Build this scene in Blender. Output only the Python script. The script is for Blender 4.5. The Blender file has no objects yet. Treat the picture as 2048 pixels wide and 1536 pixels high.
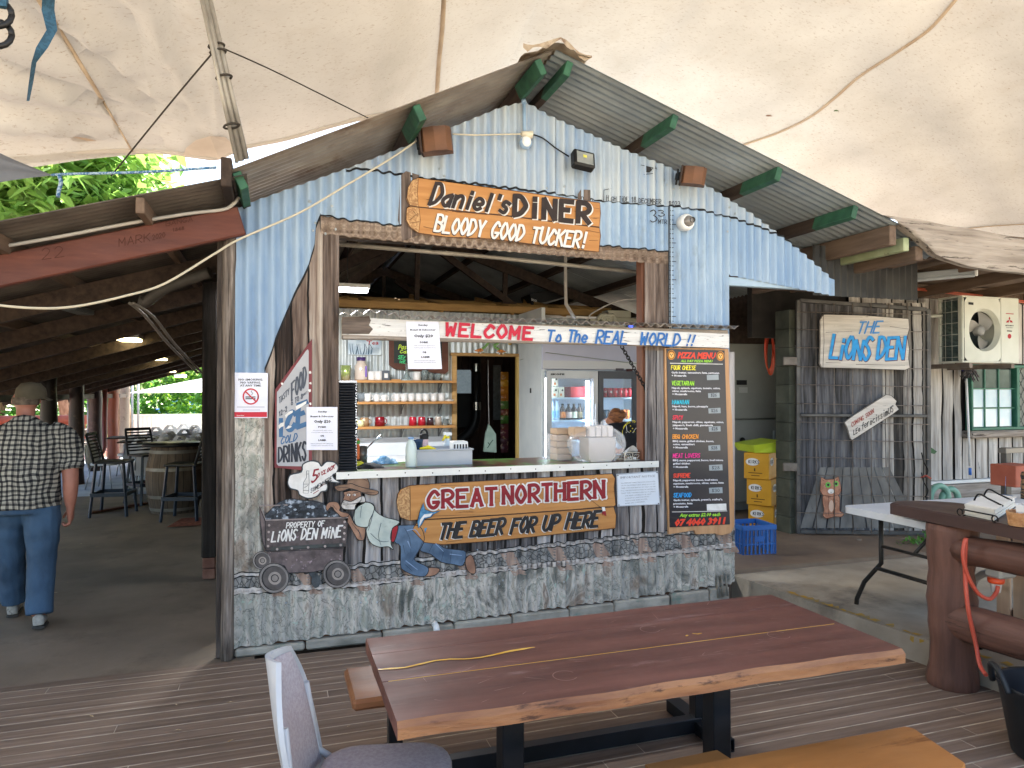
import bpy, math, random
from mathutils import Vector, Matrix, noise as mnoise
S = bpy.context.scene
COL = S.collection
random.seed(7)
rnd = random.uniform
# ---------------------------------------------------------------- camera
YAW, PITCH, ROLL, FOC = math.radians(18.46), math.radians(.6126), math.radians(-.0267), 1420.0
CAM = Vector((0, 0, 1.7))
FWD = Vector((math.sin(YAW)*math.cos(PITCH), math.cos(YAW)*math.cos(PITCH), math.sin(PITCH)))
RT0 = Vector((math.cos(YAW), -math.sin(YAW), 0))
UP0 = RT0.cross(FWD)
RT = RT0*math.cos(ROLL) + UP0*math.sin(ROLL)
UP = UP0*math.cos(ROLL) - RT0*math.sin(ROLL)
cam = bpy.data.objects.new('camera', bpy.data.cameras.new('camera'))
COL.objects.link(cam)
cam.matrix_world = Matrix(((RT.x, UP.x, -FWD.x, CAM.x), (RT.y, UP.y, -FWD.y, CAM.y), (RT.z, UP.z, -FWD.z, CAM.z), (0, 0, 0, 1)))
cam.data.sensor_width = 36
cam.data.lens = FOC/2048*36
cam.data.clip_start = .05
cam.data.clip_end = 600
S.camera = cam
S.render.resolution_x, S.render.resolution_y = 1024, 768
# ---------------------------------------------------------------- sky, sun, exposure
SUN_EL, SUN_AZ = math.radians(62), math.radians(25)      # azimuth: direction the light comes from, clockwise from +Y
W = bpy.data.worlds.new('World')
S.world = W
W.use_nodes = True
wn = W.node_tree.nodes
sky = wn.new('ShaderNodeTexSky')
sky.sky_type = 'NISHITA'
sky.sun_disc = False
sky.sun_elevation = SUN_EL
sky.sun_rotation = SUN_AZ
sky.dust_density = 2.5
sky.air_density = 1.2
wn['Background'].inputs[1].default_value = .1
W.node_tree.links.new(sky.outputs[0], wn['Background'].inputs[0])
sd = bpy.data.lights.new('sun', 'SUN')
sd.energy = 5.0
sd.angle = math.radians(.53)
sd.color = (1, .95, .87)
sun = bpy.data.objects.new('sun', sd)
COL.objects.link(sun)
sv = Vector((math.sin(SUN_AZ)*math.cos(SUN_EL), math.cos(SUN_AZ)*math.cos(SUN_EL), math.sin(SUN_EL)))
sun.rotation_euler = sv.to_track_quat('Z', 'Y').to_euler()
S.view_settings.view_transform = 'Standard'
S.view_settings.look = 'None'
S.view_settings.exposure = 2.7
S.view_settings.gamma = 1
S.cycles.max_bounces = 10
S.cycles.diffuse_bounces = 6
S.cycles.transparent_max_bounces = 12
S.cycles.transmission_bounces = 6
S.cycles.sample_clamp_indirect = 8
S.cycles.caustics_reflective = S.cycles.caustics_refractive = False
# ---------------------------------------------------------------- photo pixel -> point on a plane of the place
Y0 = 4.887                                   # plane of the diner's front wall
def plane(p, n):
    n = Vector(n).normalized()
    return (Vector(p), n)
WALL = plane((0, Y0, 0), (0, -1, 0))
def on(px, py, pl, off=0):
    d = RT*((px-1024)/FOC) - UP*((py-768)/FOC) + FWD
    p, n = pl
    t = (p+n*off-CAM).dot(n)/d.dot(n)
    return CAM+d*t
def at(px, py, Y=None, Z=None, X=None):
    d = RT*((px-1024)/FOC) - UP*((py-768)/FOC) + FWD
    t = Y/d.y if Y is not None else ((Z-1.7)/d.z if Z is not None else X/d.x)
    return CAM+d*t
def wx(px, py=768): return at(px, py, Y=Y0).x
# ---------------------------------------------------------------- materials
def lin(c):
    if isinstance(c, str):
        c = [int(c[i:i+2], 16)/255 for i in (0, 2, 4)]
        c = [x/12.92 if x <= .04045 else ((x+.055)/1.055)**2.4 for x in c]
    return (c[0], c[1], c[2], 1)
class NT:
    def __init__(s, name):
        s.m = bpy.data.materials.new(name)
        s.m.use_nodes = True
        s.t = s.m.node_tree
        s.b = s.t.nodes['Principled BSDF']
    def n(s, typ, **kw):
        x = s.t.nodes.new('ShaderNode'+typ)
        for k, v in kw.items():
            if isinstance(k, str) and hasattr(x, k): setattr(x, k, v)
            else: s.set(x, k, v)
        return x
    def set(s, x, k, v):
        i = x.inputs[int(k[1:])] if k[0] == 'i' and k[1:].isdigit() else x.inputs[k]
        if hasattr(v, 'is_output') or isinstance(v, bpy.types.NodeSocket): s.t.links.new(v, i)
        else: i.default_value = v
    def math(s, op, a, b=0., c=None):
        x = s.t.nodes.new('ShaderNodeMath'); x.operation = op
        s.set(x, 'i0', a); s.set(x, 'i1', b)
        if c is not None: s.set(x, 'i2', c)
        return x.outputs[0]
    def coord(s, kind='Object', st=(1, 1, 1)):
        c = s.n('TexCoord')
        m = s.n('Mapping'); m.inputs['Scale'].default_value = st
        s.t.links.new(c.outputs[kind], m.inputs['Vector'])
        return m.outputs[0]
    def noise(s, vec, sc, det=5, rough=.55, dist=0):
        x = s.n('TexNoise'); x.inputs['Scale'].default_value = sc; x.inputs['Detail'].default_value = det
        x.inputs['Roughness'].default_value = rough; x.inputs['Distortion'].default_value = dist
        s.t.links.new(vec, x.inputs['Vector'])
        return x.outputs[0]
    def ramp(s, fac, stops):
        x = s.n('ValToRGB'); e = x.color_ramp.elements
        while len(e) < len(stops): e.new(.5)
        for k, (p, c) in zip(e, stops): k.position = p; k.color = lin(c)
        s.t.links.new(fac, x.inputs[0])
        return x.outputs[0]
    def mix(s, fac, a, b, mode='MIX'):
        x = s.n('Mix', data_type='RGBA', blend_type=mode)
        s.set(x, 'i0', fac); s.set(x, 'i6', a); s.set(x, 'i7', b)
        return x.outputs[2]
    def bump(s, h, st=.3, d=.01):
        x = s.n('Bump'); x.inputs['Strength'].default_value = st; x.inputs['Distance'].default_value = d
        s.t.links.new(h, x.inputs['Height']); s.t.links.new(x.outputs[0], s.b.inputs['Normal'])
MATS = {}
def mat(name, a, b=None, sc=6, st=(1, 1, 1), rough=.7, bump=0., bsc=None, metal=0, spec=.35, rp=(.35, .65), det=5, var=0, c=None, coord='Object', emit=0, tl=0, tr=0, ior=1.45, dist=0, wear=None, wr=(.6, .66), wsc=9, alpha=1):
    if name in MATS: return MATS[name]
    t = NT(name); B = t.b
    B.inputs['Roughness'].default_value = rough
    B.inputs['Metallic'].default_value = metal
    B.inputs['Specular IOR Level'].default_value = spec
    vec = t.coord(coord, st)
    col = None
    if b is not None:
        n = t.noise(vec, sc, det, dist=dist)
        stops = [(rp[0], a), (rp[1], b)]
        if c is not None: stops.append((min(.95, rp[1]+.12), c))
        col = t.ramp(n, stops)
    if wear is not None:
        n3 = t.noise(vec, wsc, 8, .7)
        f = t.ramp(n3, [(wr[0], (0, 0, 0)), (wr[1], (1, 1, 1))])
        col = t.mix(f, col if col is not None else lin(a), lin(wear))
    if var:
        oi = t.n('ObjectInfo')
        v = t.math('MULTIPLY_ADD', oi.outputs['Random'], 2*var, 1-var)
        hs = t.n('HueSaturation'); t.set(hs, 'Value', v); t.set(hs, 'Color', col if col is not None else lin(a))
        col = hs.outputs[0]
    if col is None: B.inputs['Base Color'].default_value = lin(a)
    else: t.t.links.new(col, B.inputs['Base Color'])
    if bump:
        nb = t.noise(vec, bsc or sc*4, 6); t.bump(nb, bump)
        t.set(B, 'Roughness', t.math('MULTIPLY_ADD', t.noise(t.coord(coord), 3.5, 6, .65), .5, rough-.25))
    if emit:
        B.inputs['Emission Color'].default_value = lin(a); B.inputs['Emission Strength'].default_value = emit
    if tr:
        B.inputs['Transmission Weight'].default_value = tr; B.inputs['IOR'].default_value = ior
    if alpha < 1: B.inputs['Alpha'].default_value = alpha
    if tl:
        out = t.t.nodes['Material Output']
        x = t.n('BsdfTranslucent'); mx = t.n('MixShader'); mx.inputs[0].default_value = tl
        if col is None: x.inputs[0].default_value = lin(a)
        else: t.t.links.new(col, x.inputs[0])
        t.t.links.new(B.outputs[0], mx.inputs[1]); t.t.links.new(x.outputs[0], mx.inputs[2]); t.t.links.new(mx.outputs[0], out.inputs[0])
    MATS[name] = t.m
    return t.m
def planks(name, cols, w, axis=0, grain=2, gap='1a1614', gw=.05, rough=.75, sq=None, tone=.35, off=0):
    """painted or sawn boards side by side along one axis, each with its own tone, streaky grain and a dark joint"""
    t = NT(name); t.b.inputs['Roughness'].default_value = rough; t.b.inputs['Specular IOR Level'].default_value = .25
    c = t.coord()
    sep = t.n('SeparateXYZ'); t.t.links.new(c, sep.inputs[0])
    u = t.math('DIVIDE', t.math('ADD', sep.outputs[axis], off), w)
    wob = t.noise(c, 2.2, 3)
    u = t.math('MULTIPLY_ADD', wob, .5, u)
    fl = t.math('FLOOR', u)
    wn_ = t.n('TexWhiteNoise', noise_dimensions='1D'); t.set(wn_, 'W', fl)
    st = [34, 34, 34]; st[grain] = 2.0
    g = t.noise(t.coord('Object', st), 1.0, 7, .62, .6)
    g2 = t.noise(t.coord('Object', [x*.33 for x in st]), 1.0, 4, .6, 1.2)
    f = t.math('ADD', t.math('MULTIPLY', g, .6), t.math('MULTIPLY', g2, .45))
    f = t.math('ADD', f, t.math('MULTIPLY', t.math('SUBTRACT', wn_.outputs[0], .5), tone))
    k = len(cols)
    col = t.ramp(f, [(.36+.33*i/(k-1), cc) for i, cc in enumerate(cols)])
    fr = t.math('PINGPONG', t.math('SUBTRACT', u, fl), .5)
    m = t.math('LESS_THAN', fr, gw)
    col = t.mix(m, col, lin(gap))
    t.t.links.new(col, t.b.inputs['Base Color'])
    t.bump(g, .25, .006)
    MATS[name] = t.m
    return t.m
# ---------------------------------------------------------------- mesh builder
class MB:
    def __init__(s): s.v = []; s.f = []; s.sm = []
    def add(s, vs, fs, sm=False):
        n = len(s.v)
        s.v += [tuple(v) for v in vs]
        s.f += [tuple(i+n for i in f) for f in fs]
        s.sm += [sm]*len(fs)
        return s
    def box(s, x0, x1, y0, y1, z0, z1, bev=0, M=None):
        if x0 > x1: x0, x1 = x1, x0
        if y0 > y1: y0, y1 = y1, y0
        if z0 > z1: z0, z1 = z1, z0
        bev = min(bev, (x1-x0)*.3, (y1-y0)*.3, (z1-z0)*.3)
        if bev <= 0:
            vs = [Vector((x, y, z)) for x in (x0, x1) for y in (y0, y1) for z in (z0, z1)]
            fs = [(0, 1, 3, 2), (4, 6, 7, 5), (0, 4, 5, 1), (2, 3, 7, 6), (0, 2, 6, 4), (1, 5, 7, 3)]
        else:
            vs = []; idx = {}
            L = ((x0, x1), (y0, y1), (z0, z1))
            for i in (0, 1):
                for j in (0, 1):
                    for k in (0, 1):
                        for a in range(3):
                            c = [L[0][i], L[1][j], L[2][k]]
                            for b, q in enumerate((i, j, k)):
                                if b != a: c[b] += bev if q == 0 else -bev
                            idx[(i, j, k, a)] = len(vs); vs.append(Vector(c))
            fs = []
            for a in range(3):
                o = [b for b in range(3) if b != a]
                for q in (0, 1):
                    r = []
                    for (m, n) in ((0, 0), (1, 0), (1, 1), (0, 1)):
                        t = [0, 0, 0]; t[a] = q; t[o[0]] = m; t[o[1]] = n
                        r.append(idx[(t[0], t[1], t[2], a)])
                    fs.append(tuple(r))
            for a in range(3):
                o = [b for b in range(3) if b != a]
                for m in (0, 1):
                    for n in (0, 1):
                        t0 = [0, 0, 0]; t0[o[0]] = m; t0[o[1]] = n
                        t1 = list(t0); t1[a] = 1
                        fs.append((idx[(*t0, o[0])], idx[(*t0, o[1])], idx[(*t1, o[1])], idx[(*t1, o[0])]))
            for i in (0, 1):
                for j in (0, 1):
                    for k in (0, 1): fs.append(tuple(idx[(i, j, k, a)] for a in range(3)))
        if M is not None: vs = [M @ v for v in vs]
        return s.add(vs, fs)
    def bar(s, a, b, w, h, bev=0, up=(0, 0, 1)):
        """rectangular bar from a to b: w across, h along up"""
        a = Vector(a); b = Vector(b); d = b-a; L = d.length; d.normalize()
        u = Vector(up); x = d.cross(u)
        if x.length < 1e-4: u = Vector((0, 1, 0)); x = d.cross(u)
        x.normalize(); z = x.cross(d)
        M = Matrix(((x.x, d.x, z.x, a.x), (x.y, d.y, z.y, a.y), (x.z, d.z, z.z, a.z), (0, 0, 0, 1)))
        return s.box(-w/2, w/2, 0, L, -h/2, h/2, bev, M)
    def tube(s, pts, r, n=8, caps=True, sm=True, flat=1.0, up=None):
        pts = [Vector(p) for p in pts]
        k = len(pts)
        rs = r if isinstance(r, (list, tuple)) else [r]*k
        vs = []; fs = []; prev = None
        for i in range(k):
            d = (pts[min(k-1, i+1)]-pts[max(0, i-1)])
            d = d.normalized() if d.length > 1e-9 else Vector((0, 0, 1))
            if prev is None:
                q = Vector(up) if up else (Vector((0, 0, 1)) if abs(d.z) < .9 else Vector((1, 0, 0)))
            else: q = prev
            x = (q-d*q.dot(d)); x.normalize(); prev = x; y = d.cross(x)
            rr = rs[i]; ra, rb = (rr if isinstance(rr, (list, tuple)) else (rr*flat, rr))
            for j in range(n):
                t = 2*math.pi*j/n
                vs.append(pts[i]+x*(ra*math.cos(t))+y*(rb*math.sin(t)))
        for i in range(k-1):
            for j in range(n):
                fs.append((i*n+j, i*n+(j+1) % n, (i+1)*n+(j+1) % n, (i+1)*n+j))
        s.add(vs, fs, sm)
        if caps:
            m = len(s.v)-len(vs)
            s.f += [tuple(m+j for j in reversed(range(n))), tuple(m+(k-1)*n+j for j in range(n))]
            s.sm += [False, False]
        return s
    def lathe(s, prof, c=(0, 0, 0), n=16, M=None, sm=True, a0=0, a1=2*math.pi):
        c = Vector(c); vs = []; fs = []; full = abs(a1-a0-2*math.pi) < 1e-6
        m = n if full else n+1
        for (r, z) in prof:
            for j in range(m):
                t = a0+(a1-a0)*j/n
                vs.append(Vector((r*math.cos(t), r*math.sin(t), z)))
        for i in range(len(prof)-1):
            for j in range(n if full else n):
                j2 = (j+1) % m
                fs.append((i*m+j, i*m+j2, (i+1)*m+j2, (i+1)*m+j))
        if M is not None: vs = [M @ v for v in vs]
        return s.add([v+c for v in vs], fs, sm)
    def sphere(s, c, r, n=10, m=6, M=None):
        rx, ry, rz = r if isinstance(r, (tuple, list)) else (r, r, r)
        prof = [(math.sin(math.pi*i/m), -math.cos(math.pi*i/m)) for i in range(m+1)]
        prof[0] = (1e-4, -1); prof[-1] = (1e-4, 1)
        D = Matrix.Diagonal((rx, ry, rz, 1))
        return s.lathe(prof, c, n, (M @ D) if M is not None else D)
    def prism(s, poly, n, t):
        """polygon (3-D points) given depth t against direction n: front face where given, back face t behind"""
        n = Vector(n).normalized(); poly = [Vector(p) for p in poly]; k = len(poly)
        vs = poly+[p-n*t for p in poly]
        fs = [tuple(range(k)), tuple(reversed(range(k, 2*k)))]
        fs += [(i, (i+1) % k, k+(i+1) % k, k+i) for i in range(k)]
        return s.add(vs, fs)
    def ngon(s, poly): return s.add(poly, [tuple(range(len(poly)))])
    def grid(s, fn, nu, nv, sm=True):
        vs = [fn(i/nu, j/nv) for j in range(nv+1) for i in range(nu+1)]
        fs = [(j*(nu+1)+i, j*(nu+1)+i+1, (j+1)*(nu+1)+i+1, (j+1)*(nu+1)+i) for j in range(nv) for i in range(nu)]
        return s.add(vs, fs, sm)
    def bounds(s):
        xs, ys, zs = zip(*s.v)
        return Vector(((min(xs)+max(xs))/2, (min(ys)+max(ys))/2, min(zs)))
LOC = {}
def mesh_of(mb, name, m, o=Vector((0, 0, 0))):
    me = bpy.data.meshes.new(name)
    me.from_pydata([(v[0]-o.x, v[1]-o.y, v[2]-o.z) for v in mb.v], [], mb.f)
    me.polygons.foreach_set('use_smooth', mb.sm)
    if m: me.materials.append(m)
    me.update()
    return me
def tag(o, label, cat, group=None, kind=None):
    if label: o['label'] = label
    if cat: o['category'] = cat
    if group: o['group'] = group
    if kind: o['kind'] = kind
    return o
def thing(name, label, cat, loc=(0, 0, 0), group=None):
    o = bpy.data.objects.new(name, None); COL.objects.link(o)
    o.empty_display_size = .1
    o.location = loc; LOC[o.name] = Vector(loc)
    return tag(o, label, cat, group)
def part(name, mb, m, parent, label=None, kind=None):
    L = LOC[parent.name]
    o = bpy.data.objects.new(name, mesh_of(mb, name, m, L)); COL.objects.link(o)
    o.parent = parent; LOC[o.name] = L
    if label: o['label'] = label
    if kind: o['kind'] = kind
    return o
def solo(name, mb, m, label, cat, group=None):
    L = mb.bounds()
    o = bpy.data.objects.new(name, mesh_of(mb, name, m, L)); COL.objects.link(o)
    o.location = L; LOC[o.name] = L
    return tag(o, label, cat, group)
def struct(name, mb, m, parent=None, kind='structure'):
    if parent: return part(name, mb, m, parent)
    o = bpy.data.objects.new(name, mesh_of(mb, name, m)); COL.objects.link(o)
    LOC[o.name] = Vector((0, 0, 0)); o['kind'] = kind
    return o
def dup(root, loc, rz=0, label=None, scale=None, sub=None):
    r = root.copy(); COL.objects.link(r); r.location = loc; r.rotation_euler = (0, 0, rz)
    LOC[r.name] = Vector(loc)
    if scale: r.scale = (scale,)*3 if not isinstance(scale, tuple) else scale
    if label: r['label'] = label
    for ch in list(root.children):
        c = ch.copy(); COL.objects.link(c); c.parent = r; LOC[c.name] = Vector(loc)
        if sub and ch.name.split('.')[0] in sub:
            c.data = c.data.copy(); c.data.materials.clear(); c.data.materials.append(sub[ch.name.split('.')[0]])
        for g in list(ch.children):
            d = g.copy(); COL.objects.link(d); d.parent = c
    return r
def cat_rom(p, k=5, closed=False):
    n = len(p); out = []
    rng = range(n) if closed else range(n-1)
    for i in rng:
        a, b, c, d = (p[(i+o) % n] if closed else p[max(0, min(n-1, i+o))] for o in (-1, 0, 1, 2))
        for j in range(k):
            t = j/k
            out.append(tuple(.5*(2*b[q]+(c[q]-a[q])*t+(2*a[q]-5*b[q]+4*c[q]-d[q])*t*t+(3*b[q]-a[q]-3*c[q]+d[q])*t**3) for q in range(len(b))))
    if not closed: out.append(tuple(p[-1]))
    return out
def remesh(mb, vox, smooth=2, name='tmp'):
    """fuse overlapping volumes into one continuous skin"""
    me = mesh_of(mb, name, None)
    o = bpy.data.objects.new(name, me); COL.objects.link(o)
    r = o.modifiers.new('r', 'REMESH'); r.mode = 'VOXEL'; r.voxel_size = vox; r.use_smooth_shade = True
    if smooth:
        q = o.modifiers.new('s', 'SMOOTH'); q.iterations = smooth; q.factor = .5
    dg = bpy.context.evaluated_depsgraph_get()
    ev = o.evaluated_get(dg)
    m2 = ev.to_mesh()
    R = MB()
    R.add([v.co.copy() for v in m2.vertices], [tuple(p.vertices) for p in m2.polygons], True)
    ev.to_mesh_clear()
    bpy.data.objects.remove(o); bpy.data.meshes.remove(me)
    return R
# ---------------------------------------------------------------- lettering
GL = {
'A': '00 39 60;13 53', 'B': '00 09;~09 49 67 55 25;~25 54 63 61 40 00', 'C': '~67 58 39 27 04 11 30 51 62', 'D': '00 09;~09 39 57 65 53 31 00', 'E': '09 00;09 69;05 45;00 60',
'F': '09 00;09 69;05 45', 'G': '~67 49 28 05 03 11 30 51 63;63 33', 'H': '09 00;69 60;05 65', 'I': '19 10', 'J': '59 53;~53 31 20 02', 'K': '09 00;69 04;25 60', 'L': '09 00;00 60',
'M': '00 09;09 33;33 69;69 60', 'N': '00 09;09 60;60 69', 'O': '@39 17 04 12 30 52 64 57', 'P': '00 09;~09 49 67 55 24 04', 'Q': '@39 17 04 12 30 52 64 57;33 60', 'R': '00 09;~09 49 67 55 24 04;24 60',
'S': '~68 39 17 16 35 53 52 30 02', 'T': '09 69;39 30', 'U': '~09 03 11 30 51 63 69', 'V': '09 30;30 69', 'W': '09 10;10 36;36 50;50 69', 'X': '09 60;69 00', 'Y': '09 34;69 34;34 30', 'Z': '09 69;69 00;00 60',
'0': '@39 17 04 12 30 52 64 57', '1': '17 39;39 30', '2': '~07 29 48 56 33 00;00 60', '3': '~08 39 57 35;~35 63 51 20 01', '4': '49 03;03 63;49 40', '5': '59 09;09 05;~05 45 63 41 10 01', '6': '~59 26 03 11 40 62 54 25 03', '7': '09 69;69 20', '8': '@39 17 35 62 30 02 35 57', '9': '~65 34 06 28 49 67 64 40',
'!': '39 33;31 30', "'": '39 37', '.': '21 20', ',': '31 20', '-': '14 54', '$': '~68 39 17 16 35 53 52 30 02;39 30', '+': '14 54;36 32', '/': '00 69', '&': '~60 17 29 38 04 11 30 53',
'a': '~56 25 03 11 30 53;56 50', 'n': '06 00;~04 26 46 54 50', 'i': '36 30;38 39', 'e': '~03 53 55 26 03 11 30 51', 'l': '39 30', 's': '~55 26 14 33 42 30 01', 'h': '09 00;~04 26 46 54 50', 'o': '@36 13 11 30 51 53', 't': '39 31;~31 30 40;16 56', 'r': '06 00;~03 26 46', 'c': '~55 36 04 02 30 51', 'm': '06 00;~04 16 34 30;~34 46 64 60', 'd': '~56 25 03 11 30 53;59 50', 'p': '06 00;~06 46 53 41 01', 'f': '~59 38 20;06 56', 'u': '~06 02 20 41 56;56 50', 'y': '06 33;66 10', 'x': '06 50;56 00'}
GW = {'I': 2, '1': 5, '!': 4, "'": 3, '.': 3, ',': 3, 'i': 3.2, 'l': 3.2, ' ': 4, 'M': 6.5, 'W': 6.5, 't': 5, 'r': 5, 'f': 5}
def glyph(ch):
    out = []
    for s in GL.get(ch, '').split(';'):
        if not s: continue
        cv = s[0] if s[0] in '~@' else ''
        p = [(float(q[0]), float(q[1])) for q in s.lstrip('~@').split()]
        if ch in 'I1': p = [(x-(1 if ch == 'I' else 0), y) for x, y in p]
        if ch in "!',.": p = [(x-1, y) for x, y in p]
        if ch in 'il' : p = [(x-1.5, y) for x, y in p]
        if cv == '~': p = cat_rom(p, 4)
        if cv == '@': p = cat_rom(p, 4, True); p.append(p[0])
        if not cv:
            out += [[p[i], p[i+1]] for i in range(len(p)-1)]
        else: out.append(p)
    return out
def ribbon(mb, pts, w, put, taper=0, ext=.35, lift=None):
    """flat brush stroke along 2-D points"""
    pts = [Vector(p) for p in pts]
    if (pts[0]-pts[-1]).length < 1e-6: ext = 0
    d0 = (pts[0]-pts[1]).normalized(); d1 = (pts[-1]-pts[-2]).normalized()
    pts[0] = pts[0]+d0*w*ext; pts[-1] = pts[-1]+d1*w*ext
    k = len(pts); L = []; R = []
    for i in range(k):
        d = (pts[min(k-1, i+1)]-pts[max(0, i-1)]).normalized()
        nrm = Vector((-d.y, d.x))
        ww = w/2*(1-taper*i/(k-1))
        L.append(pts[i]+nrm*ww); R.append(pts[i]-nrm*ww)
    vs = [put(p) for p in L]+[put(p) for p in R]
    if lift: vs = [v+lift*(i % k) for i, v in enumerate(vs)]
    mb.add(vs, [(i, i+1, k+i+1, k+i) for i in range(k-1)])
def brush(mb, text, p0, p1, h, w, pl=WALL, off=.03, slant=.0, taper=.12, jit=0., serif=0, gap=2.2, dx=0, dy=0, hs=None, step=.00012, wsc=1.0):
    """hand-painted lettering: baseline from photo pixel p0 to p1, cap height h and stroke width w in photo pixels"""
    rr = random.Random(len(text)*7+int(p0[0]))
    tot = sum(GW.get(c, 6)+gap for c in text)-gap
    p0 = Vector(p0); p1 = Vector(p1); ax = p1-p0
    x = 0; n = 0
    for ci, ch in enumerate(text):
        hh = h*(hs[ci] if hs else 1)*(1+rr.uniform(-jit, jit))
        by = rr.uniform(-jit, jit)*h*.6
        for st in glyph(ch):
            q = []
            for (gx, gy) in st:
                u = (x+gx)/tot
                b = p0+ax*u
                v = gy/9*hh
                q.append(Vector((b.x+v*slant+dx, b.y-v+dy+by)))
            n += 1
            o = off+n*step
            put = lambda p, o=o: on(p.x, p.y, pl, o)
            ribbon(mb, q, w*wsc, put, taper, lift=pl[1]*1.2e-5)
            if serif and len(st) == 2:
                for e in (0, -1):
                    c = q[e]; d = (q[1]-q[0]).normalized(); nn = Vector((1, (p1-p0).y/max(1, (p1-p0).x)))
                    if abs(d.y) > .6:
                        n += 1
                        put2 = lambda p, o=off+n*step: on(p.x, p.y, pl, o)
                        ribbon(mb, [c-nn*w*serif, c+nn*w*serif], w*.5, put2, 0, 0)
        x += GW.get(ch, 6)+gap
    return mb
def typed(mb, text, p0, p1, h, pl=WALL, off=.03, bold=0., slant=0., fit=True):
    """set type: baseline from p0 to p1, cap height h, photo pixels"""
    cu = bpy.data.curves.new('type', 'FONT')
    cu.body = text; cu.offset = bold; cu.resolution_u = 1; cu.size = 1
    o = bpy.data.objects.new('type', cu); COL.objects.link(o)
    dg = bpy.context.evaluated_depsgraph_get()
    ev = o.evaluated_get(dg); me = ev.to_mesh()
    vs = [v.co.copy() for v in me.vertices]; fs = [tuple(p.vertices) for p in me.polygons]
    ev.to_mesh_clear()
    bpy.data.objects.remove(o); bpy.data.curves.remove(cu)
    if not vs: return mb
    x0 = min(v.x for v in vs); x1 = max(v.x for v in vs)
    p0 = Vector(p0); p1 = Vector(p1); ax = p1-p0
    if not fit: ax = ax.normalized()*(h/.73*(x1-x0))
    out = []
    for v in vs:
        u = (v.x-x0)/max(1e-6, x1-x0); k = v.y/.73*h
        q = p0+ax*u
        out.append(on(q.x+k*slant, q.y-k, pl, off))
    return mb.add(out, fs)
def pxpoly(pts, pl=WALL, off=0, smooth=0):
    if smooth: pts = cat_rom(pts, smooth, True)
    return [on(x, y, pl, off) for x, y in pts]
def board(mb, pts, pl=WALL, off=0, t=.012, smooth=0):
    """cut-out board: outline in photo pixels on a plane, its face at off, t thick"""
    return mb.prism(pxpoly(pts, pl, off, smooth), pl[1], t)
def paint(mb, pts, pl=WALL, off=0, smooth=0):
    return mb.ngon(pxpoly(pts, pl, off, smooth))
def line(mb, pts, w, pl=WALL, off=0, taper=0, smooth=0):
    if smooth: pts = cat_rom(pts, smooth)
    ribbon(mb, pts, w, lambda p: on(p.x, p.y, pl, off), taper, .2)
    return mb
# ================================================================ materials of the setting
m_deck = mat('deck_wood', '5c4a3d', '8d796a', 1.0, (1.2, 30, 30), .62, .25, 1.5, rp=(.2, .82), var=.13, wear='a2968b', wr=(.66, .74), wsc=.5)
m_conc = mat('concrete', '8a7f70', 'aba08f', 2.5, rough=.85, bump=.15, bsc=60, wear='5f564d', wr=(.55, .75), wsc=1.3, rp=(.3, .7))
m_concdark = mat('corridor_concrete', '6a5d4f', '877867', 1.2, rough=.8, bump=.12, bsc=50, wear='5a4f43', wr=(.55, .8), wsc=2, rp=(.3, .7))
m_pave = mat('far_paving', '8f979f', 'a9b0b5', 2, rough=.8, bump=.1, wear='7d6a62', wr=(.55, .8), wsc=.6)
m_redpave = mat('red_paving', '9b6a62', 'b58a80', 2, rough=.9)
m_soil = mat('soil', 'a89c86', 'bdb19c', 3, rough=.95, bump=.3)
m_yel = mat('yellow_line', 'b08a2e', '8d7c55', 14, rough=.8, rp=(.45, .6))
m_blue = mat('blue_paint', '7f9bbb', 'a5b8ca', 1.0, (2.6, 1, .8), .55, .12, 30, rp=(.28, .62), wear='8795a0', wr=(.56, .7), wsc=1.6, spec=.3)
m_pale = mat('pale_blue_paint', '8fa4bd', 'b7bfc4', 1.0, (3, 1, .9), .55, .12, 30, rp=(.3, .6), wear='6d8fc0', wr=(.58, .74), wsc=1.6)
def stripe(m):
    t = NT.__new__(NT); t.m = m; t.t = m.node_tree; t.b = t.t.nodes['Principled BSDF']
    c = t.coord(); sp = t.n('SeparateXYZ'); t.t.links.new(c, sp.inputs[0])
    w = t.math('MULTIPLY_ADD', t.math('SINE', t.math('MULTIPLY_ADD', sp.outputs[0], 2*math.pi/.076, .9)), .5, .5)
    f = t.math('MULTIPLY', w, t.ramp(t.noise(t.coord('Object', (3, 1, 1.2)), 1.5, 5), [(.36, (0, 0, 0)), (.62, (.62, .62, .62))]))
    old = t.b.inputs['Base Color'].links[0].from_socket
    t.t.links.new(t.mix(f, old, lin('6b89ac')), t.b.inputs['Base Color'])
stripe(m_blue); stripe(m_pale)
m_wood = planks('mural_planks', ['2e2521', '6b5a51', '8c7b70', 'b5a89c'], .105, gw=.06, tone=.3)
m_woodg = planks('mural_grey_planks', ['2a2727', '5f5a5a', '86807e', 'b3adaa'], .125, gw=.07, tone=.32)
m_header = planks('mural_header', ['32271f', '6f5d50', '8f7d6e', 'b9a999'], .3, axis=2, grain=0, gw=0, tone=.1)
m_post = planks('mural_post', ['2b2420', '5e5048', '7e6f66', 'a0938a'], .4, gw=0, tone=.1)
m_black = mat('black_paint', '151517', rough=.6)
m_gi = mat('galvanised', '8f979b', 'b4babd', 3, rough=.42, metal=.35, var=.06, bump=.05)
m_rust = mat('old_roof_iron', '8a8077', 'aba195', 3, (1, 1, 1), .42, .1, metal=.4, wear='6b4f3c', wr=(.55, .72), wsc=2, var=.08)
m_roofr = mat('roof_iron', '8a9296', 'a7aeb0', 2, rough=.5, metal=.2, var=.05, wear='7d827f', wr=(.6, .75), wsc=3)
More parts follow.
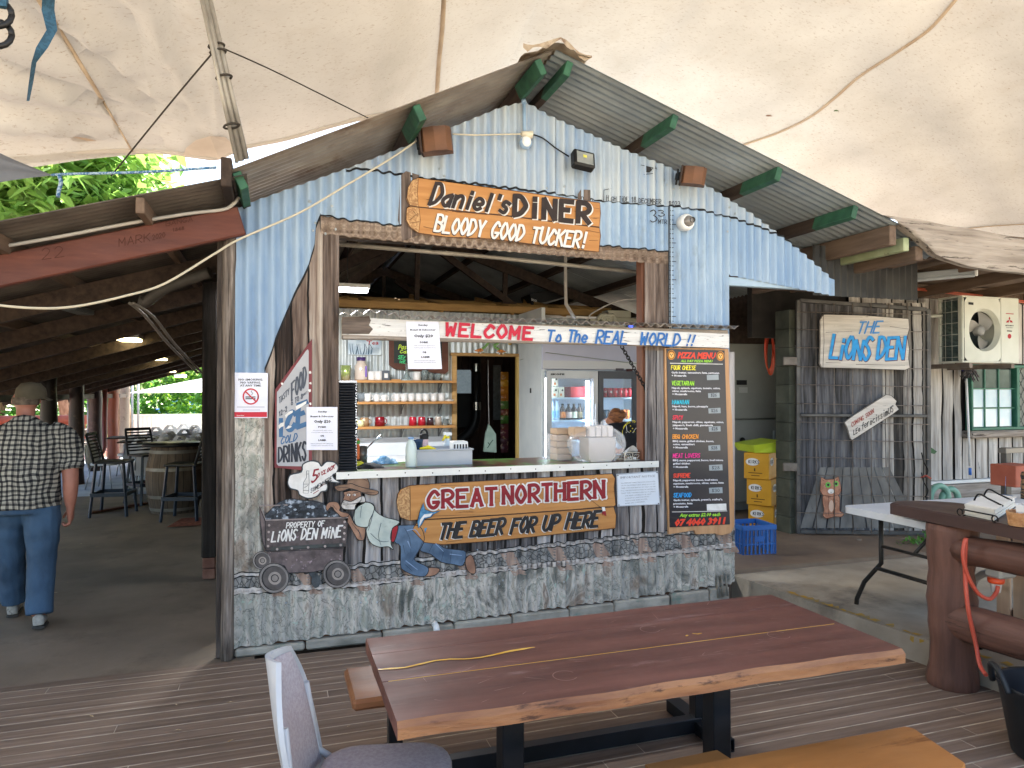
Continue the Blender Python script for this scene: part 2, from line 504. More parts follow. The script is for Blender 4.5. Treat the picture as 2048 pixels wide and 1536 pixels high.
m_green = mat('green_timber_paint', '274c3b', '356249', 12, rough=.6, bump=.15, wear='6a7f6a', wr=(.66, .72), wsc=14)
m_brown = mat('red_brown_timber', '532d24', '6a3c2f', 1, (3, 20, 20), .6, .15, rp=(.3, .7), wear='8a6a55', wr=(.68, .76), wsc=2)
m_dark = mat('dark_timber', '2e241f', '4b3c32', 1, (20, 2, 20), .8, .2, rp=(.3, .7), var=.2)
m_raw = mat('raw_pine', 'a5804f', 'c19a64', 1, (2, 2, 26), .65, .1, rp=(.3, .7), var=.1)
m_rafter = mat('weathered_rafter', '5d4b3e', '7b6757', 1, (22, 2, 22), .75, .2, rp=(.3, .7), var=.15)
m_slab = mat('weathered_slab', '81766c', 'aba095', 1, (1.6, 20, 24), .85, .8, rp=(.3, .66), wear='463c35', wr=(.56, .62), wsc=1.1)
m_wall_cream = mat('cream_wall', 'c9b98d', 'd8caa0', 3, rough=.8)
m_steel = mat('cool_room_steel', '8d908c', '9a9d99', 2, rough=.5, metal=.2)
m_white = mat('white_gloss', 'd8dada', 'e2e3e2', 5, rough=.4)
m_offw = mat('cream_panel', 'c7ced0', 'd2d8d8', 4, rough=.45)
m_greenblock = mat('green_block_paint', '3a3d33', '515347', 6, rough=.8, bump=.3, var=.15, wear='7a7358', wr=(.68, .73), wsc=10)
m_kfloor = mat('kitchen_floor', '6b5a4c', '7d6b5a', 3, rough=.6)
def mottle():
    t = NT('mural_scrub'); t.b.inputs['Roughness'].default_value = .65; t.b.inputs['Specular IOR Level'].default_value = .25
    c = t.coord('Object', (1, 1, .8))
    a = t.noise(t.coord('Object', (1.3, 1, .7)), 4.2, 5, .55, 1.2)
    base = t.ramp(a, [(.36, '62645d'), (.43, 'a8a399'), (.5, 'd2cbc0'), (.55, '989a8f'), (.62, 'd0c8bd'), (.7, '8f8174')])
    big = t.noise(c, 1.6, 3)
    base = t.mix(t.ramp(big, [(.44, (0, 0, 0)), (.62, (.45, .45, .45))]), base, lin('93938d'))
    v = t.noise(c, 6, 3, .55, 3.6)
    k = t.ramp(v, [(.5, (0, 0, 0)), (.525, (1, 1, 1)), (.55, (0, 0, 0))])
    col = t.mix(t.math('MULTIPLY', k, .6), base, lin('2c322e'))
    v2 = t.noise(c, 12, 3, .6, 1.8)
    col = t.mix(t.ramp(v2, [(.64, (0, 0, 0)), (.7, (.75, .75, .75))]), col, lin('a9c0b2'))
    br = t.noise(c, 3.1, 5)
    col = t.mix(t.ramp(br, [(.6, (0, 0, 0)), (.7, (.55, .55, .55))]), col, lin('7a614e'))
    t.t.links.new(col, t.b.inputs['Base Color'])
    MATS['mural_scrub'] = t.m
    return t.m
m_mott = mottle()
def gravelly():
    t = NT('mural_gravel'); t.b.inputs['Roughness'].default_value = .7
    c = t.coord()
    x = t.n('TexVoronoi'); x.inputs['Scale'].default_value = 26; x.feature = 'DISTANCE_TO_EDGE'; t.t.links.new(c, x.inputs['Vector'])
    n = t.noise(c, 9, 5)
    base = t.ramp(n, [(.3, '5a5a58'), (.5, '8c8a86'), (.68, 'b0aca6')])
    col = t.mix(t.ramp(x.outputs[0], [(.03, (.85, .85, .85)), (.1, (0, 0, 0))]), base, lin('2a2a2b'))
    t.t.links.new(col, t.b.inputs['Base Color']); MATS['mural_gravel'] = t.m
    return t.m
m_grav = gravelly()
# ================================================================ ground, deck, slabs
b = MB(); b.ngon([(-150, -60, -.32), (150, -60, -.32), (150, 300, -.32), (-150, 300, -.32)])
struct('ground', b, m_soil)
deck = bpy.data.objects.new('deck', None); COL.objects.link(deck); deck['kind'] = 'structure'; LOC['deck'] = Vector((0, 0, 0))
R9 = random.Random(3)
def sx_(y): return 3.66+(5.02-y)*.109 if y > 2.9 else 3.98
y = -.6; row = 0
while y < 4.78:
    w = .092
    x = -4.2-R9.uniform(0, 2.5)
    while x < 5.2:
        L = R9.uniform(2.1, 4.2)
        x2 = min(x+L, 5.3)
        if x < 3.9:
            xe = min(x2, sx_(y)+.02)
            dz = R9.uniform(-.0008, .0005)
            bb = MB().box(x+.0015, xe-.0015, y+.0035, y+w-.0035, -.026+dz, dz, .002)
            if xe > x+.1: part('deck_board', bb, m_deck, deck)
        x = x2
    y += w
b = MB().box(-6, 5.3, -.8, 4.78, -.30, -.08)
part('deck_bearer', b, m_dark, deck)
b = MB().box(-6, 5.3, -.8, 4.782, -.079, -.0014)
part('gap_litter', b, mat('litter_in_gaps', 'c4b7a4', '8f8272', 5, rough=.95), deck)
b = MB().box(-9.5, -.12, 4.784, 13.2, -.2, -.004)
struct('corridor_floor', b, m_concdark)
b = MB().box(-9.5, 3.0, 13.205, 21, -.2, -.012)
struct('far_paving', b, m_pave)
b = MB().box(-30, -4.6, 14.5, 27, -.2, -.006)
struct('red_paving', b, m_redpave)
# raised slab at the right, edge worn with old yellow paint
sl = bpy.data.objects.new('raised_slab', None); COL.objects.link(sl); sl['kind'] = 'structure'; LOC['raised_slab'] = Vector((0, 0, 0))
SZ = .16
def sx(y): return 3.66+(5.02-y)*.109 if y < 5.02 else 3.66
b = MB().prism([(3.6, 12, SZ), (3.63, 5.3, SZ), (sx(5.02), 5.02, SZ), (sx(4.2)-.02, 4.2, SZ), (sx(3.3), 3.3, SZ), (sx(2.9), 2.9, SZ), (3.98, .6, SZ), (14, .6, SZ), (14, 12, SZ)], (0, 0, 1), .5)
part('slab_body', b, m_conc, sl)
b = MB()
R8 = random.Random(5)
for k in range(30):
    y0 = 2.9+k*.06; e = sx(y0+.03)+.012
    if R8.random() < .75: b.ngon([(e, y0, SZ+.004), (e+R8.uniform(.015, .05), y0+.005, SZ+.004), (e+R8.uniform(.02, .07), y0+.055, SZ+.004), (e, y0+.06, SZ+.004)])
for k in range(60):
    y0 = 2.9+k*.035; e = sx(y0)-.004; e2 = sx(y0+.035)-.004
    if R8.random() < .6-.01*k*.5: b.ngon([(e, y0, SZ-.008), (e2, y0+.034, SZ-.008), (e2, y0+.033, SZ-R8.uniform(.015, .06)), (e, y0+.003, SZ-R8.uniform(.015, .05))])
part('yellow_edge_paint', b, m_yel, sl)
# ================================================================ front wall of the diner
PIT = .076
def cor(x): return .0145*math.sin(2*math.pi*x/PIT)
def poly(pts):
    q = sorted((on(px, py, WALL).x, on(px, py, WALL).z) for px, py in pts)
    def f(x):
        if x <= q[0][0]: return q[0][1]
        for (xa, za), (xb, zb) in zip(q, q[1:]):
            if x <= xb: return za+(zb-za)*(x-xa)/max(1e-9, xb-xa)
        return q[-1][1]
    return f
def zone(xa, xb, up, lo, off=0, extra=(), step=PIT/8, wob=0):
    """part of the corrugated sheet between two height lines, following every corrugation"""
    b = MB()
    xs = set([xa, xb]); i = math.ceil(xa/step)
    while i*step < xb: xs.add(i*step); i += 1
    xs |= set(e for e in extra if xa < e < xb)
    xs = sorted(xs); n = 0; vs = []; fs = []
    for x in xs:
        w = wob*math.sin(x*61) + wob*math.sin(x*23.7)
        l = lo(x) if callable(lo) else lo; u = up(x) if callable(up) else up
        l += w; u += w
        u = max(u, l+1e-5)
        vs += [(x, Y0+cor(x)-off, l), (x, Y0+cor(x)-off, u)]
    for k in range(len(xs)-1): fs.append((2*k, 2*k+2, 2*k+3, 2*k+1))
    b.add(vs, fs, True)
    return b
wall = thing('diner_front_wall', 'corrugated iron front wall of the diner painted with a timber and mine mural around its serving hatch', 'building', (1.6, Y0, 0))
roofline = poly([(470, 418), (500, 405), (705, 333), (830, 285), (1000, 215), (1050, 203), (1100, 232), (1250, 300), (1340, 335), (1420, 375), (1500, 425), (1600, 500), (1668, 560)])
blackl = poly([(440, 430), (705, 337), (780, 345), (835, 356), (900, 362), (1000, 374), (1150, 392), (1210, 402), (1340, 412), (1400, 420), (1480, 440), (1560, 470), (1600, 500), (1670, 561)])
headt = poly([(641, 431), (700, 440), (805, 452), (1198, 491), (1336, 503)])
headb = poly([(676, 470), (700, 474), (1000, 502), (1286, 525)])
diag = poly([(529, 740), (545, 700), (550, 682), (570, 634), (587, 594), (617, 533), (630, 489), (632, 452), (641, 431)])
ctop = poly([(676, 953), (1310, 928)])
rail1t = poly([(460, 1148), (700, 1130), (960, 1102), (1250, 1070), (1475, 1050)])
rail1b = poly([(460, 1156), (700, 1138), (960, 1110), (1250, 1079), (1475, 1060)])
rail2t = poly([(460, 1178), (700, 1165), (900, 1142), (1250, 1110), (1475, 1083)])
rail2b = poly([(460, 1189), (700, 1174), (900, 1152), (1250, 1120), (1475, 1094)])
sheetb = poly([(465, 1297), (700, 1266), (960, 1235), (1250, 1198), (1455, 1168), (1475, 1166)])
awn = 2.02
XL, XO0, XO1, XP, XE = wx(470), wx(678, 700), wx(1288, 600), wx(1337, 580), wx(1456, 620)
xA = wx(529, 740)
zsg = on(500, 830, WALL).z
# bands of paint on the sheet
def sheet(name, b, m): return part(name, b, m, wall)
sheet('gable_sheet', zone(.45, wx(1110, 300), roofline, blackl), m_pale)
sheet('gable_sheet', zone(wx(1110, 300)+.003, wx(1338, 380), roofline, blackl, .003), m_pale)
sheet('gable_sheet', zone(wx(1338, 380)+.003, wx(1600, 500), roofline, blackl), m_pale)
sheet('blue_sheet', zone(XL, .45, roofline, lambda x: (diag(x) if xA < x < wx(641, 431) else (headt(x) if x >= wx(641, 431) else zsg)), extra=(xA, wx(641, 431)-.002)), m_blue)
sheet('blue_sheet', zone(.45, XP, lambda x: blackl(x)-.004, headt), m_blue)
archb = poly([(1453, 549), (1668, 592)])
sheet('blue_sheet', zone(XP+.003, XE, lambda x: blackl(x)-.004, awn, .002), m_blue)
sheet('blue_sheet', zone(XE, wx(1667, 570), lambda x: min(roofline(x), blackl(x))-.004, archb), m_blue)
sheet('painted_header', zone(wx(641, 440), XP, headt, headb), m_header)
sheet('painted_post', zone(wx(645, 700), XO0, headb, ctop, -.0), m_post)
sheet('painted_post', zone(XO1, XP, headb, awn), m_post)
xq = wx(645, 700)
sheet('plank_paint', zone(xA, xq, lambda x: diag(x) if x < wx(641, 431) else headb(x), lambda x: rail1t(x), extra=(wx(641, 431),)), m_wood)
sheet('plank_paint', zone(xq, XE+.06, lambda x: (ctop(x) if x < XO1 else awn), rail1t, extra=(XO1-.003, XO1+.003, XO0-.001)), m_woodg)
sheet('scrub_paint', zone(XL, xA, zsg, rail1t), m_mott)
sheet('scrub_paint', zone(XL, wx(1470, 1130), rail2b, sheetb, wob=.004), m_mott)
sheet('gravel_paint', zone(XL, wx(1470, 1130), rail1b, rail2t), m_grav)
m_rail = planks('mural_rail', ['4a4644', 'a8a19b', 'cfc8c2', 'ded8d2'], .4, axis=2, grain=0, gw=0, tone=.1)
sheet('rail_paint', zone(XL, wx(1470, 1060), rail1t, rail1b), m_rail)
sheet('rail_paint', zone(XL, wx(1470, 1090), rail2t, rail2b), m_rail)
def strip(pf, x0, x1, w, off=.002, m=m_black, wob=.004, nm='black_outline'):
    return part(nm, zone(x0, x1, lambda x: pf(x)+w/2, lambda x: pf(x)-w/2, off, wob=wob), m, wall)
strip(blackl, .45, wx(1590, 490), .016)
strip(headt, wx(641, 431), XP, .012)
strip(rail1t, XL, 3.5, .007); strip(rail1b, XL, 3.5, .008); strip(rail2t, XL, 3.5, .007); strip(rail2b, XL, 3.5, .009)
strip(diag, xA, wx(641, 431), .03, wob=.002)
b = MB()
for px in (641, 1337):
    p, q = on(px, 432 if px < 900 else 503, WALL, .012), on(px, 950 if px < 900 else 660, WALL, .012)
    b.box(p.x-.004, p.x+.004, Y0-.0125, Y0-.0115, q.z, p.z)
part('black_outline', b, m_black, wall)
# painted sleepers under the rails
m_sleeper = mat('mural_sleeper', '7d665a', 'b39a8a', 1, (30, 30, 6), .7, rp=(.3, .65))
for px, py in ((200, 0), (470+45, 1146), (590, 1140), (690, 1128), (795, 1118), (905, 1107), (1000, 1097), (1095, 1086), (1180, 1077), (1265, 1067), (1350, 1058), (1430, 1050)):
    if px < 300: continue
    x0 = wx(px, 1100); x1 = wx(px+26, 1100); sh = .1
    b = MB(); N = 6
    zt = (rail1b(x0)); zb = rail2t(x0)-.06 if False else rail2b(x0)-.035
    vs = []
    for i in range(9):
        t = i/8; z = zt+(zb-zt)*t; dx = sh*t
        for s in range(17):
            x = x0+dx+(x1-x0)*s/16
            vs.append((x, Y0+cor(x)-.0016, z))
    b.add(vs, [(i*17+s, i*17+s+1, i*17+s+18, i*17+s+17) for i in range(8) for s in range(16)], True)
    part('sleeper_paint', b, m_sleeper, wall)
# rails again on top of the sleepers
sheet('rail_paint', zone(XL, wx(1470, 1090), rail2t, rail2b, .0028), m_rail)
# nails
b = MB(); R7 = random.Random(2)
for k in range(60):
    x = R7.choice([.3, 1.05, 1.95, 2.95, 3.45, -.2])+R7.uniform(-.05, .05)*2
    z = R7.uniform(2.6, 3.6)
    if z < roofline(x)-.05 and z > 2.75: b.lathe([(.011, 0), (.009, .004), (.0005, .006)], (x, Y0+cor(x), z), 6, Matrix.Rotation(math.pi/2, 4, 'X'))
for k in range(34):
    x = R7.uniform(XL+.02, 3.45); z = R7.choice([.32, .9, .62])+R7.uniform(-.05, .03)
    if z < 1.1: b.lathe([(.008, 0), (.007, .004), (.0005, .005)], (x, Y0+cor(x), z), 6, Matrix.Rotation(math.pi/2, 4, 'X'))
o = part('roofing_nail', b, m_gi, wall, kind='stuff')
# opening lined with dark timber; frame studs
b = MB()
zc, zh = ctop(1.5), headb(1.5)
b.box(XO1-.01, XO1+.1, Y0+.015, Y0+.11, zc-.05, zh+.05, .006)
part('hatch_stud', b, mat('stained_stud', '6b4432', '7d5340', 1, (20, 20, 3), .6), wall)
b = MB().box(XO0-.12, XO0+.0, Y0+.015, Y0+.11, zc-.05, zh+.05, .006); part('hatch_stud', b, m_dark, wall)
b = MB().box(XO0-.2, XO1+.2, Y0+.015, Y0+.1, zh+.02, zh+.14, .004); part('hatch_lintel', b, m_dark, wall)
b = MB().box(XE-.06, XE+.02, Y0+.015, Y0+.12, .1, 2.6, .006); part('corner_stud', b, m_dark, wall)
b = MB().box(XE-.005, wx(1667, 570), Y0+.014, Y0+.075, archb(4)-.02, archb(4)+.05, .004); part('arch_trim', b, mat('pale_blue_trim', '9fb4c6', rough=.5), wall)
# inner lining behind the sheet so no daylight leaks
b = MB().box(XL, XO0-.12, Y0+.03, Y0+.05, .05, 2.85); b.box(XO0-.12, XO1, Y0+.112, Y0+.13, .05, zc-.06); b.box(XO1+.1, XE-.06, Y0+.03, Y0+.05, .05, 3.2)
part('inner_lining', b, m_dark, wall)
# white painted corner post at the left
cp = thing('corner_post', 'weathered grey timber corner post beside the blue corrugated wall', 'post', (XL-.06, Y0, 0))
b = MB(); R6 = random.Random(4)
b.tube([((wx(447)+wx(468))/2+R6.uniform(-.003, .003), Y0, z) for z in [i*.17 for i in range(17)]], [(.041+R6.uniform(-.003, .003), .06) for i in range(17)], 8, up=(1, 0, 0))
part('post_shaft', b, planks('post_wood', ['1d1917', '5a5049', '857a71', 'b0a59b'], .5, gw=0, tone=0), cp)
b = MB().box(wx(433), wx(445), Y0+.01, Y0+.06, 0, 2.7, .006)
part('side_board', b, mat('grey_board', '2a2320', '5f554e', 1, (30, 30, 2.5), .8, .3), cp)
hp = thing('dark_hall_post', 'dark charred square post on a brick footing just inside the hall', 'post', (-.56, 7.0, 0))
b = MB().box(-.625, -.5, 6.95, 7.07, .2, 2.7, .012); part('post_shaft', b, mat('charred_post', '141110', '302b27', 1, (28, 28, 2), .85, .4), hp)
for k in range(2):
    b = MB().box(-.615, -.51, 6.955, 7.065, .01+k*.1, .1+k*.1, .006); part('brick', b, mat('old_brick', '6d4a3e', '8d6a5a', 8, rough=.9, bump=.3, var=.2), hp)
# stone footing under the wall
foot = thing('footing_wall', 'low painted stone block footing under the corrugated wall', 'wall', (1.6, Y0+.02, 0))
m_block = mat('painted_stone', '7d7a70', 'a39e93', 7, (1, 1, 2), .85, .4, rp=(.3, .65), var=.14, wear='6d7f74', wr=(.58, .68), wsc=6)
x = XL; k = 0
while x < 3.44:
    L = R6.uniform(.34, .52); x2 = min(x+L, 3.47)
    z1 = sheetb((x+x2)/2)-.012
    lo = .002 if z1 < .2 else .0
    hs = [(0.0, min(z1, .16))] if z1 < .24 else [(0, .12), (.126, z1)]
    for (za, zb) in hs:
        bb = MB().box(x+.004, x2-.004, Y0-.012-R6.uniform(0, .02), Y0+.14, za, zb, .012)
        part('stone_block', bb, m_block, foot)
    x = x2
b = MB().box(XL, 3.45, Y0+.025, Y0+.13, 0, .3); part('mortar_core', b, mat('mortar_dark', '4a3528', '5f4433', 9, rough=.95), foot)
b = MB().tube([(1.06, Y0+.05, .08), (1.06, Y0-.05, .08), (1.06, Y0-.08, .05)], .022, 10); solo('waste_pipe', b, m_white, 'white plastic waste pipe poking out of the stone footing', 'pipe')
# ================================================================ main roof
XR = 1.78; ZR = 4.0
def rz(x): return ZR-.5*(XR-x) if x < XR else ZR-.321*(x-XR)
roof = thing('diner_roof', 'weathered corrugated iron gable roof overhanging the blue diner wall', 'roof', (XR, 4.4, 3))
def roof_sheet(xa, xb, ya, yb, m, zf=rz, dz=0, nm='roof_sheet', par=None):
    n = max(2, int((yb-ya)/(PIT/6)))
    xs = [xa+(xb-xa)*i/3 for i in range(4)]
    def fn(u, v):
        y = ya+(yb-ya)*v; x = xa+(xb-xa)*u
        return (x, y, zf(x)+dz+.009*math.sin(2*math.pi*y/PIT))
    return part(nm, MB().grid(fn, 3, n), m, par or roof)
y = 4.4; k = 0
while y < 18:
    w = .76 if y < 9 else 2.28
    roof_sheet(-.3, XR-.01, y, y+w+.02, m_rust, dz=.003*(k % 2)); roof_sheet(XR+.01, 5.35, y, y+w+.02, m_roofr, dz=.003*(k % 2))
    y += w; k += 1
# purlins, painted green where they stick out
for x, nm in ((-.22, 0), (.84, 0), (1.66, 0), (1.9, 0), (2.72, 0), (3.62, 0), (4.34, 0)):
    s = -.5 if x > XR else .5
    zt = rz(x)-.014
    up = Vector((-.5 if x < XR else .321, 0, 1)).normalized()
    for (ya, yb, m, n2) in ((4.43, 4.86, m_green, 'purlin_end'), (4.861, 18, m_dark, 'purlin')):
        c = Vector((x, 0, zt))-up*.055
        b = MB().bar((c.x, ya, c.z), (c.x, yb, c.z), .05, .105, .004, up)
        part(n2, b, m, roof)
# ridge capping
b = MB()
for s, sl_ in ((-1, .5), (1, .321)):
    def fn(u, v, s=s, sl_=sl_):
        x = XR+s*.24*u; y = 4.36+v*.9
        return (x, y, ZR+.03-sl_*.24*u+.006*math.sin(y*40)*u+.01*math.sin(9*u+y*7))
    b.grid(fn, 5, 40)
part('ridge_cap', b, mat('rusty_cap', '8d7a66', 'c5b9a8', 4, rough=.7, wear='5d4433', wr=(.5, .65), wsc=5), roof)
b = MB()
def fn(u, v): return (XR-.25+.5*u, 4.35+.04*math.sin(u*9), ZR+.035-.12*abs(u-.5)*2*.5-.05*v*(.6+.4*math.sin(u*23)))
b.grid(fn, 12, 2); part('ridge_flap', b, MATS['rusty_cap'], roof)
# ceiling framing inside: trusses
for yy in (9.3, 12.4, 15.2):
    b = MB()
    b.bar((-.25, yy, rz(-.25)-.2), (XR, yy, ZR-.2), .05, .14); b.bar((XR, yy, ZR-.2), (5.3, yy, rz(5.3)-.2), .05, .14)
    if yy > 10: b.bar((-.2, yy+.06, 2.86), (5.2, yy+.06, 2.86), .05, .12)
    for xx in (.6, 1.78, 3.0): b.bar((xx, yy+.03, 2.8), (xx+.02, yy+.03, rz(xx)-.2), .06, .06)
    b.bar((.6, yy+.03, 2.85), (1.6, yy+.03, ZR-.35), .05, .09); b.bar((3.2, yy+.03, 2.85), (2, yy+.03, ZR-.35), .05, .09)
    part('truss', b, m_dark, roof)
# beams at the right foot of the roof
b = MB().bar((4.72, 4.44, 2.96), (4.72, 6.6, 2.96), .07, .16, .006); part('edge_beam', b, m_rafter, roof)
b = MB().bar((4.88, 4.46, 2.90), (4.88, 6.6, 2.9), .06, .11, .006); part('green_beam', b, mat('pale_green_beam', '8d9672', 'a3aa86', 7, rough=.7, wear='6a5c48', wr=(.64, .7), wsc=9), roof)
b = MB().bar((5.04, 4.48, 2.84), (5.04, 6.6, 2.84), .08, .12, .006); part('edge_beam', b, m_rafter, roof)
b = MB().bar((-.27, 4.38, rz(-.27)-.01), (-.27, 4.9, rz(-.27)-.01), .06, .17, .006); part('eave_end', b, m_dark, roof)
# ================================================================ lean-to over the hall at the left
lean = thing('hall_roof', 'low dark skillion roof over the open hall left of the diner', 'roof', (-2.2, 4.75, 1.7))
def lz(x): return 2.95+.30*(x+.22)
y = 4.4; k = 0
while y < 18:
    w = .76 if y < 8 else 4
    roof_sheet(-4.6, -.16, y, y+w+.02, mat('dark_roof_iron', '4f4843', '6a625b', 3, rough=.7, var=.08), lz, .003*(k % 2), par=lean)
    y += w; k += 1
for x in (-.72, -1.45, -2.2, -3.0, -3.9):
    b = MB().bar((x, 4.42, lz(x)-.055), (x, 19, lz(x)-.055), .045, .09, .003); part('purlin', b, m_rafter, lean)
for k in range(11):
    yy = 4.75+k*1.35
    x0, x1 = (-.2, -4.4)
    if k == 0:
        b = MB().bar((x0, yy, 2.77), (x1, yy, lz(x1)-.185), .06, .178, .008); part('front_rafter', b, m_brown, lean)
    else:
        b = MB().bar((x0, yy, lz(x0)-.17), (x1, yy, lz(x1)-.17), .06, .14); part('rafter', b, m_dark, lean)
b = MB().bar((-3.75, 4.8, lz(-3.75)-.29), (-3.75, 21.5, lz(-3.75)-.29), .12, .1); part('eave_beam', b, m_dark, lean)
# hall side wall against the kitchen, and closures
b = MB().box(-.2, -.14, 5.6, 18, 0, 2.9); solo('hall_side_wall', b, m_dark, 'dark timber wall between the hall and the kitchen', 'wall')
# ================================================================ kitchen shell
kit = thing('kitchen_back_wall', 'pale galvanised corrugated back wall of the kitchen with a doorway', 'wall', (2, 8.9, .2))
dx0, dx1, dzt = 2.184, 3.083, 2.16
def kcor(xa, xb, za, zb):
    n = int((xb-xa)/(PIT/6))
    def fn(u, v):
        x = xa+(xb-xa)*u
        return (x, 8.9+.011*math.sin(2*math.pi*x/PIT), za+(zb-za)*v)
    return MB().grid(fn, n, 1)
m_kwall = mat('kitchen_iron', 'a9b0b2', 'c6cccb', 3, rough=.4, metal=.25, var=.05)
for xa, xb, za, zb in ((-.1, .72, .2, 2.72), (.723, 1.48, .2, 2.72), (1.483, dx0, .2, 2.72), (dx0, dx1, dzt, 2.72), (dx1, 3.9, .2, 2.70), (3.903, 4.7, .2, 2.70)):
    part('iron_sheet', kcor(xa, xb, za, zb), m_kwall, kit)
b = MB().box(dx0-.03, dx0+.03, 8.86, 8.95, .2, dzt+.03, .004); part('door_jamb', b, m_raw, kit)
b = MB().box(dx1-.05, dx1+.05, 8.86, 8.95, .2, dzt+.03, .004); part('door_jamb', b, mat('yellow_pine', 'b99a55', 'cfb06b', 1, (20, 20, 3), .6), kit)
b = MB().box(dx0-.05, dx1+.06, 8.85, 8.95, dzt, dzt+.04, .004); part('door_head', b, m_raw, kit)
b = MB().box(.5, dx0-.05, 8.872, 8.884, .9, 1.13); part('splashback', b, mat('splash_sheet', 'c3c6cb', 'd3d5d8', 2, rough=.35), kit)
# pine framing above the back wall
m_pinet = mat('old_pine', '86683f', 'a98650', 1, (3, 20, 20), .7, rp=(.3, .7), var=.15)
for zz, yy in ((2.78, 8.9), (2.86, 9.3), (2.93, 9.7)):
    b = MB().box(-.1, 4.6, yy-.05, yy+.05, zz-.045, zz+.045, .005); part('top_plate', b, m_pinet, kit)
for xx in (.9, 1.8, 2.75, 3.5):
    b = MB().bar((xx, 9.9, 3.02), (xx+.22, 8.86, 2.76), .05, .1, .004); part('brace', b, m_pinet, kit)
b = MB().box(-.15, 5.3, 16.9, 17, 0, 4.2); solo('far_gable_wall', b, m_wall_cream, 'cream end wall under the far end of the roof trusses', 'wall')
b = MB().box(-.14, 8, 5.1, 17, -.1, .195); struct('kitchen_floor', b, m_kfloor)
b = MB().box(4.68, 4.75, 7.3, 17, .2, 2.72); solo('kitchen_side_wall', b, m_offw, 'pale panel wall closing the right side of the kitchen', 'wall')
# ================================================================ cool room, pillar, right building
cool = thing('cool_room', 'grey steel cool room standing inside the dim passage', 'cool room', (6, 8, .16))
for za, zb in ((.30, 1.34), (1.355, 2.35)):
    b = MB().box(5.0, 7.4, 7.6, 7.66, za, zb, .006); part('steel_panel', b, m_steel, cool)
b = MB().box(5.0, 7.4, 7.66, 9, .16, 2.36); part('cool_body', b, m_steel, cool)
p = at(1486, 765, Y=7.59); b = MB().box(p.x-.09, p.x+.06, 7.592, 7.599, p.z-.03, p.z+.03); part('warning_label', b, mat('black_label', '17181a'), cool)
b = MB().box(p.x-.06, p.x+.07, 7.592, 7.599, p.z-.13, p.z-.06); part('rating_label', b, mat('grey_label', 'b5b8b8'), cool)
p = at(1484, 880, Y=7.59); b = MB().sphere((p.x, 7.58, p.z), .035); part('door_knob', b, m_black, cool)
p = at(1552, 878, Y=7.59); b = MB().box(p.x-.05, p.x+.05, 7.575, 7.599, p.z-.11, p.z+.11, .01); part('latch_plate', b, m_gi, cool)
b = MB().box(4.78, 8, 7.5, 7.55, 2.3, 3.4); part('upper_lining', b, m_dark, cool)
pil = thing('block_pillar', 'dark green painted block pillar that the mesh gate hangs on', 'pillar', (5.1, 6.35, .17))
for k in range(12):
    z = .17+k*.2
    b = MB().box(5.165+.002*(k % 2), 5.24, 6.2, 6.42, z+.0015, z+.198, .003); part('block', b, m_greenblock, pil)
rb = thing('weathered_bar_wall', 'silvery weathered timber slab wall behind the air conditioner', 'wall', (8, 6.25, .24))
m_slabw = mat('silver_slab', '8d857d', 'd3cfca', 1, (22, 22, 1.6), .85, .45, rp=(.3, .68), var=.12, wear='3f3833', wr=(.62, .68), wsc=1)
m_blk = mat('black_gap', '1d1a18', '2b2724', 6, rough=.9)
b = MB().box(6.3, 13, 6.6, 6.7, .1, 3.2); part('wall_backing', b, m_blk, rb)
R5 = random.Random(8); x = 6.32
WX0, WX1, WZ0, WZ1 = 8.10, 9.9, 1.25, 2.0
while x < 10.6:
    w = R5.uniform(.15, .22)
    if x < WX0-.05 < x+w: w = WX0-.05-x
    for (za, zb) in (((.62, 2.9),) if x+w < WX0-.04 or x > WX1 else ((.62, WZ0-.13), (WZ1+.05, 2.9))):
        def fn(u, v, x=x, w=w, za=za, zb=zb, ph=R5.random()*9):
            z = za+(zb-za)*v
            e = .008*math.sin(z*3+ph)+.004*math.sin(z*11+ph)
            return (x+w*u+e, 6.57-.028*math.sin(math.pi*min(1, max(0, u)))-.004*math.sin(z*7+ph), z)
        part('timber_slab', MB().grid(fn, 5, 12), m_slabw, rb)
    x += w+R5.uniform(.018, .03)
b = MB().box(6.3, 11, 6.5, 6.58, .575, .615, .006); b2 = MB().box(5.3, 13, 6.6, 12.5, 3.05, 3.1); part('bar_sun_block', b2, m_rust, rb)  # unseen roof sheet added to keep sun patches off the slab
part('white_skirting', b, m_white, rb)
b = MB().box(6.3, 11, 6.52, 6.59, .4, .565, .01); part('base_log', b, mat('base_log_wood', '8a7f76', 'b3a9a0', 1, (2, 20, 20), .85, .4), rb)
x = 6.2
while x < 11:
    w = R5.uniform(.1, .17); b = MB().box(x, x+w-.01, 6.54, 6.59, .16, .395, .008); part('base_slab', b, m_slabw, rb); x += w
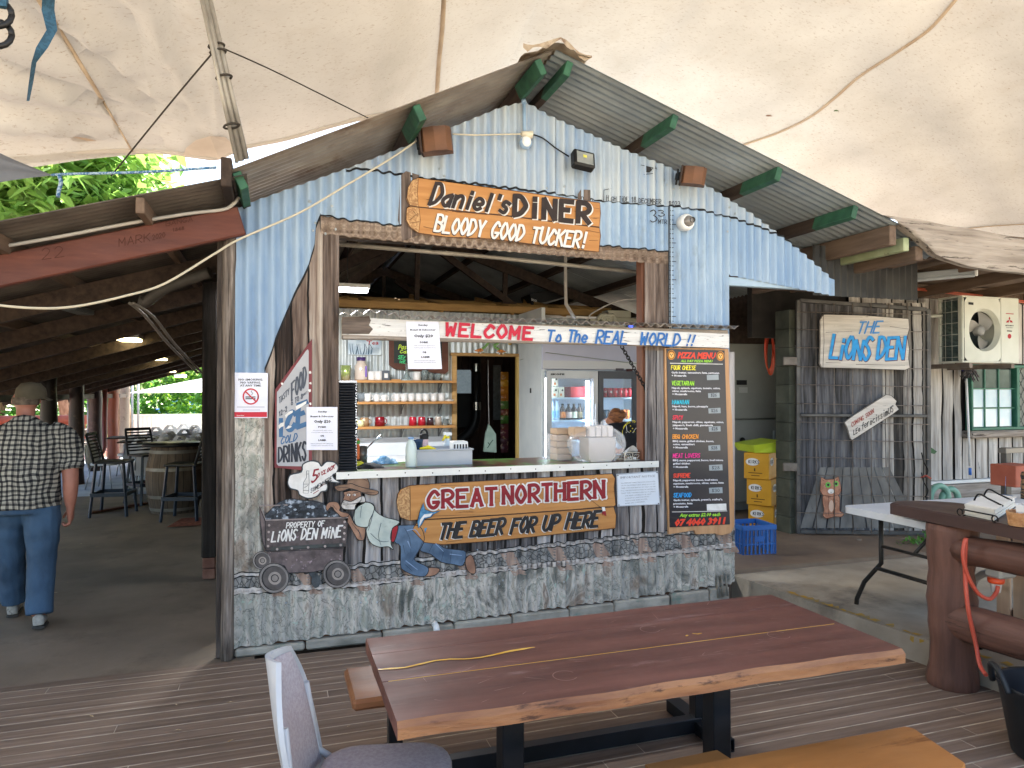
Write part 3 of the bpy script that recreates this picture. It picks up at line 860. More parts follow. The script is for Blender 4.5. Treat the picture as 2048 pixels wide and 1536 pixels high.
# green window
win = thing('green_window', 'small green framed window reflecting white shapes in the slab wall', 'window', ((WX0+WX1)/2, 6.5, WZ0))
m_gf = mat('green_frame', '2f6450', '3a7360', 9, rough=.5)
for a in ((WX0, WX0+.03, WZ0, WZ1), (8.87, 8.92, WZ0, WZ1), (WX1-.03, WX1, WZ0, WZ1)): part('frame_stile', MB().box(a[0], a[1], 6.47, 6.56, a[2], a[3], .004), m_gf, win)
for a in ((WX0, WX1, WZ0-.03, WZ0+.005), (WX0, WX1, WZ1-.005, WZ1+.03)): part('frame_rail', MB().box(a[0], a[1], 6.465, 6.562, a[2], a[3], .004), m_gf, win)
for i in range(3):
    for j in range(3):
        xa, xb = WX0+.03+i*.237, WX0+.03+(i+1)*.237
        za, zb = WZ0+.005+j*.2417, WZ0+.005+(j+1)*.2417
        part('window_pane', MB().box(xa+.006, xb-.006, 6.522, 6.528, za+.006, zb-.006), mat('painted_reflection_glass', 'b9d6e4' , 'd9e8ee', 3, rough=.12, spec=.8) if j < 2 else mat('dark_glass', '40504b', '5b6b64', 3, rough=.1, spec=.8), win)  # lower panes coloured pale to stand for reflected white shapes
for i in (1, 2): part('glazing_bar', MB().box(WX0+.03+i*.237-.008, WX0+.03+i*.237+.008, 6.505, 6.535, WZ0, WZ1), m_gf, win)
for j in (1, 2): part('glazing_bar', MB().box(WX0, 8.87, 6.503, 6.537, WZ0+.2417*j-.008, WZ0+.2417*j+.008), m_gf, win)
b = MB()
for k in range(-8, 16):
    for s in (-1, 1):
        za, zb = WZ0, WZ1; xa = 8.92+k*.085; xb = xa+s*(zb-za)*.55
        A, B_ = Vector((xa, 6.49, za)), Vector((xb, 6.49, zb))
        ts = [(8.92-xa)/(xb-xa), (WX1-.03-xa)/(xb-xa)]
        t0, t1 = max(0, min(ts)), min(1, max(ts))
        if t1 > t0: b.tube([A+(B_-A)*t0+Vector((0, .003*s, 0)), A+(B_-A)*t1+Vector((0, .003*s, 0))], .004, 4)
part('security_mesh', b, mat('mesh_grey', '2d3a34'), win)
part('screen_back', MB().box(8.92, WX1-.03, 6.51, 6.52, WZ0, WZ1), mat('screen_grey', '8a8d86', rough=.6), win)
b = MB().box(8.04, 9.95, 6.42, 6.58, WZ0-.125, WZ0-.035, .02); part('sill', b, m_slab, win)
# awning of the right building: log slab fascia, rafters, lining
aw = thing('bar_awning', 'timber lined awning with a rough weathered slab fascia at the right', 'awning', (7, 5, 2.7))
FP = plane((0, 4.4, 0), (0, -1, 0))
top = [(1768, 430), (1800, 434), (1850, 441), (1900, 452), (1950, 459), (2048, 478), (2150, 492), (2300, 512)]
bot = [(2300, 566), (2150, 560), (2048, 546), (1990, 541), (1940, 533), (1890, 517), (1872, 508), (1840, 478), (1800, 450)]
b = MB(); N = 40
pt = [at(x, y, Y=4.4) for x, y in top]; pb = [at(x, y, Y=4.4) for x, y in reversed(bot)]
def pl_(q, u):
    t = u*(len(q)-1); i = min(len(q)-2, int(t)); return q[i].lerp(q[i+1], t-i)
def fn(u, v):
    a = pl_(pb, u); c = pl_(pt, u); p = a.lerp(c, v)
    n = mnoise.noise(Vector((p.x*3, p.z*14, 1)))*.016+mnoise.noise(Vector((p.x*9, p.z*40, 4)))*.006
    return (p.x, 4.4-.02*math.sin(math.pi*v)-n, p.z)
b.grid(fn, N, 10)
def fn2(u, v):
    a = pl_(pb, u); return (a.x, 4.4+.07*v, a.z+.004)
b.grid(fn2, N, 1)
def fn3(u, v):
    a = pl_(pt, u); return (a.x, 4.4+.07*v, a.z-.002)
b.grid(fn3, N, 1)
part('fascia_slab', b, m_slab, aw)
b = MB().box(5.15, 12, 4.48, 6.65, 2.99, 3.03); part('awning_lining', b, m_rafter, aw)
b = MB().bar((5.0, 4.5, 3.0), (12, 4.5, 3.0), .06, .1); part('front_bearer', b, m_rafter, aw)
b = MB().bar((5.15, 6.5, 2.9), (12, 6.5, 2.9), .08, .16, .008); part('wall_plate', b, m_rafter, aw)
for xx in (5.45, 6.3, 7.2, 8.1, 9.0): part('awning_rafter', MB().bar((xx, 4.5, 2.93), (xx, 6.5, 2.86), .06, .12, .006), m_rafter, aw)
b = MB()
for i in range(24):
    def fn(u, v, i=i): 
        x = 4.54+(i+u)*PIT/1.0; return (x, 5.15+.01*math.sin(2*math.pi*x/PIT), 2.56+.45*v)
    if i < 16: b.grid(fn, 6, 1)
part('black_sheet', b, mat('black_iron', '2a2a2b', '3d3d3c', 4, rough=.7), aw)
b = MB().box(5.0, 6.35, 6.6, 6.68, 2.3, 3.0); part('dark_infill', b, m_blk, aw)
# ================================================================ shade sails
def m_sail():
    t = NT('sail_cloth'); B = t.b; c = t.coord()
    a = t.noise(c, 1.1, 6, .6); col = t.ramp(a, [(.3, 'b0aaa2'), (.5, 'bdb7af'), (.7, 'c7c2ba')])
    f = t.noise(c, 2.4, 8, .72, .5); col = t.mix(t.ramp(f, [(.56, (0, 0, 0)), (.8, (.42, .42, .42))]), col, lin('aa9a89'))
    s = t.noise(t.coord('Object', (.35, 1, 1)), 60, 4, .7); col = t.mix(t.ramp(s, [(.57, (0, 0, 0)), (.7, (.7, .7, .7))]), col, lin('8f7a66'))
    B.inputs['Roughness'].default_value = .8
    t.t.links.new(col, B.inputs['Base Color'])
    t.bump(s, .1, .004)
    out = t.t.nodes['Material Output']; x = t.n('BsdfTranslucent'); mx = t.n('MixShader'); mx.inputs[0].default_value = .04
    t.t.links.new(col, x.inputs[0]); t.t.links.new(B.outputs[0], mx.inputs[1]); t.t.links.new(x.outputs[0], mx.inputs[2]); t.t.links.new(mx.outputs[0], out.inputs[0])
    return t.m
ms = m_sail()
edge = [(-260, 316), (-100, 313), (75, 311), (160, 307), (250, 303), (330, 306), (390, 313), (425, 319), (445, 316), (474, 300), (520, 290), (560, 283), (610, 270), (660, 255), (705, 243), (740, 235)]
E3 = [tuple(at(x, y, Y=6.6)) for x, y in edge]+[(1.3, 7.0, 4.5), (2.2, 7.4, 4.75), (3.6, 7.6, 4.75), (5.5, 7.4, 4.5), (8, 7.2, 3.9), (9.6, 7.0, 3.5), (12, 7.0, 3.2)]
E3 = [(-9, 6.6, 3.5), (-5, 6.6, 3.5)]+E3
def edge_at(x):
    for a, c in zip(E3, E3[1:]):
        if x <= c[0]: t = (x-a[0])/(c[0]-a[0]); return (a[1]+(c[1]-a[1])*t, a[2]+(c[2]-a[2])*t)
    return E3[-1][1:]
NC = (-.5, 6.6)                       # the corner where the cloth is pulled tight
def sail_z(x, y):
    ye, ze = edge_at(x)
    d = max(0, ye-y)
    z = ze+1.15*(1-math.exp(-d*.24))
    z += .10*math.sin(max(0, min(1, (x+6)/14))*math.pi)*min(1, d*.3)
    r = math.hypot(x-NC[0], y-NC[1]); a = math.atan2(y-NC[1], x-NC[0])
    amp = .075*math.exp(-((r-2.2)/1.9)**2)*max(0, min(1, r*1.4))
    z += amp*(math.sin(a*23+.7*r)+.6*math.sin(a*41+1.3))*max(0, min(1, (.3-math.cos(a))/.6) )
    r2 = math.hypot(x-10.5, y-7); a2 = math.atan2(y-7, x-10.5); z += .02*math.exp(-((r2-4)/3)**2)*math.sin(a2*30)
    z += .03*mnoise.noise(Vector((x*.7, y*.7, 2)))+.006*mnoise.noise(Vector((x*3, y*3, 5)))
    return z
sail = thing('shade_sail', 'large off white shade sail stretched over the deck and above the diner roof', 'shade sail', (2, 2, 4))
xs = sorted(set([-9+.14*i for i in range(150)]+[p[0] for p in E3])); NV = 70
b = MB(); vs = []; nx = len(xs)
for j in range(NV+1):
    for x in xs:
        ye, ze = edge_at(x); y = .7+(ye-.7)*(1-(1-j/NV)**1.0)
        vs.append((x, y, sail_z(x, y)))
b.add(vs, [(j*nx+i, j*nx+i+1, (j+1)*nx+i+1, (j+1)*nx+i) for j in range(NV) for i in range(nx-1)], True)
part('sail_cloth', b, ms, sail)
def on_sail(px, py, dz=-.012):
    lo, hi = 1.0, 14.0
    for t_ in range(40):
        m_ = (lo+hi)/2; p = at(px, py, Y=m_)
        if p.y > edge_at(p.x)[0] or p.z > sail_z(p.x, p.y): hi = m_
        else: lo = m_
    return at(px, py, Y=lo)+Vector((0, 0, dz))
m_seam = mat('seam_tape', 'a8937c', 'bda993', 5, rough=.8)
def seam(pts, w, m=m_seam, nm='seam'):
    b = MB(); q = []
    pts = cat_rom(pts, 12)
    for p in pts: q.append(tuple(on_sail(*p)))
    b.tube(q, w, 6, flat=.35, up=(0, 0, 1)); return part(nm, b, m, sail)
seam([(888, -8), (884, 60), (878, 120), (874, 184), (868, 260)], .022)
seam([(212, -6), (232, 60), (262, 150), (300, 260), (306, 300)] if 0 else [(75, -10), (118, 55), (170, 140), (215, 215), (265, 300)], .022)
seam([(1912, -4), (1860, 55), (1800, 98), (1720, 150), (1668, 195), (1620, 232), (1560, 262), (1490, 287), (1400, 318)], .02)
seam([(1930, 456), (1990, 450), (2060, 446)], .02)
b = MB(); q = [(x, edge_at(x)[0]-.02, edge_at(x)[1]) for x in [-6+.1*i for i in range(75)]]; b.tube(q, .035, 6, flat=.5); part('hem', b, mat('hem_cloth', 'c9bfb5', rough=.8), sail)
b = MB()
pt = [on_sail(x, y, -.025) for x, y in ((366, 308), (372, 290), (392, 274), (420, 266), (450, 268), (466, 282), (470, 300), (440, 314), (424, 316), (395, 312))]
b.ngon(pt); part('corner_patch', b, mat('patch_cloth', 'c5b6a8', 'd3c6b9', 4, rough=.85), sail)
for x, y, r, m_, lb in ((1673, 221, .035, mat('leaf_litter_green', '55683a'), 'green leaf lying on top of the shade sail'), (1538, 231, .04, mat('leaf_litter_brown', '8d6a55'), 'brown leaf lying on top of the shade sail'), (168, 278, .09, mat('patch_tan', 'bfa992'), 'tan oval stain patch on the left of the shade sail')):
    p = on_sail(x, y, -.004); b = MB(); b.ngon([p+Vector((r*math.cos(a*.524), r*.45*math.sin(a*.524), .004*math.sin(a))) for a in range(12)]); solo('fallen_leaf' if r < .08 else 'sail_patch', b, m_, lb, 'leaf' if r < .08 else 'patch')
# lower grey sail at the far left with its blue rope
b = MB()
A_, B_, C_ = at(-120, 240, Y=5.4), at(108, 351, Y=5.3), at(-120, 395, Y=5.0)
def fng(u, v): p = A_.lerp(C_, v).lerp(B_, u); return (p.x, p.y+.02*math.sin(v*14)*(1-u), p.z+.06*math.sin(math.pi*v)*(1-u)-.05*math.sin(math.pi*u)*(.5-v))
b.grid(fng, 10, 14); solo('grey_shade_sail', b, mat('grey_sail', '70737a', '7f828a', 3, rough=.7, tl=.25), 'corner of a small dark grey shade sail tied with blue rope', 'shade sail')
m_rope = mat('blue_rope', '3f6d9c', '9fb6cc', 60, rough=.8, rp=(.45, .55)); m_cord = mat('dark_cord', '3b352f', rough=.9)
def rope(name, pts, r, m, lb, cat='rope'):
    b = MB(); b.tube(cat_rom([tuple(at(x, y, Y=q_)) for x, y, q_ in pts], 5), r, 6); return solo(name, b, m, lb, cat)
rope('tie_rope', [(104, 350, 5.29), (140, 348, 5.2), (290, 344, 4.9), (432, 335, 4.62)], .009, m_rope, 'blue and white rope tying the grey sail to the diner roof corner')
rope('rope_tail', [(118, 350, 5.25), (122, 365, 5.25), (118, 380, 5.26), (116, 394, 5.25)], .012, m_rope, 'loose hanging end of the blue and white rope')
rope('guy_cord', [(432, 98, 4.4), (350, 195, 4.7), (222, 352, 5.2)], .005, m_cord, 'thin dark cord running down left from the lashed poles')
rope('guy_cord', [(447, 97, 4.4), (560, 148, 4.9), (736, 236, 5.9)], .005, m_cord, 'thin dark cord running right from the lashed poles')
# lashed poles
ml = thing('sail_mast', 'bundle of lashed galvanised poles rising from the corner of the diner roof', 'pole', tuple(at(478, 322, Y=4.5)))
m_pipe = mat('old_pipe', '8a847c', 'aaa49b', 6, rough=.5, metal=.3)
for a, c, r in (((482, 322, 4.5), (402, -30, 4.30), .019), ((493, 318, 4.52), (412, -30, 4.34), .017), ((474, 326, 4.47), (397, -30, 4.26), .011)): part('pole', MB().tube([at(*a[:2], Y=a[2]), at(*c[:2], Y=c[2])], r, 10), m_pipe, ml)
for (x, y) in ((433, 92), (436, 104), (448, 155), (463, 252)):
    p = at(x, y, Y=4.4); b = MB()
    b.tube([p+Vector((.042*math.cos(a*.524), .04*math.sin(a*.524), .012*math.cos(a*.524))) for a in range(13)], .007, 5); part('lashing', b, m_cord, ml)
# webbing strap and iron chain at the top left
b = MB(); P_ = [(98, -20), (96, 20), (104, 60), (84, 95), (68, 125), (62, 165), (56, 202)]; W_ = [26, 26, 22, 24, 10, 9, 6]
def strap(u, v):
    t = v*(len(P_)-1); i = min(len(P_)-2, int(t)); f = t-i
    x = P_[i][0]+(P_[i+1][0]-P_[i][0])*f; y = P_[i][1]+(P_[i+1][1]-P_[i][1])*f; w = W_[i]+(W_[i+1]-W_[i])*f
    return at(x+w*(u-.5), y, Y=2.7+.05*math.sin(v*8)+.03*u)
b.grid(strap, 3, 30); solo('webbing_strap', b, mat('webbing_blue', '27485a', '33586c', 70, rough=.7, rp=(.45, .55)), 'blue grey webbing strap hanging at the top left', 'strap')
b = MB(); p = at(2, 30, Y=2.4)
for k, y in enumerate((28, 68)):
    c = at(-4, y, Y=2.4); b.tube([c+Vector((.034*math.cos(a*.45), .01*math.sin(a*.45), .04*math.sin(a*.45))) for a in range(15)], .0085, 8)
ch_ = thing('steel_hook', 'dark iron hook links on a blue strap end at the top left corner', 'hook', tuple(at(2, 80, Y=2.4))); part('hook_links', b, mat('dark_iron', '2b2a2a', rough=.5, metal=.5), ch_)
part('strap_end', MB().box(at(-20, 0, Y=2.4).x, at(15, 0, Y=2.4).x, 2.39, 2.41, at(0, 14, Y=2.4).z, at(0, -20, Y=2.4).z), MATS['webbing_blue'], ch_)
# white conduit along the red rafter
rope('beam_conduit', [(-60, 505, 4.7), (0, 494, 4.7), (120, 473, 4.7), (240, 450, 4.7), (370, 428, 4.7), (440, 420, 4.7), (462, 412, 4.72), (478, 395, 4.74)], .011, mat('conduit_white', 'b5b0aa', rough=.5), 'white conduit clipped along the red rafter', 'conduit')
b = MB()
for s, p0, p1, h in (('22', (84, 519), (128, 513), 22), ('MARK', (238, 493), (300, 482), 16), ('2020', (305, 480), (330, 474), 10), ('BANGA', (332, 452), (385, 442), 9), ('1848', (345, 463), (368, 459), 6)): brush(b, s, p0, p1, h, 1.5, plane((0, 4.719, 0), (0, -1, 0)), .001, 0, 0)
part('carved_graffiti', b, mat('carved_dark', '4d2c22', rough=.9), lean)
# ================================================================ paint colours
def pm(name, c, c2=None, sc=18, **k): return mat('paint_'+name, c, c2, sc, rough=k.pop('rough', .6), **k)
p_white = pm('white', 'e6e3df', 'd2cec8'); p_black = pm('black', '1b1a1c', '2b2829'); p_red = pm('red', 'a8202a', '8f1b26'); p_bright = pm('bright_red', 'c8243c', 'b01e36')
p_bluel = pm('sign_blue', '2f6fb4', '2a5f9e'); p_ink = pm('dark_brown', '33251f', '241a17')
m_signw = mat('sign_timber', 'a8713c', 'c08a50', 1, (2, 10, 22), .55, .12, rp=(.28, .7), wear='6d4522', wr=(.63, .67), wsc=2.2, spec=.3)
m_signw2 = mat('menu_timber', 'a87c56', 'c69a70', 1, (16, 10, 2), .6, .12, rp=(.28, .7), wear='7d5436', wr=(.64, .7), wsc=2)
m_endg = mat('end_grain', '9a7048', 'c39a6a', 30, rough=.7, rp=(.4, .6), dist=2)
m_whitew = mat('white_washed_board', 'c9c6c2', 'e0ddd9', 1, (3, 12, 30), .75, .3, rp=(.3, .6), wear='38332f', wr=(.585, .62), wsc=2.6)
m_paper = mat('paper', 'dcdcea', 'e4e4ee', 3, rough=.35)
def zc_(ox, oy, k): return lambda x, y: (ox+x/k, oy+y/k)
zA = zc_(460, 900, 3.84); zB = zc_(780, 920, 2.9257); zC = zc_(700, 50, 2.9257); zD = zc_(660, 480, 3.0118); zF = zc_(440, 640, 4.2675); zG = zc_(1280, 660, 3.072)
def Z(f, s): 
    a = [float(q) for q in s.replace(',', ' ').split()]
    return [f(a[i], a[i+1]) for i in range(0, len(a), 2)]
def closed(b, pts, w, off, pl=WALL): return line(b, list(pts)+[pts[0], pts[1]], w, pl, off)
# ---------------------------------------------------------------- mine cart cut-out
cart = thing('mine_cart_cutout', 'painted cut-out of a rusty mine cart heaped with coal on the wall', 'mural cut-out', tuple(on(610, 1190, WALL)))
m_cart = mat('painted_rust', '3a3333', '5c5150', 16, rough=.6, rp=(.35, .6), wear='8a7480', wr=(.62, .67), wsc=30)
m_cart2 = mat('painted_rust_low', '4a4040', '6d605f', 16, rough=.6, rp=(.35, .6), wear='a08c93', wr=(.6, .66), wsc=26)
m_coal = mat('painted_coal', '1d2025', '3a4049', 24, rough=.6, rp=(.4, .55), c='a9b2bd')
m_wheel = mat('painted_wheel', '6a6461', '8f8883', 10, rough=.6)
frontp = Z(zA, '270 545 905 520 902 640 890 740 275 775 268 660')
sidep = Z(zA, '225 430 270 545 275 775 250 705 232 560')
lowp = Z(zA, '286 770 868 745 868 860 790 905 640 938 450 945 420 890 286 870')
coalp = Z(zA, '262 505 300 470 370 405 430 380 480 374 560 388 640 390 700 405 745 432 800 470 850 512 560 530 272 545')
part('cart_body', board(MB(), lowp, WALL, .022, .010), m_cart2, cart)
part('cart_front', board(MB(), frontp, WALL, .026, .012), m_cart, cart)
part('cart_side', board(MB(), sidep, WALL, .025, .012), m_cart2, cart)
part('coal_heap', board(MB(), coalp, WALL, .0235, .011), m_coal, cart)
Rm = random.Random(12)
for k in range(26):
    cx, cy = zA(Rm.uniform(320, 780), Rm.uniform(410, 510))
    if cy < 1004+abs(cx-600)*.16: continue
    n = Rm.randint(4, 6); r = Rm.uniform(2.5, 6)
    pts = [(cx+r*Rm.uniform(.6, 1)*math.cos(6.28*i/n), cy+r*.7*Rm.uniform(.6, 1)*math.sin(6.28*i/n)) for i in range(n)]
    part('coal_lump', board(MB(), pts, WALL, .025+k*.0001, .003), pm(['coal_dark', 'coal_mid', 'coal_light'][k % 3], ['14161a', '3d444d', '98a2ae'][k % 3]), cart)
b = MB()
for q, o in ((frontp, .0265), (sidep, .0262), (lowp, .0225), (coalp, .0240)): closed(b, q, 1.6, o)
line(b, Z(zA, '290 782 865 755'), 1.2, WALL, .0268)
part('black_outline', b, p_black, cart)
b = MB(); line(b, Z(zA, '225 430 440 422'), 2.5, WALL, .0266); line(b, Z(zA, '240 450 275 540 905 518'), 2.6, WALL, .0268); part('rim_edge', b, pm('rim', '9a8d88', '7d716e'), cart)
b = MB(); line(b, Z(zA, '318 760 600 742 862 728'), 7, WALL, .027); part('iron_strap', b, pm('strap', '2f3232', '444847'), cart)
b = MB()
for (x, y) in ((300, 578), (297, 630), (295, 688), (292, 738), (880, 552), (880, 595), (878, 640), (875, 685), (362, 762), (475, 755), (600, 748), (730, 740), (850, 730)):
    c = zA(x, y); paint(b, [(c[0]+2.6*math.cos(a*.785), c[1]+2.6*math.sin(a*.785)) for a in range(8)], WALL, .0275)
part('rivet', b, pm('rivet', 'b5a6a0', '8d807c'), cart)
for (cx, cy, r, nm) in ((*zA(245, 850), 19, 0), (*zA(337, 985), 31, 1), (*zA(822, 953), 29, 1)):
    w = None
    o = .0215 if not nm else .029
    b = MB(); b.prism([on(cx+r*math.cos(a*.2618), cy+r*.98*math.sin(a*.2618), WALL, o) for a in range(24)], WALL[1], .008); w = part('cart_wheel', b, m_wheel, cart)
    for f, m_ in ((.99, p_black), (.94, m_wheel), (.80, p_black), (.76, pm('wheel_dark', '4b4644', '5d5755')), (.42, pm('hub', '8a8079', 'a0958d')), (.26, p_black), (.2, pm('hub2', '77706b', '948b84'))):
        o += .0004
        b = MB(); paint(b, [(cx+r*f*math.cos(a*.2618)+(r*.06 if f < .8 else 0), cy+r*f*math.sin(a*.2618)) for a in range(24)], WALL, o); part('wheel_ring', b, m_, w)
b = MB(); brush(b, 'PROPERTY OF', zA(432, 600), zA(722, 584), 10.5, 2.0, WALL, .0276, .15); brush(b, 'LiONS DEN MiNE', zA(318, 705), zA(848, 668), 21, 3.4, WALL, .0276, .2, jit=.06)
part('lettering', b, p_white, cart)
# ---------------------------------------------------------------- miner cut-out
mi = thing('miner_cutout', 'painted cut-out of a bearded miner in a wide hat and jeans pushing the cart', 'mural cut-out', tuple(on(820, 1150, WALL)))
m_jean = mat('painted_denim', '43566c', '5f768f', 10, rough=.6, rp=(.35, .65), wear='7d93b0', wr=(.6, .7), wsc=8)
m_shirt = mat('painted_shirt', 'a3ada6', 'c2c8be', 7, rough=.6, wear='8a948f', wr=(.6, .7), wsc=9)
m_skinp = mat('painted_skin', '84604d', 'a37d66', 12, rough=.6)
m_hatp = mat('painted_hat', '6e5342', '94745d', 9, rough=.6)
m_beard = mat('painted_beard', 'b0a9a2', 'd0cac4', 34, rough=.6, rp=(.4, .6))
MI = [('jeans_leg', m_jean, '1480 640 1560 680 1640 750 1740 765 1812 785 1790 886 1720 880 1620 860 1540 800 1455 765', .022),
      ('bare_foot', m_skinp, '1812 832 1850 805 1876 850 1886 942 1838 942 1808 885', .0225), ('bare_foot', m_skinp, '1518 908 1570 903 1612 915 1592 950 1560 966 1498 968', .0228),
      ('jeans', m_jean, '1285 590 1340 578 1440 580 1480 620 1492 690 1462 760 1432 800 1422 850 1522 903 1500 968 1420 965 1330 922 1310 880 1308 740 1262 702', .0235),
      ('belt', p_red, '1268 583 1292 594 1262 702 1234 690 1240 622', .025),
      ('shirt', m_shirt, '975 410 1020 395 1090 410 1112 440 1117 467 1180 512 1297 545 1282 577 1247 602 1241 662 1237 722 1256 767 1216 742 1150 746 1090 722 1060 680 1045 620 1050 590 980 570 945 540 950 480', .0245),
      ('forearm', m_skinp, '965 575 1036 590 1032 682 1002 695 974 680 930 602 888 535 850 506 838 482 880 474 916 490 942 540', .026),
      ('sleeve', m_shirt, '975 412 1060 402 1106 432 1100 482 1072 540 1056 592 975 582 953 530 960 460', .0268),
      ('hand', m_skinp, '735 440 760 402 822 400 846 440 842 465 870 478 912 490 905 512 858 516 830 492 800 462 788 440 768 444 748 468', .0275),
      ('face', m_skinp, '880 320 985 312 1008 340 1003 390 960 412 880 412 868 380 878 350', .0262),
      ('beard', m_beard, '862 402 880 384 930 396 1000 358 1032 358 1038 400 988 430 962 457 900 457 868 450 854 430', .0268),
      ('hat_crown', m_hatp, '902 282 910 216 960 195 1020 200 1060 226 1068 300 980 300', .027),
      ('hat_brim', m_hatp, '803 286 830 270 905 262 935 258 985 278 1060 298 1132 314 1137 335 1100 347 1040 336 980 312 920 297 880 310 830 316', .0278)]
for nm, m_, s, o in MI:
    q = Z(zA, s)
    pp = cat_rom(q, 3, True)
    part(nm, board(MB(), pp, WALL, o, .009), m_, mi)
    part('black_outline', closed(MB(), pp, 1.5, o+.0006), p_black, mi)
b = MB()
for s in ('1340 600 1380 680 1390 790', '1480 700 1440 790 1400 850', '1330 730 1345 800', '1640 780 1625 850', '1560 720 1530 780', '1700 780 1690 870', '1345 880 1400 930', '1100 480 1080 560 1060 620', '1160 560 1140 660 1160 730', '1010 430 1000 520', '985 610 1010 680', '1080 640 1150 700 1220 700'): line(b, Z(zA, s), 1.0, WALL, .0285, .3, 3)
part('crease_lines', b, pm('crease', '27364a', '384456'), mi)
b = MB()
for s in ('1360 620 1420 610 1460 660', '1365 700 1390 760', '1580 720 1640 780', '1690 800 1780 810', '1350 850 1440 920'): line(b, Z(zA, s), 2.2, WALL, .0284, .5, 3)
part('highlights', b, pm('denim_light', '8fa4bf', '7d94b2'), mi)
b = MB()
for x in (912, 955):
    c = zA(x, 345); paint(b, [(c[0]+3.4*math.cos(a*.785), c[1]+2.1*math.sin(a*.785)) for a in range(8)], WALL, .0286)
part('eye_white', b, p_white, mi)
b = MB()
for x in (909, 951):
    c = zA(x, 346); paint(b, [(c[0]+1.4*math.cos(a*.785), c[1]+1.6*math.sin(a*.785)) for a in range(8)], WALL, .0289)
for s in ('895 330 930 332', '945 330 985 325', '930 345 920 378 940 384', '880 385 920 392', '820 292 900 288 1000 322 1110 328', '915 232 1000 215 1055 240', '870 420 900 425', '770 430 800 470', '790 425 822 460', '935 560 1000 640'): line(b, Z(zA, s), .9, WALL, .0288, .2, 3)
part('ink_lines', b, p_black, mi)
# ---------------------------------------------------------------- speech bubble
bub = thing('speech_bubble_cutout', 'white painted speech bubble cut-out about five oclock above the coal', 'mural cut-out', tuple(on(625, 995, WALL)))
q = Z(zA, '443 240 465 190 548 168 558 112 618 84 680 94 702 124 740 90 802 94 832 130 818 175 790 192 805 222 852 252 780 247 737 240 750 275 740 312 700 322 668 356 600 372 535 346 520 312 468 297 448 272')
q = cat_rom(q, 3, True)
part('bubble_board', board(MB(), q, WALL, .03, .012), p_white, bub); part('black_outline', closed(MB(), q, 2.6, .031), pm('bubble_edge', '34383d'), bub)
b = MB(); brush(b, '5', zA(626, 250), zA(660, 243), 25, 3.6, WALL, .0315, .25); brush(b, "O'CLOCK", zA(668, 214), zA(800, 143), 9, 1.7, WALL, .0315, .25); line(b, Z(zA, '640 335 680 310'), 1.4, WALL, .0315); line(b, Z(zA, '690 285 720 262'), 1.4, WALL, .0315)
part('red_lettering', b, pm('bubble_red', '8c2730'), bub)
b = MB(); brush(b, 'SOMEWHERE', zA(618, 332), zA(782, 232), 9, 1.1, WALL, .0316, .1)
for s in ('588 160 588 210 565 250 562 330 600 334 608 252 606 205 606 158 588 160', '588 185 606 184', '566 262 608 262', '565 310 604 312', '572 290 600 270'): line(b, Z(zA, s), .8, WALL, .0316)
part('ink_lettering', b, p_black, bub)
# little rat by the rails
b = MB(); q = Z(zA, '610 950 625 932 650 935 655 955 680 965 695 1000 690 1040 660 1060 640 1050 625 1020 630 980 615 970'); board(b, cat_rom(q, 3, True), WALL, .016, .004)
solo('rat_cutout', b, pm('rat', '33373a', '50565a'), 'small dark painted rat cut-out between the cart wheels', 'mural cut-out')
# ---------------------------------------------------------------- GREAT NORTHERN board
gn = thing('beer_sign', 'timber look beer slogan sign board under the serving hatch', 'sign', tuple(on(1020, 1085, WALL)))
q1 = Z(zB, '38 240 45 200 62 172 112 150 300 136 700 114 1060 94 1300 80 1318 108 1311 160 1321 262 1310 272 850 306 500 330 140 352 112 355 62 336 44 290')
q2 = Z(zB, '180 352 500 333 850 309 1308 275 1324 325 1318 400 1000 432 600 474 310 495 200 482 130 410 150 375')
part('sign_plank', board(MB(), q1, WALL, .026, .014), m_signw, gn); part('sign_plank', board(MB(), q2, WALL, .024, .012), m_signw, gn)
e = Z(zB, '112 152 75 168 48 205 40 245 46 290 64 334 112 353 118 300 116 200'); part('end_grain', board(MB(), e, WALL, .0275, .003), m_endg, gn)
b = MB(); closed(b, q1, 1.4, .0268); closed(b, q2, 1.4, .0248); line(b, Z(zB, '117 152 119 352'), 1.0, WALL, .028)
for s in ('200 330 420 322 640 322', '700 320 900 300 1100 290', '300 150 420 146', '950 300 1300 268', '330 480 420 468', '1180 420 1310 396', '60 240 90 220 100 260 80 280', '70 200 100 190'): line(b, Z(zB, s), .9, WALL, .0272, .5)
part('crack_lines', b, pm('crack', '4a2e1a'), gn)
for w, c, o, nm in ((13.0, p_white, .0275, 'white_edging'), (7.4, pm('beer_red', '8f1f28', '7a1821', wear='d6cfc8', wr=(.68, .7), wsc=60), .0312, 'lettering')):
    b = MB(); brush(b, 'GREAT', zB(225, 282), zB(622, 262), 33, w, WALL, o, 0, 0, serif=.6, gap=2.8); brush(b, 'NORTHERN', zB(664, 255), zB(1250, 218), 33, w, WALL, o, 0, 0, serif=.6, gap=2.8)
    part(nm, b, c, gn)
for w, c, o, dx, dy, nm in ((6.6, p_white, .0258, -1.8, 1.2, 'white_shadow'), (6.6, p_black, .0295, 0, 0, 'slogan_lettering')):
    b = MB(); brush(b, 'THE BEER FOR UP HERE', zB(285, 462), zB(1212, 388), 30, w, WALL, o, .28, .1, .05, dx=dx, dy=dy); part(nm, b, c, gn)
b = MB(); paint(b, Z(zB, '160 360 175 300 195 250 205 290 250 305 300 295 255 318 240 335 205 345 185 380 165 400'), WALL, .0325); paint(b, Z(zB, '200 400 218 395 205 430'), WALL, .0325); part('marlin_body', b, pm('marlin', '2d5f86', '5d93b5', 30), gn)
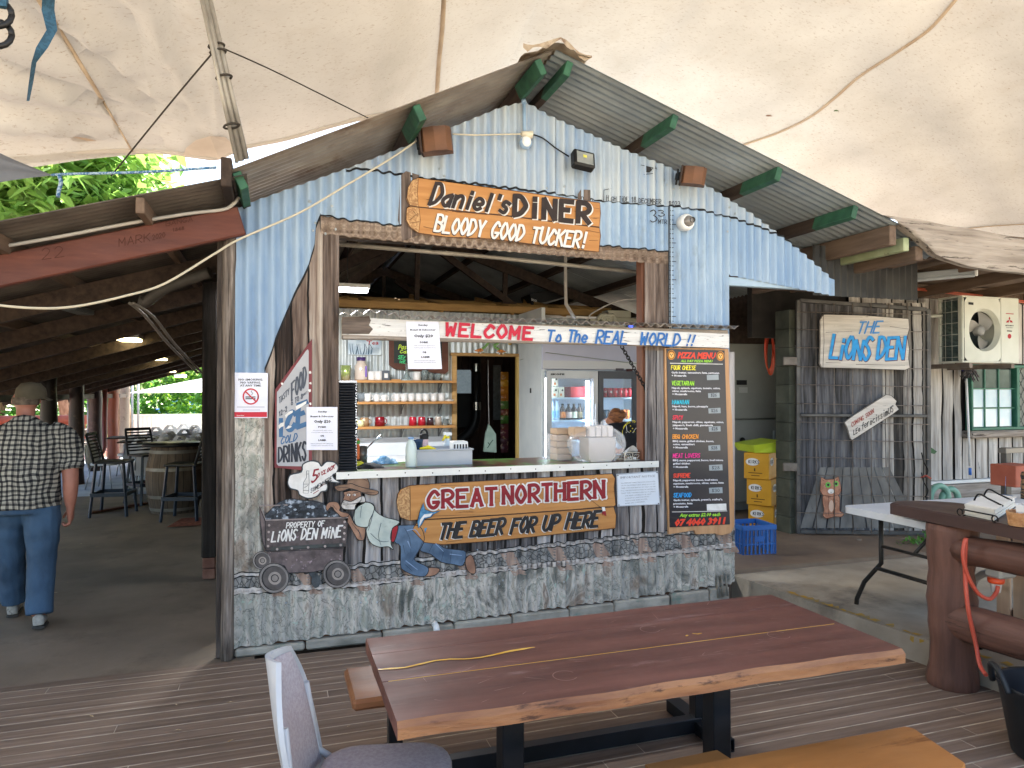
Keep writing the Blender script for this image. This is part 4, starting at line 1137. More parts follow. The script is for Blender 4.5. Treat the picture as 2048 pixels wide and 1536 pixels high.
b = MB(); paint(b, Z(zB, '200 318 250 312 235 330 200 338 180 372 172 390 175 350'), WALL, .0328); part('marlin_belly', b, p_white, gn)
b = MB(); closed(b, Z(zB, '160 360 175 300 195 250 205 290 250 305 300 295 255 318 240 335 205 345 185 380 165 400'), 1., .033); part('ink_lines', b, p_black, gn)
b = MB(); paint(b, Z(zB, '1240 275 1256 275 1262 298 1240 300'), WALL, .0325); part('angler_shirt', b, p_white, gn)
b = MB(); paint(b, Z(zB, '1240 301 1262 299 1266 328 1256 325 1250 312 1245 326'), WALL, .0325); part('angler_shorts', b, p_red, gn)
b = MB(); line(b, Z(zB, '1165 225 1220 268 1240 285'), .8, WALL, .0326); part('fishing_rod', b, p_black, gn)
# ---------------------------------------------------------------- DINER board over the hatch
dn = thing('diner_sign', 'two plank orange timber diner sign above the serving hatch', 'sign', tuple(on(1005, 500, WALL)))
q1 = Z(zC, '398 893 900 962 1462 1040 1466 1100 1460 1182 900 1112 400 1064 350 1056 332 1010 340 952 362 910'); q2 = Z(zC, '332 1070 352 1060 402 1067 900 1116 1460 1186 1466 1232 1456 1328 1300 1312 830 1252 560 1240 400 1217 350 1182 328 1140')
part('sign_plank', board(MB(), q1, WALL, .034, .018), m_signw, dn); part('sign_plank', board(MB(), q2, WALL, .032, .016), m_signw, dn)
part('end_grain', board(MB(), Z(zC, '398 895 362 912 341 952 334 1010 352 1054 400 1062 392 980'), WALL, .0355, .003), m_endg, dn); part('end_grain', board(MB(), Z(zC, '402 1070 352 1064 333 1080 330 1140 352 1180 400 1214 410 1140'), WALL, .0335, .003), m_endg, dn)
b = MB(); closed(b, q1, 1.5, .0348); closed(b, q2, 1.5, .0328)
for s in ('400 900 394 980 400 1062', '404 1072 412 1140 402 1214', '1380 1200 1460 1215', '1350 1060 1460 1075', '600 1090 800 1110', '430 1180 520 1200', '1400 1260 1450 1262', '350 1140 400 1100', '350 1160 404 1150', '370 1090 395 1120'): line(b, Z(zC, s), .9, WALL, .036, .4)
part('crack_lines', b, pm('crack', '4a2e1a'), dn)
hsD = [1.25]+[1]*7
for w, c, o, dx, dy, nm in ((9.5, p_white, .0355, 1.8, 1.8, 'white_shadow'), (8.0, p_ink, .041, 0, 0, 'lettering')):
    b = MB(); brush(b, "Daniel's", zC(465, 1048), zC(925, 1102), 33, w, WALL, o, .34, .1, hs=hsD, dx=dx, dy=dy, gap=2.0); brush(b, 'DiNER', zC(962, 1112), zC(1398, 1158), 38, w+2.4, WALL, o, .04, 0, dx=dx, dy=dy, gap=3.4); part(nm, b, c, dn)
for w, c, o, dx, dy, nm in ((6.4, p_ink, .0338, -.8, 1.4, 'dark_shadow'), (5.2, pm('sign_grey', 'd5d0cc', 'e0dcd8'), .0375, 0, 0, 'slogan_lettering')):
    b = MB(); brush(b, 'BLOODY GOOD TUCKER!', zC(494, 1206), zC(1375, 1306), 31, w, WALL, o, .24, .1, .05, dx=dx, dy=dy); part(nm, b, c, dn)
# painted stub posts either side of that sign
b = MB(); board(b, [(800, 352), (812, 342), (838, 350), (838, 470), (806, 482), (796, 440), (799, 390)], WALL, .0125, .002); part('painted_stub', b, m_post, wall)
b = MB(); board(b, [(1156, 388), (1162, 379), (1184, 380), (1186, 402), (1156, 398)], WALL, .0125, .002); part('painted_stub', b, m_post, wall)
# ---------------------------------------------------------------- writing straight on the iron
b = MB(); brush(b, 'HiGH TiDE 18 DECEMBER', (1213, 401), (1322, 409), 10, 1.2, WALL, .014, .0, jit=.15); brush(b, '2023', (1338, 411), (1360, 412), 9, 1.2, WALL, .014, .05)
line(b, [(1207, 404), (1208, 380), (1222, 377)], 1.4, WALL, .014)
brush(b, '3', (1301, 444), (1314, 444), 24, 2.2, WALL, .014); brush(b, '3', (1317, 432), (1329, 433), 12, 1.8, WALL, .014); brush(b, 'MTR', (1317, 447), (1334, 448), 8, 1.2, WALL, .014)
part('flood_level_lettering', b, p_black, wall)
b = MB(); line(b, [(1339.5, 404), (1341, 661)], 1.8, WALL, .0145)
for k in range(28): y = 412+k*9.2; line(b, [(1339, y), (1347 if k % 4 else 1352, y+.4)], 1.4, WALL, .0145)
part('depth_gauge', b, p_black, wall)
b = MB(); paint(b, [(1289, 336), (1294, 332), (1301, 334), (1304, 340), (1299, 345), (1291, 344)], WALL, .0145); line(b, [(1303, 338), (1313, 336)], 1.6, WALL, .0145); line(b, [(1282, 330), (1308, 336)], 1.2, WALL, .0148); line(b, [(1288, 349), (1306, 347)], 1.1, WALL, .0145); line(b, [(1311, 333), (1314, 339)], 1, WALL, .0148)
part('helicopter_sketch', b, p_black, wall)
# ---------------------------------------------------------------- ice cold drinks sign
ic = thing('drinks_sign', 'slanted maroon edged food and cold drinks sign on the planks', 'sign', tuple(on(590, 940, WALL)))
part('sign_panel', board(MB(), Z(zF, '470 595 785 160 786 1290 465 1260'), WALL, .024, .008), pm('maroon', '6b2f33', '7d3c40', 9), ic)
qi = Z(zF, '486 615 500 598 735 262 750 250 757 265 757 1235 745 1250 500 1245 484 1228'); part('sign_face', board(MB(), qi, WALL, .0255, .001), pm('sign_face_grey', 'a2a2a6', 'b5b4b6', 5), ic)
p_steelb = pm('steel_blue', '3a5d82', '446a90'); p_char = pm('charcoal', '262a33', '343842')
b = MB(); brush(b, 'TASTY', zF(505, 715), zF(590, 632), 12, 1.5, WALL, .027, 0); brush(b, 'FOOD', zF(612, 688), zF(735, 552), 36, 3.6, WALL, .027, 0, hs=[.95, 1, 1.03, 1.06]); brush(b, '6 TO 8', zF(608, 730), zF(705, 668), 10, 1.6, WALL, .027); brush(b, 'DAILY', zF(708, 650), zF(745, 622), 4, .8, WALL, .027); brush(b, '12-2', zF(503, 826), zF(572, 775), 10, 1.5, WALL, .027); part('small_lettering', b, pm('grey_ink', '4c515b'), ic)
for w, c, o, dy in ((9.5, p_steelb, .027, 0),):
    b = MB(); brush(b, 'i', zF(512, 990), zF(530, 982), 32, 9, WALL, o); brush(b, 'CE', zF(570, 950), zF(728, 890), 40, w, WALL, o, .05, 0, hs=[.9, 1.12]); part('ice_lettering', b, c, ic)
b = MB(); paint(b, Z(zF, '498 900 520 880 548 872 545 905 520 915 505 930'), WALL, .0285)
for s in ('555 812 600 775 622 772 620 790 580 815 562 840', '645 735 690 715 738 690 735 715 690 745 650 770', '560 930 585 900 615 910 590 925'): paint(b, Z(zF, s), WALL, .0287)
part('snow_caps', b, p_white, ic)
b = MB(); brush(b, 'COLD', zF(518, 1060), zF(652, 1030), 15, 2.4, WALL, .027, .2); part('cold_lettering', b, p_steelb, ic)
b = MB(); brush(b, 'DRINKS', zF(500, 1212), zF(735, 1200), 33, 4.2, WALL, .027, 0, hs=[.85, .92, 1, 1.05, 1.1, 1.15]); part('drinks_lettering', b, p_char, ic)
b = MB(); Rn = random.Random(3)
for (x, y) in ((530, 545), (768, 450), (772, 540), (765, 600), (770, 712)):
    c = zF(x, y); paint(b, [(c[0]+Rn.uniform(1.5, 3.4)*math.cos(a*.785), c[1]+Rn.uniform(1.5, 4)*math.sin(a*.785)) for a in range(8)], WALL, .0262)
part('white_splash', b, p_white, ic)
# ---------------------------------------------------------------- A4 sheets
ink = mat('print_ink', '2a2a30', rough=.5); inkg = mat('print_grey', '77777f', rough=.5)
def poster(name, label, quad, off, cat='poster'):
    t = thing(name, label, cat, tuple(on(*quad[3], WALL)))
    # slightly bowed sheet
    def fn(u, v):
        a = Vector(quad[0]).lerp(Vector(quad[1]), u); c = Vector(quad[3]).lerp(Vector(quad[2]), u); p = c.lerp(a, v)
        return on(p.x, p.y, WALL, off+.001*math.sin(u*7+v*5))
    part('paper', MB().grid(fn, 8, 8), m_paper, t)
    return t
ns = poster('no_smoking_notice', 'white no smoking no vaping notice with red footer beside the corner post', [(467, 745), (536, 746), (535, 836), (467, 836)], .016)
b = MB(); typed(b, 'NO SMOKING.', (477, 761), (526, 761), 4, off=.019, bold=.02); typed(b, 'NO VAPING.', (481, 767), (522, 767), 4, off=.019, bold=.02); typed(b, 'AT ANY TIME.', (480, 773), (523, 773), 4, off=.019, bold=.02)
for x in (0, 3.4): b.ngon(pxpoly([(491, 793+x), (511, 793+x), (511, 795+x), (491, 795+x)], off=.019))
line(b, [(503, 790), (506, 786), (502, 784), (504, 781)], 1, WALL, .019); part('print', b, ink, ns)
b = MB(); line(b, [(501.5+15*math.cos(a*.2618), 793+15*math.sin(a*.2618)) for a in range(26)], 2.8, WALL, .0195); line(b, [(491, 783), (512, 803)], 2.6, WALL, .0197); part('prohibition_ring', b, pm('print_red', 'c02c3c'), ns)
b = MB(); paint(b, [(469, 824), (534, 824), (534, 834), (469, 834)], WALL, .0185); part('red_footer', b, pm('print_red', 'c02c3c'), ns)
b = MB(); typed(b, 'Queensland', (473, 832), (488, 832), 2.5, off=.0195, bold=.02); part('footer_print', b, p_white, ns)
b = MB(); line(b, [(474, 814), (529, 814)], .9, WALL, .019); line(b, [(486, 820), (520, 820)], .7, WALL, .019); part('small_print', b, inkg, ns)
def roast(t, x0, x1, y0, y1, off, sk=0):
    w = x1-x0; h = y1-y0; X = lambda u, v: (x0+w*u+sk*v, y0+h*v)
    b = MB()
    for tx, u0, u1, v, hh in (('Sunday', .37, .66, .125, 3.3), ('Roast & Schooner', .13, .88, .235, 3.3), ('Only $20', .24, .78, .365, 5.6), ('PORK', .38, .64, .485, 3.6), ('OR', .45, .57, .69, 3.6), ('LAMB', .38, .63, .79, 3.6)): typed(b, tx, X(u0, v), X(u1, v), hh, off=off, bold=.03)
    part('print', b, ink, t)
    b = MB()
    for u0, u1, v in ((.2, .82, .55), (.16, .85, .6), (.13, .87, .86), (.15, .86, .905)):
        typed(b, ['with homemade apple sauce,', 'roasted potato & pumpkin & Veg', 'with homemade mint jelly gravy,', 'roasted potato & pumpkin & Veg'][[.55, .6, .86, .905].index(v)], X(u0, v), X(u1, v), 1.7, off=off, bold=.01)
    part('small_print', b, inkg, t)
t = poster('roast_notice', 'white sheet about the Sunday roast taped across the drinks sign', [(613, 814), (675, 814), (675, 900), (613, 900)], .031); roast(t, 613, 675, 814, 900, .034)
# important notice board
nt = thing('important_notice', 'hand written important notice on white board under the counter', 'notice', tuple(on(1277, 1012, WALL)))
qn = [(1233, 948), (1316, 942), (1320, 1009), (1235, 1013)]
part('notice_board', board(MB(), qn, WALL, .018, .004), mat('notice_white', 'c9d0da', 'd6dbe2', 4, rough=.4), nt)
b = MB(); typed(b, 'IMPORTANT NOTICE', (1241, 957.5), (1310, 954), 4.6, off=.0195)
for k, s in enumerate(['ALL PERSONS USING THE LIONS DEN HOTEL', 'OR ITS EQUIPMENT AND RIDES DO SO AT', 'THEIR OWN RISK AND DO SO ONLY ON THE', 'FULL UNDERSTANDING AND ACCEPTANCE', 'THAT THE OWNERS ARE NOT LIABLE', 'OR RESPONSIBLE FOR ANY', 'ACCIDENTS ETC WHICH MAY RESULT.', 'THE LIONS DEN HOTEL', 'AND ITS OWNERS.']): typed(b, s, (1242+(k > 4)*8, 967.5+k*5.1-.03*k), (1311-(k > 4)*(k-3)*4, 964+k*5.0), 2.2, off=.0195)
part('hand_lettering', b, inkg, nt)
b = MB(); closed(b, [(1234, 949), (1315.5, 943), (1319, 1008.5), (1236, 1012)], .8, .0197); part('pencil_border', b, inkg, nt)
b = MB()
for (x, y) in ((1236, 951), (1314, 945), (1317, 1007), (1238, 1010)): paint(b, [(x+1.3*math.cos(a), y+1.3*math.sin(a)) for a in range(6)], WALL, .020)
part('screw', b, ink, nt)
# ---------------------------------------------------------------- pizza menu
pz = thing('pizza_menu_board', 'tall black pizza menu board on a slab of timber at the right of the hatch', 'menu board', tuple(on(1400, 1066, WALL)))
PZ = .03
part('timber_slab', board(MB(), Z(zG, '152 110 300 112 440 110 543 116 548 300 566 560 572 800 580 1000 578 1205 560 1245 500 1262 462 1250 345 1255 335 1230 178 1255 172 1100 160 900 165 700 155 400'), WALL, PZ, .02), m_signw2, pz)
part('menu_panel', board(MB(), Z(zG, '165 116 520 126 553 1194 184 1213'), WALL, PZ+.006, .0055), mat('menu_black', '26242a', '2d2b31', 3, rough=.32, spec=.5), pz)
PO = PZ+.0078
def mt(lines, c, h, bold=.02, nm='menu_lettering', sl=0, kind=0):
    b = MB()
    for s, x0, y0, x1, y1 in lines: (brush(b, s, zG(x0, y0), zG(x1, y1), h, h*.17, WALL, PO, sl, 0) if kind else typed(b, s, zG(x0, y0), zG(x1, y1), h, off=PO, bold=bold, slant=sl))
    part(nm, b, mat('menu_'+c, c, rough=.5), pz)
mt([('PIZZA MENU', 230, 172, 460, 176)], 'e2452f', 12, .05, 'menu_title', .2)
mt([('ALL DAY PIZZA MENU', 250, 197, 444, 199)], '9fdc3e', 4.9, .03, 'menu_heading', .2)
for s, c, a in (('FOUR CHEESE', 'f1e034', (192, 243, 342, 245)), ('VEGETARIAN', '9bd93c', (196, 338, 330, 340)), ('HAWAIIAN', '35b6d0', (198, 455, 299, 455)), ('SPICY', 'e0344f', (201, 550, 262, 550)), ('BBQ CHICKEN', 'ee9a3a', (201, 667, 356, 667)), ('MEAT LOVERS', 'e8318f', (203, 785, 368, 783)), ('SUPREME', 'ea4a36', (205, 908, 308, 905)), ('SEAFOOD', '2f9fe6', (206, 1028, 314, 1026))): mt([(s, *a)], c, 8.0, 0, 'menu_heading', .06, 1)
mz = '+ Mozzarella'
mt([('Garlic butter, camembert, fetta, parmesan', 193, 266, 487, 269), (mz, 195, 285, 285, 286), ('Napoli, spinach, capsicum, tomato, onion,', 195, 361, 494, 363), ('olives, mushrooms, fetta', 197, 380, 375, 381), (mz, 198, 399, 290, 400), ('Napoli, ham, bacon, pineapple', 198, 474, 418, 475), (mz, 199, 494, 290, 495), ('Napoli, pepperoni, olives, capsicum, onion,', 200, 570, 515, 571), ("jalapeno's, fresh chilli, guacamole", 200, 590, 448, 590), (mz, 202, 610, 293, 611), ('BBQ sauce, grilled chicken, bacon,', 201, 688, 455, 688), ('onion, camembert', 202, 707, 336, 707), (mz, 203, 727, 294, 727), ('BBQ sauce, pepperoni, bacon, beef mince,', 202, 806, 512, 804), ('grilled chicken', 203, 826, 308, 825), (mz, 204, 847, 295, 846), ('Napoli, pepperoni, bacon, beef mince', 204, 929, 478, 925), ('capsicum, mushrooms, olives, onion, fetta', 204, 949, 515, 943), (mz, 205, 969, 297, 968), ("Garlic butter, spinach, prawn's, scallop's,", 205, 1051, 508, 1045), ('prosciutto, fetta', 205, 1072, 323, 1070), (mz, 206, 1092, 297, 1090)], 'dedce2', 3.7, .035)
mt([('Any extras $2.00 each', 243, 1148, 492, 1142)], '9fdc40', 7, .03, 'menu_heading', .25)
mt([('07 4060 3911', 210, 1203, 520, 1190)], 'e2452f', 13, .06, 'phone_number', .2)
b = MB(); line(b, Z(zG, '185 204 508 210'), 1.4, WALL, PO); line(b, Z(zG, '197 1118 535 1112'), 1.2, WALL, PO); part('white_rule', b, p_white, pz)
for k, (x0, y0, x1, y1, tx) in enumerate(((410, 275, 482, 308, ''), (418, 387, 488, 418, '$26'), (420, 480, 494, 513, '$26'), (422, 592, 494, 625, '$28'), (420, 708, 492, 742, '$28'), (424, 828, 506, 864, '$28'), (424, 968, 506, 1004, '$30'), (410, 1068, 530, 1110, ''))):
    b = MB(); board(b, Z(zG, f'{x0} {y0+2} {x1} {y0-2} {x1+2} {y1-2} {x0+2} {y1}'), WALL, PO+.001, .0006); s = part('price_sticker', b, p_white if k == 7 else mat('sticker_grey', '8f979c', '9aa2a6', 5, rough=.4), pz)
    if tx: b = MB(); brush(b, tx, zG(x0+18, y1-8), zG(x1-18, y1-10), 6, .9, WALL, PO+.002); part('price', b, ink, s)
for x, y in ((193, 153), (494, 160)):
    c = zG(x, y); cir = lambda r, dy=0, dx=0: [(c[0]+dx+r*.93*math.cos(a*.3927), c[1]+dy+r*1.15*math.sin(a*.3927)) for a in range(16)]
    b = MB(); paint(b, cir(8.4), WALL, PO); e = part('lion_emblem', b, mat('emblem_orange', 'e0963c', rough=.5), pz)
    for r, m_, dy, dx, o in ((7.4, p_black, 0, 0, .0006), (6.2, MATS['emblem_orange'], .3, 0, .0010), (4.0, mat('emblem_gold', 'efc070', rough=.5), .6, 0, .0014), (1.1, p_black, -1, -1.8, .0019), (1.1, p_black, -1, 1.8, .0019), (1.3, p_black, 2, 0, .0019)):
        b = MB(); paint(b, cir(r, dy, dx), WALL, PO+o); part('emblem_ring', b, m_, e)
# ---------------------------------------------------------------- WELCOME beam with its strip of iron
WP = plane((0, Y0-.085, 0), (0, -1, 0))
wb = thing('welcome_beam', 'whitewashed welcome beam with a corrugated iron cap across the hatch', 'sign', tuple(on(1070, 690, WP)))
def fnw(u, v):
    a = Vector((684, 669)).lerp(Vector((1458, 696)), u); c = Vector((684, 634)).lerp(Vector((1458, 668)), u); p = a.lerp(c, v)
    q_ = on(p.x, p.y, WP); q_.y += .004*mnoise.noise(Vector((q_.x*4, q_.z*30, 0))); return q_
b = MB(); b.grid(fnw, 40, 5)
p0, p1 = on(684, 669, WP), on(1458, 696, WP); zt = on(684, 634, WP).z
part('beam_face', b, m_whitew, wb)
b = MB(); b.box(p0.x+.001, p1.x-.001, Y0-.079, Y0-.025, min(p0.z, p1.z)+.002, zt-.006, .006); part('beam_core', b, m_slab, wb)
b = MB(); board(b, [(684, 634), (738, 632), (742, 641), (738, 650), (746, 658), (738, 668), (684, 668)], WP, .003, .002); part('bare_end', b, mat('bare_timber', '4f443d', '75675d', 1, (3, 12, 26), .8, .3), wb)
def fnc(u, v):
    x = p0.x-.01+(p1.x-p0.x+.06)*u; s = x*2*math.pi/.082
    zz = zt+.012+(.03*min(1, u*14)*(1 if u < .07 else max(0, 1-(u-.07)*14)) if u < .14 else 0)
    return (x, Y0-.15+.13*v, zz+.013*math.sin(s)+.012*v)
b = MB(); b.grid(fnc, 330, 2)
def fnc2(u, v): q_ = fnc(u, 0); return (q_[0], q_[1]+.0012, q_[2]-.0035*v)
b.grid(fnc2, 330, 1); part('iron_cap', b, m_rust, wb)
b = MB(); brush(b, 'WELCOME', zD(697, 574), zD(1215, 599), 24, 6.6, WP, .007, .12, .12, .04, gap=2.8); part('red_lettering', b, p_bright, wb)
b = MB()
for s, a, c, h in (('To', (1305, 607), (1392, 612), 21), ('The', (1432, 611), (1545, 617), 22), ('REAL', (1602, 620), (1785, 628), 24)): brush(b, s, zD(*a), zD(*c), h, 4.4, WP, .007, .2, .1, .04)
brush(b, 'WORLD', (1280, 688.5), (1358, 692), 23, 4.2, WP, .007, .2, .1); brush(b, '!!', (1371, 691), (1386, 691.5), 21, 3.6, WP, .007, .35, .1); part('blue_lettering', b, p_bluel, wb)
t = thing('roast_notice', 'white Sunday roast sheet hanging from the welcome beam', 'poster', tuple(on(848, 738, WP)))
qd = [(812, 643), (877, 643), (884, 738), (816, 738)]
def fnr(u, v):
    a = Vector(qd[0]).lerp(Vector(qd[1]), u); c = Vector(qd[3]).lerp(Vector(qd[2]), u); p = c.lerp(a, v); return on(p.x, p.y, WP, .008+.002*math.sin(u*8+v*6)*(1-v))
part('paper', MB().grid(fnr, 8, 10), m_paper, t)
WALL_, WALL = WALL, WP
_on = on
def roast2():
    b = MB(); x0, w, y0, h = 812, 66, 643, 95
    for tx, u0, u1, v, hh in (('Sunday', .37, .66, .09, 3.3), ('Roast & Schooner', .13, .9, .19, 3.3), ('Only $20', .24, .82, .33, 5.6), ('PORK', .42, .68, .455, 3.6), ('OR', .5, .62, .665, 3.6), ('LAMB', .46, .72, .765, 3.6)): typed(b, tx, (x0+w*u0, y0+h*v), (x0+w*u1, y0+h*v), hh, pl=WP, off=.0125, bold=.03)
    part('print', b, ink, t); b = MB()
    for tx, v in (('with homemade apple sauce,', .515), ('roasted potato & pumpkin & Veg', .56), ('with homemade mint jelly gravy,', .83), ('roasted potato & pumpkin & Veg', .87)): typed(b, tx, (x0+w*.24, y0+h*v), (x0+w*.9, y0+h*v), 1.7, pl=WP, off=.0125, bold=.01)
    part('small_print', b, inkg, t)
roast2(); WALL = WALL_
# ---------------------------------------------------------------- counter
ct = thing('serving_counter', 'serving counter with a white metal edge strip under the hatch', 'counter', (1.6, Y0+.2, 1.0))
za = on(680, 950, WALL).z
b = MB().box(XO0-.02, wx(1312, 925), Y0-.04, Y0+.55, za-.012, za+.022, .005)
part('counter_top', b, mat('counter_print', '4a2c26', '6b4a3a', 5, rough=.3, wear='4f7a3a', wr=(.5, .56), wsc=5), ct)
b = MB(); b.box(XO0-.02, wx(1312, 925), Y0-.044, Y0-.0405, za-.024, za+.024); part('edge_strip', b, mat('edge_aluminium', 'c9cccd', 'd4d6d6', 5, rough=.35, metal=.3), ct)
b = MB()
for k in range(13):
    x = XO0+.06+k*.19; b.lathe([(.005, 0), (.0005, .002)], (x, Y0-.0445, za+.004*(-1)**k), 6, Matrix.Rotation(math.pi/2, 4, 'X'))
part('strip_screw', b, ink, ct)
ZC = za+.022
# ---------------------------------------------------------------- fittings on the gable
def speaker(c, s, rz_, label):
    t = thing('wall_speaker', label, 'speaker', (0, 0, 0), 'outdoor speakers on the gable')
    b = MB(); w, d, h = s
    prof = [(-w/2, d*.45), (-w/2, -d*.1), (-w*.36, -d*.42), (0, -d*.5), (w*.36, -d*.42), (w/2, -d*.1), (w/2, d*.45)]
    n = len(prof)
    b.add([(x, y, -h/2) for x, y in prof]+[(x, y, h/2) for x, y in prof], [tuple(range(n)), tuple(reversed(range(n, 2*n)))]+[(i, (i+1) % n, n+(i+1) % n, n+i) for i in range(n)])
    part('speaker_box', b, mat('speaker_brown', '4a3428', '7a5238', 3, (1, 1, 2), .6, rp=(.3, .7)), t)
    b = MB().box(-w*.52, -w*.44, -d*.42, d*.46, -h*.52, h*.52, .006); part('end_cap', b, mat('speaker_dark', '3a2c26', rough=.7), t)
    b = MB().bar((-w*.5, 0, 0), (-w*.62, d*.5, 0), .03, .05); b.box(-w*.66, -w*.58, d*.4, d*.55, -.06, .06); part('speaker_bracket', b, m_black, t)
    t.location = c; t.rotation_euler = rz_
    return t
p = at(872, 282, Y=4.72); speaker(p, (.21, .16, .16), (.1, -.1, -.35), 'brown box speaker at the left side of the gable')
p = at(1386, 353, Y=4.72); speaker(p, (.19, .15, .13), (.1, .15, -.5), 'brown box speaker at the right side of the gable')
fl = thing('floodlight', 'black square LED floodlight tilted down on the gable', 'floodlight', tuple(at(1166, 320, Y=4.78)))
c = at(1166, 320, Y=4.76); M = Matrix.Translation(c) @ Matrix.Rotation(.12, 4, 'Y') @ Matrix.Rotation(-.35, 4, 'X')
part('lamp_housing', MB().box(-.085, .085, -.035, .04, -.075, .065, .012, M), mat('lamp_black', '1c1c1d', rough=.5), fl)
part('reflector', MB().box(-.065, .065, -.0385, -.0355, -.06, .04, 0, M), mat('reflector', 'b9bdbb', 'd6d8d2', 12, rough=.15, metal=.6), fl)
part('led_chip', MB().box(-.015, .012, -.041, -.039, -.008, .014, 0, M), mat('led_yellow', 'd6cf5a', rough=.4), fl)
part('mount', MB().bar(c+Vector((0, 0, .03)), c+Vector((0, .13, .06)), .05, .03), m_black, fl)
b = MB(); line_pts = [at(x, y, Y=4.85) for x, y in ((1062, 268), (1085, 276), (1110, 295), (1138, 313))]; b.tube(cat_rom([tuple(p) for p in line_pts], 4), .006, 6); solo('lamp_cable', b, m_black, 'black cable running to the floodlight', 'cable')
b = MB(); b.tube([at(1048, 204, Y=4.86), at(1049, 266, Y=4.86)], .014, 8); b.tube([at(1047, 200, Y=4.86), at(1048, 206, Y=4.85)], .018, 8); solo('conduit', b, mat('conduit_blue', '8fa9c4', rough=.5), 'pale blue painted conduit under the gable peak', 'conduit')
po = thing('power_outlet', 'white weatherproof power outlet with a plug under the gable peak', 'power outlet', tuple(at(1052, 290, Y=4.86)))
c = at(1052, 283, Y=4.845); part('outlet_body', MB().sphere(c, (.042, .03, .05), 12, 8), m_white, po)
part('outlet_back', MB().lathe([(.045, 0), (.045, .03), (.001, .03)], at(1050, 287, Y=4.86), 14, Matrix.Rotation(math.pi/2, 4, 'X')), MATS['conduit_blue'], po)
c = at(1056, 269, Y=4.83); part('plug', MB().tube([c-Vector((.05, 0, 0)), c+Vector((.03, 0, 0))], [.018, .03], 10), mat('plug_cream', 'd9cfb8', rough=.5), po)
cd = thing('dome_camera', 'white dome security camera on the blue iron right of the hatch', 'security camera', tuple(at(1370, 460, Y=4.85)))
c = at(1369, 446, Y=4.85); RX = Matrix.Rotation(math.pi/2, 4, 'X')
part('camera_base', MB().lathe([(.001, -.02), (.062, -.02), (.066, 0), (.066, .035), (.055, .055), (.04, .055)], c, 20, RX), m_white, cd)
part('camera_dome', MB().sphere(c+Vector((.005, -.05, .004)), .043, 14, 8), mat('dome_smoke', '77716d', '8d8782', 5, rough=.1, spec=.8), cd)
part('camera_lens', MB().lathe([(.001, 0), (.02, 0), (.022, .02)], c+Vector((.01, -.085, .004)), 10, RX), mat('lens_grey', '55565a', rough=.2), cd)
b = MB(); b.tube(cat_rom([tuple(at(x, y, Y=Y_)) for x, y, Y_ in ((905, 268, 4.8), (950, 270, 4.8), (1000, 269, 4.82), (1045, 268, 4.83))], 4), .006, 6)
solo('gable_lead', b, mat('cable_cream', 'c9bfa8', rough=.5), 'cream lead running from the left speaker to the power outlet', 'cable')
b = MB(); pts = [(833, 282, 4.76), (780, 318, 4.74), (690, 372, 4.68), (600, 425, 4.6), (480, 478, 4.5), (430, 507, 4.4), (330, 567, 4.25), (250, 592, 4.1), (150, 613, 3.9), (60, 616, 3.75), (-60, 604, 3.6)]
b.tube(cat_rom([tuple(at(x, y, Y=q_)) for x, y, q_ in pts], 5), .0065, 6); solo('hanging_lead', b, MATS['cable_cream'], 'cream lead drooping from the left speaker across the hall entrance', 'cable')
# ================================================================ kitchen: shelves and what stands on them
m_shelf = mat('shelf_pine', 'a5733f', 'be8c54', 1, (2, 14, 14), .5, .08, rp=(.3, .7))
m_bracket = mat('bracket_grey', '6d7074', rough=.5, metal=.4)
SHZ = (1.838, 1.578, 1.278)
for k, (zz, xa, lb) in enumerate(((SHZ[0], .4, 'top pine shelf on the corrugated kitchen wall carrying jars and glasses'), (SHZ[1], .4, 'middle pine shelf on the kitchen wall carrying a row of pale mugs'), (SHZ[2], .62, 'lowest pine shelf on the kitchen wall carrying coloured cups'))):
    sh = thing('wall_shelf', lb, 'shelf', (1.3, 8.75, zz), 'pine shelves on the kitchen wall')
    part('shelf_board', MB().box(xa, 2.148, 8.64, 8.885, zz-.03, zz, .003), m_shelf, sh)
    for x in (.86, 1.5, 1.98):
        b = MB(); b.bar((x, 8.66, zz-.036), (x, 8.885, zz-.036), .018, .008); b.bar((x, 8.882, zz-.03), (x, 8.882, zz-.16), .018, .008, up=(0, 1, 0)); b.bar((x, 8.7, zz-.04), (x, 8.88, zz-.14), .01, .008)
        part('bracket', b, m_bracket, sh)
def kx(px, Y=8.74): return at(px, 800, Y=Y).x
m_cer = mat('mug_white', 'd0ccc8', 'd8d4cf', 3, rough=.25, spec=.6); m_glass = mat('clear_glass', 'd9e4e2', rough=.05, tr=.8, spec=.6, ior=1.2)
m_gglass = mat('grey_glass', '9aa2a8', rough=.1, tr=.5, spec=.6, ior=1.2)
def mug_proto(m, r=.042, h=.098, name='mug', label='', cat='mug', group=None, flip=False, handle=True):
    t = thing(name, label, cat, (0, 0, 0), group)
    if flip: pr = [(.001, h), (r*.8, h), (r*.92, h*.93), (r, h*.5), (r*1.02, 0), (r*.92, 0), (r*.9, h*.4)]
    else: pr = [(.001, .004), (r*.86, .0), (r*.96, h*.1), (r, h), (r*.93, h), (r*.9, h*.12), (.001, h*.1)]
    part('cup', MB().lathe(pr, n=14), m, t)
    if handle: part('handle', MB().tube([(r*.95+.026*math.sin(a)*1.0, 0, h*.52+.03*math.cos(a)) for a in [math.pi*i/8 for i in range(9)]], .006, 6), m, t)
    return t
pw = mug_proto(m_cer, label='plain white mug in the row along the middle kitchen shelf', group='white mugs along the middle shelf')
first = True
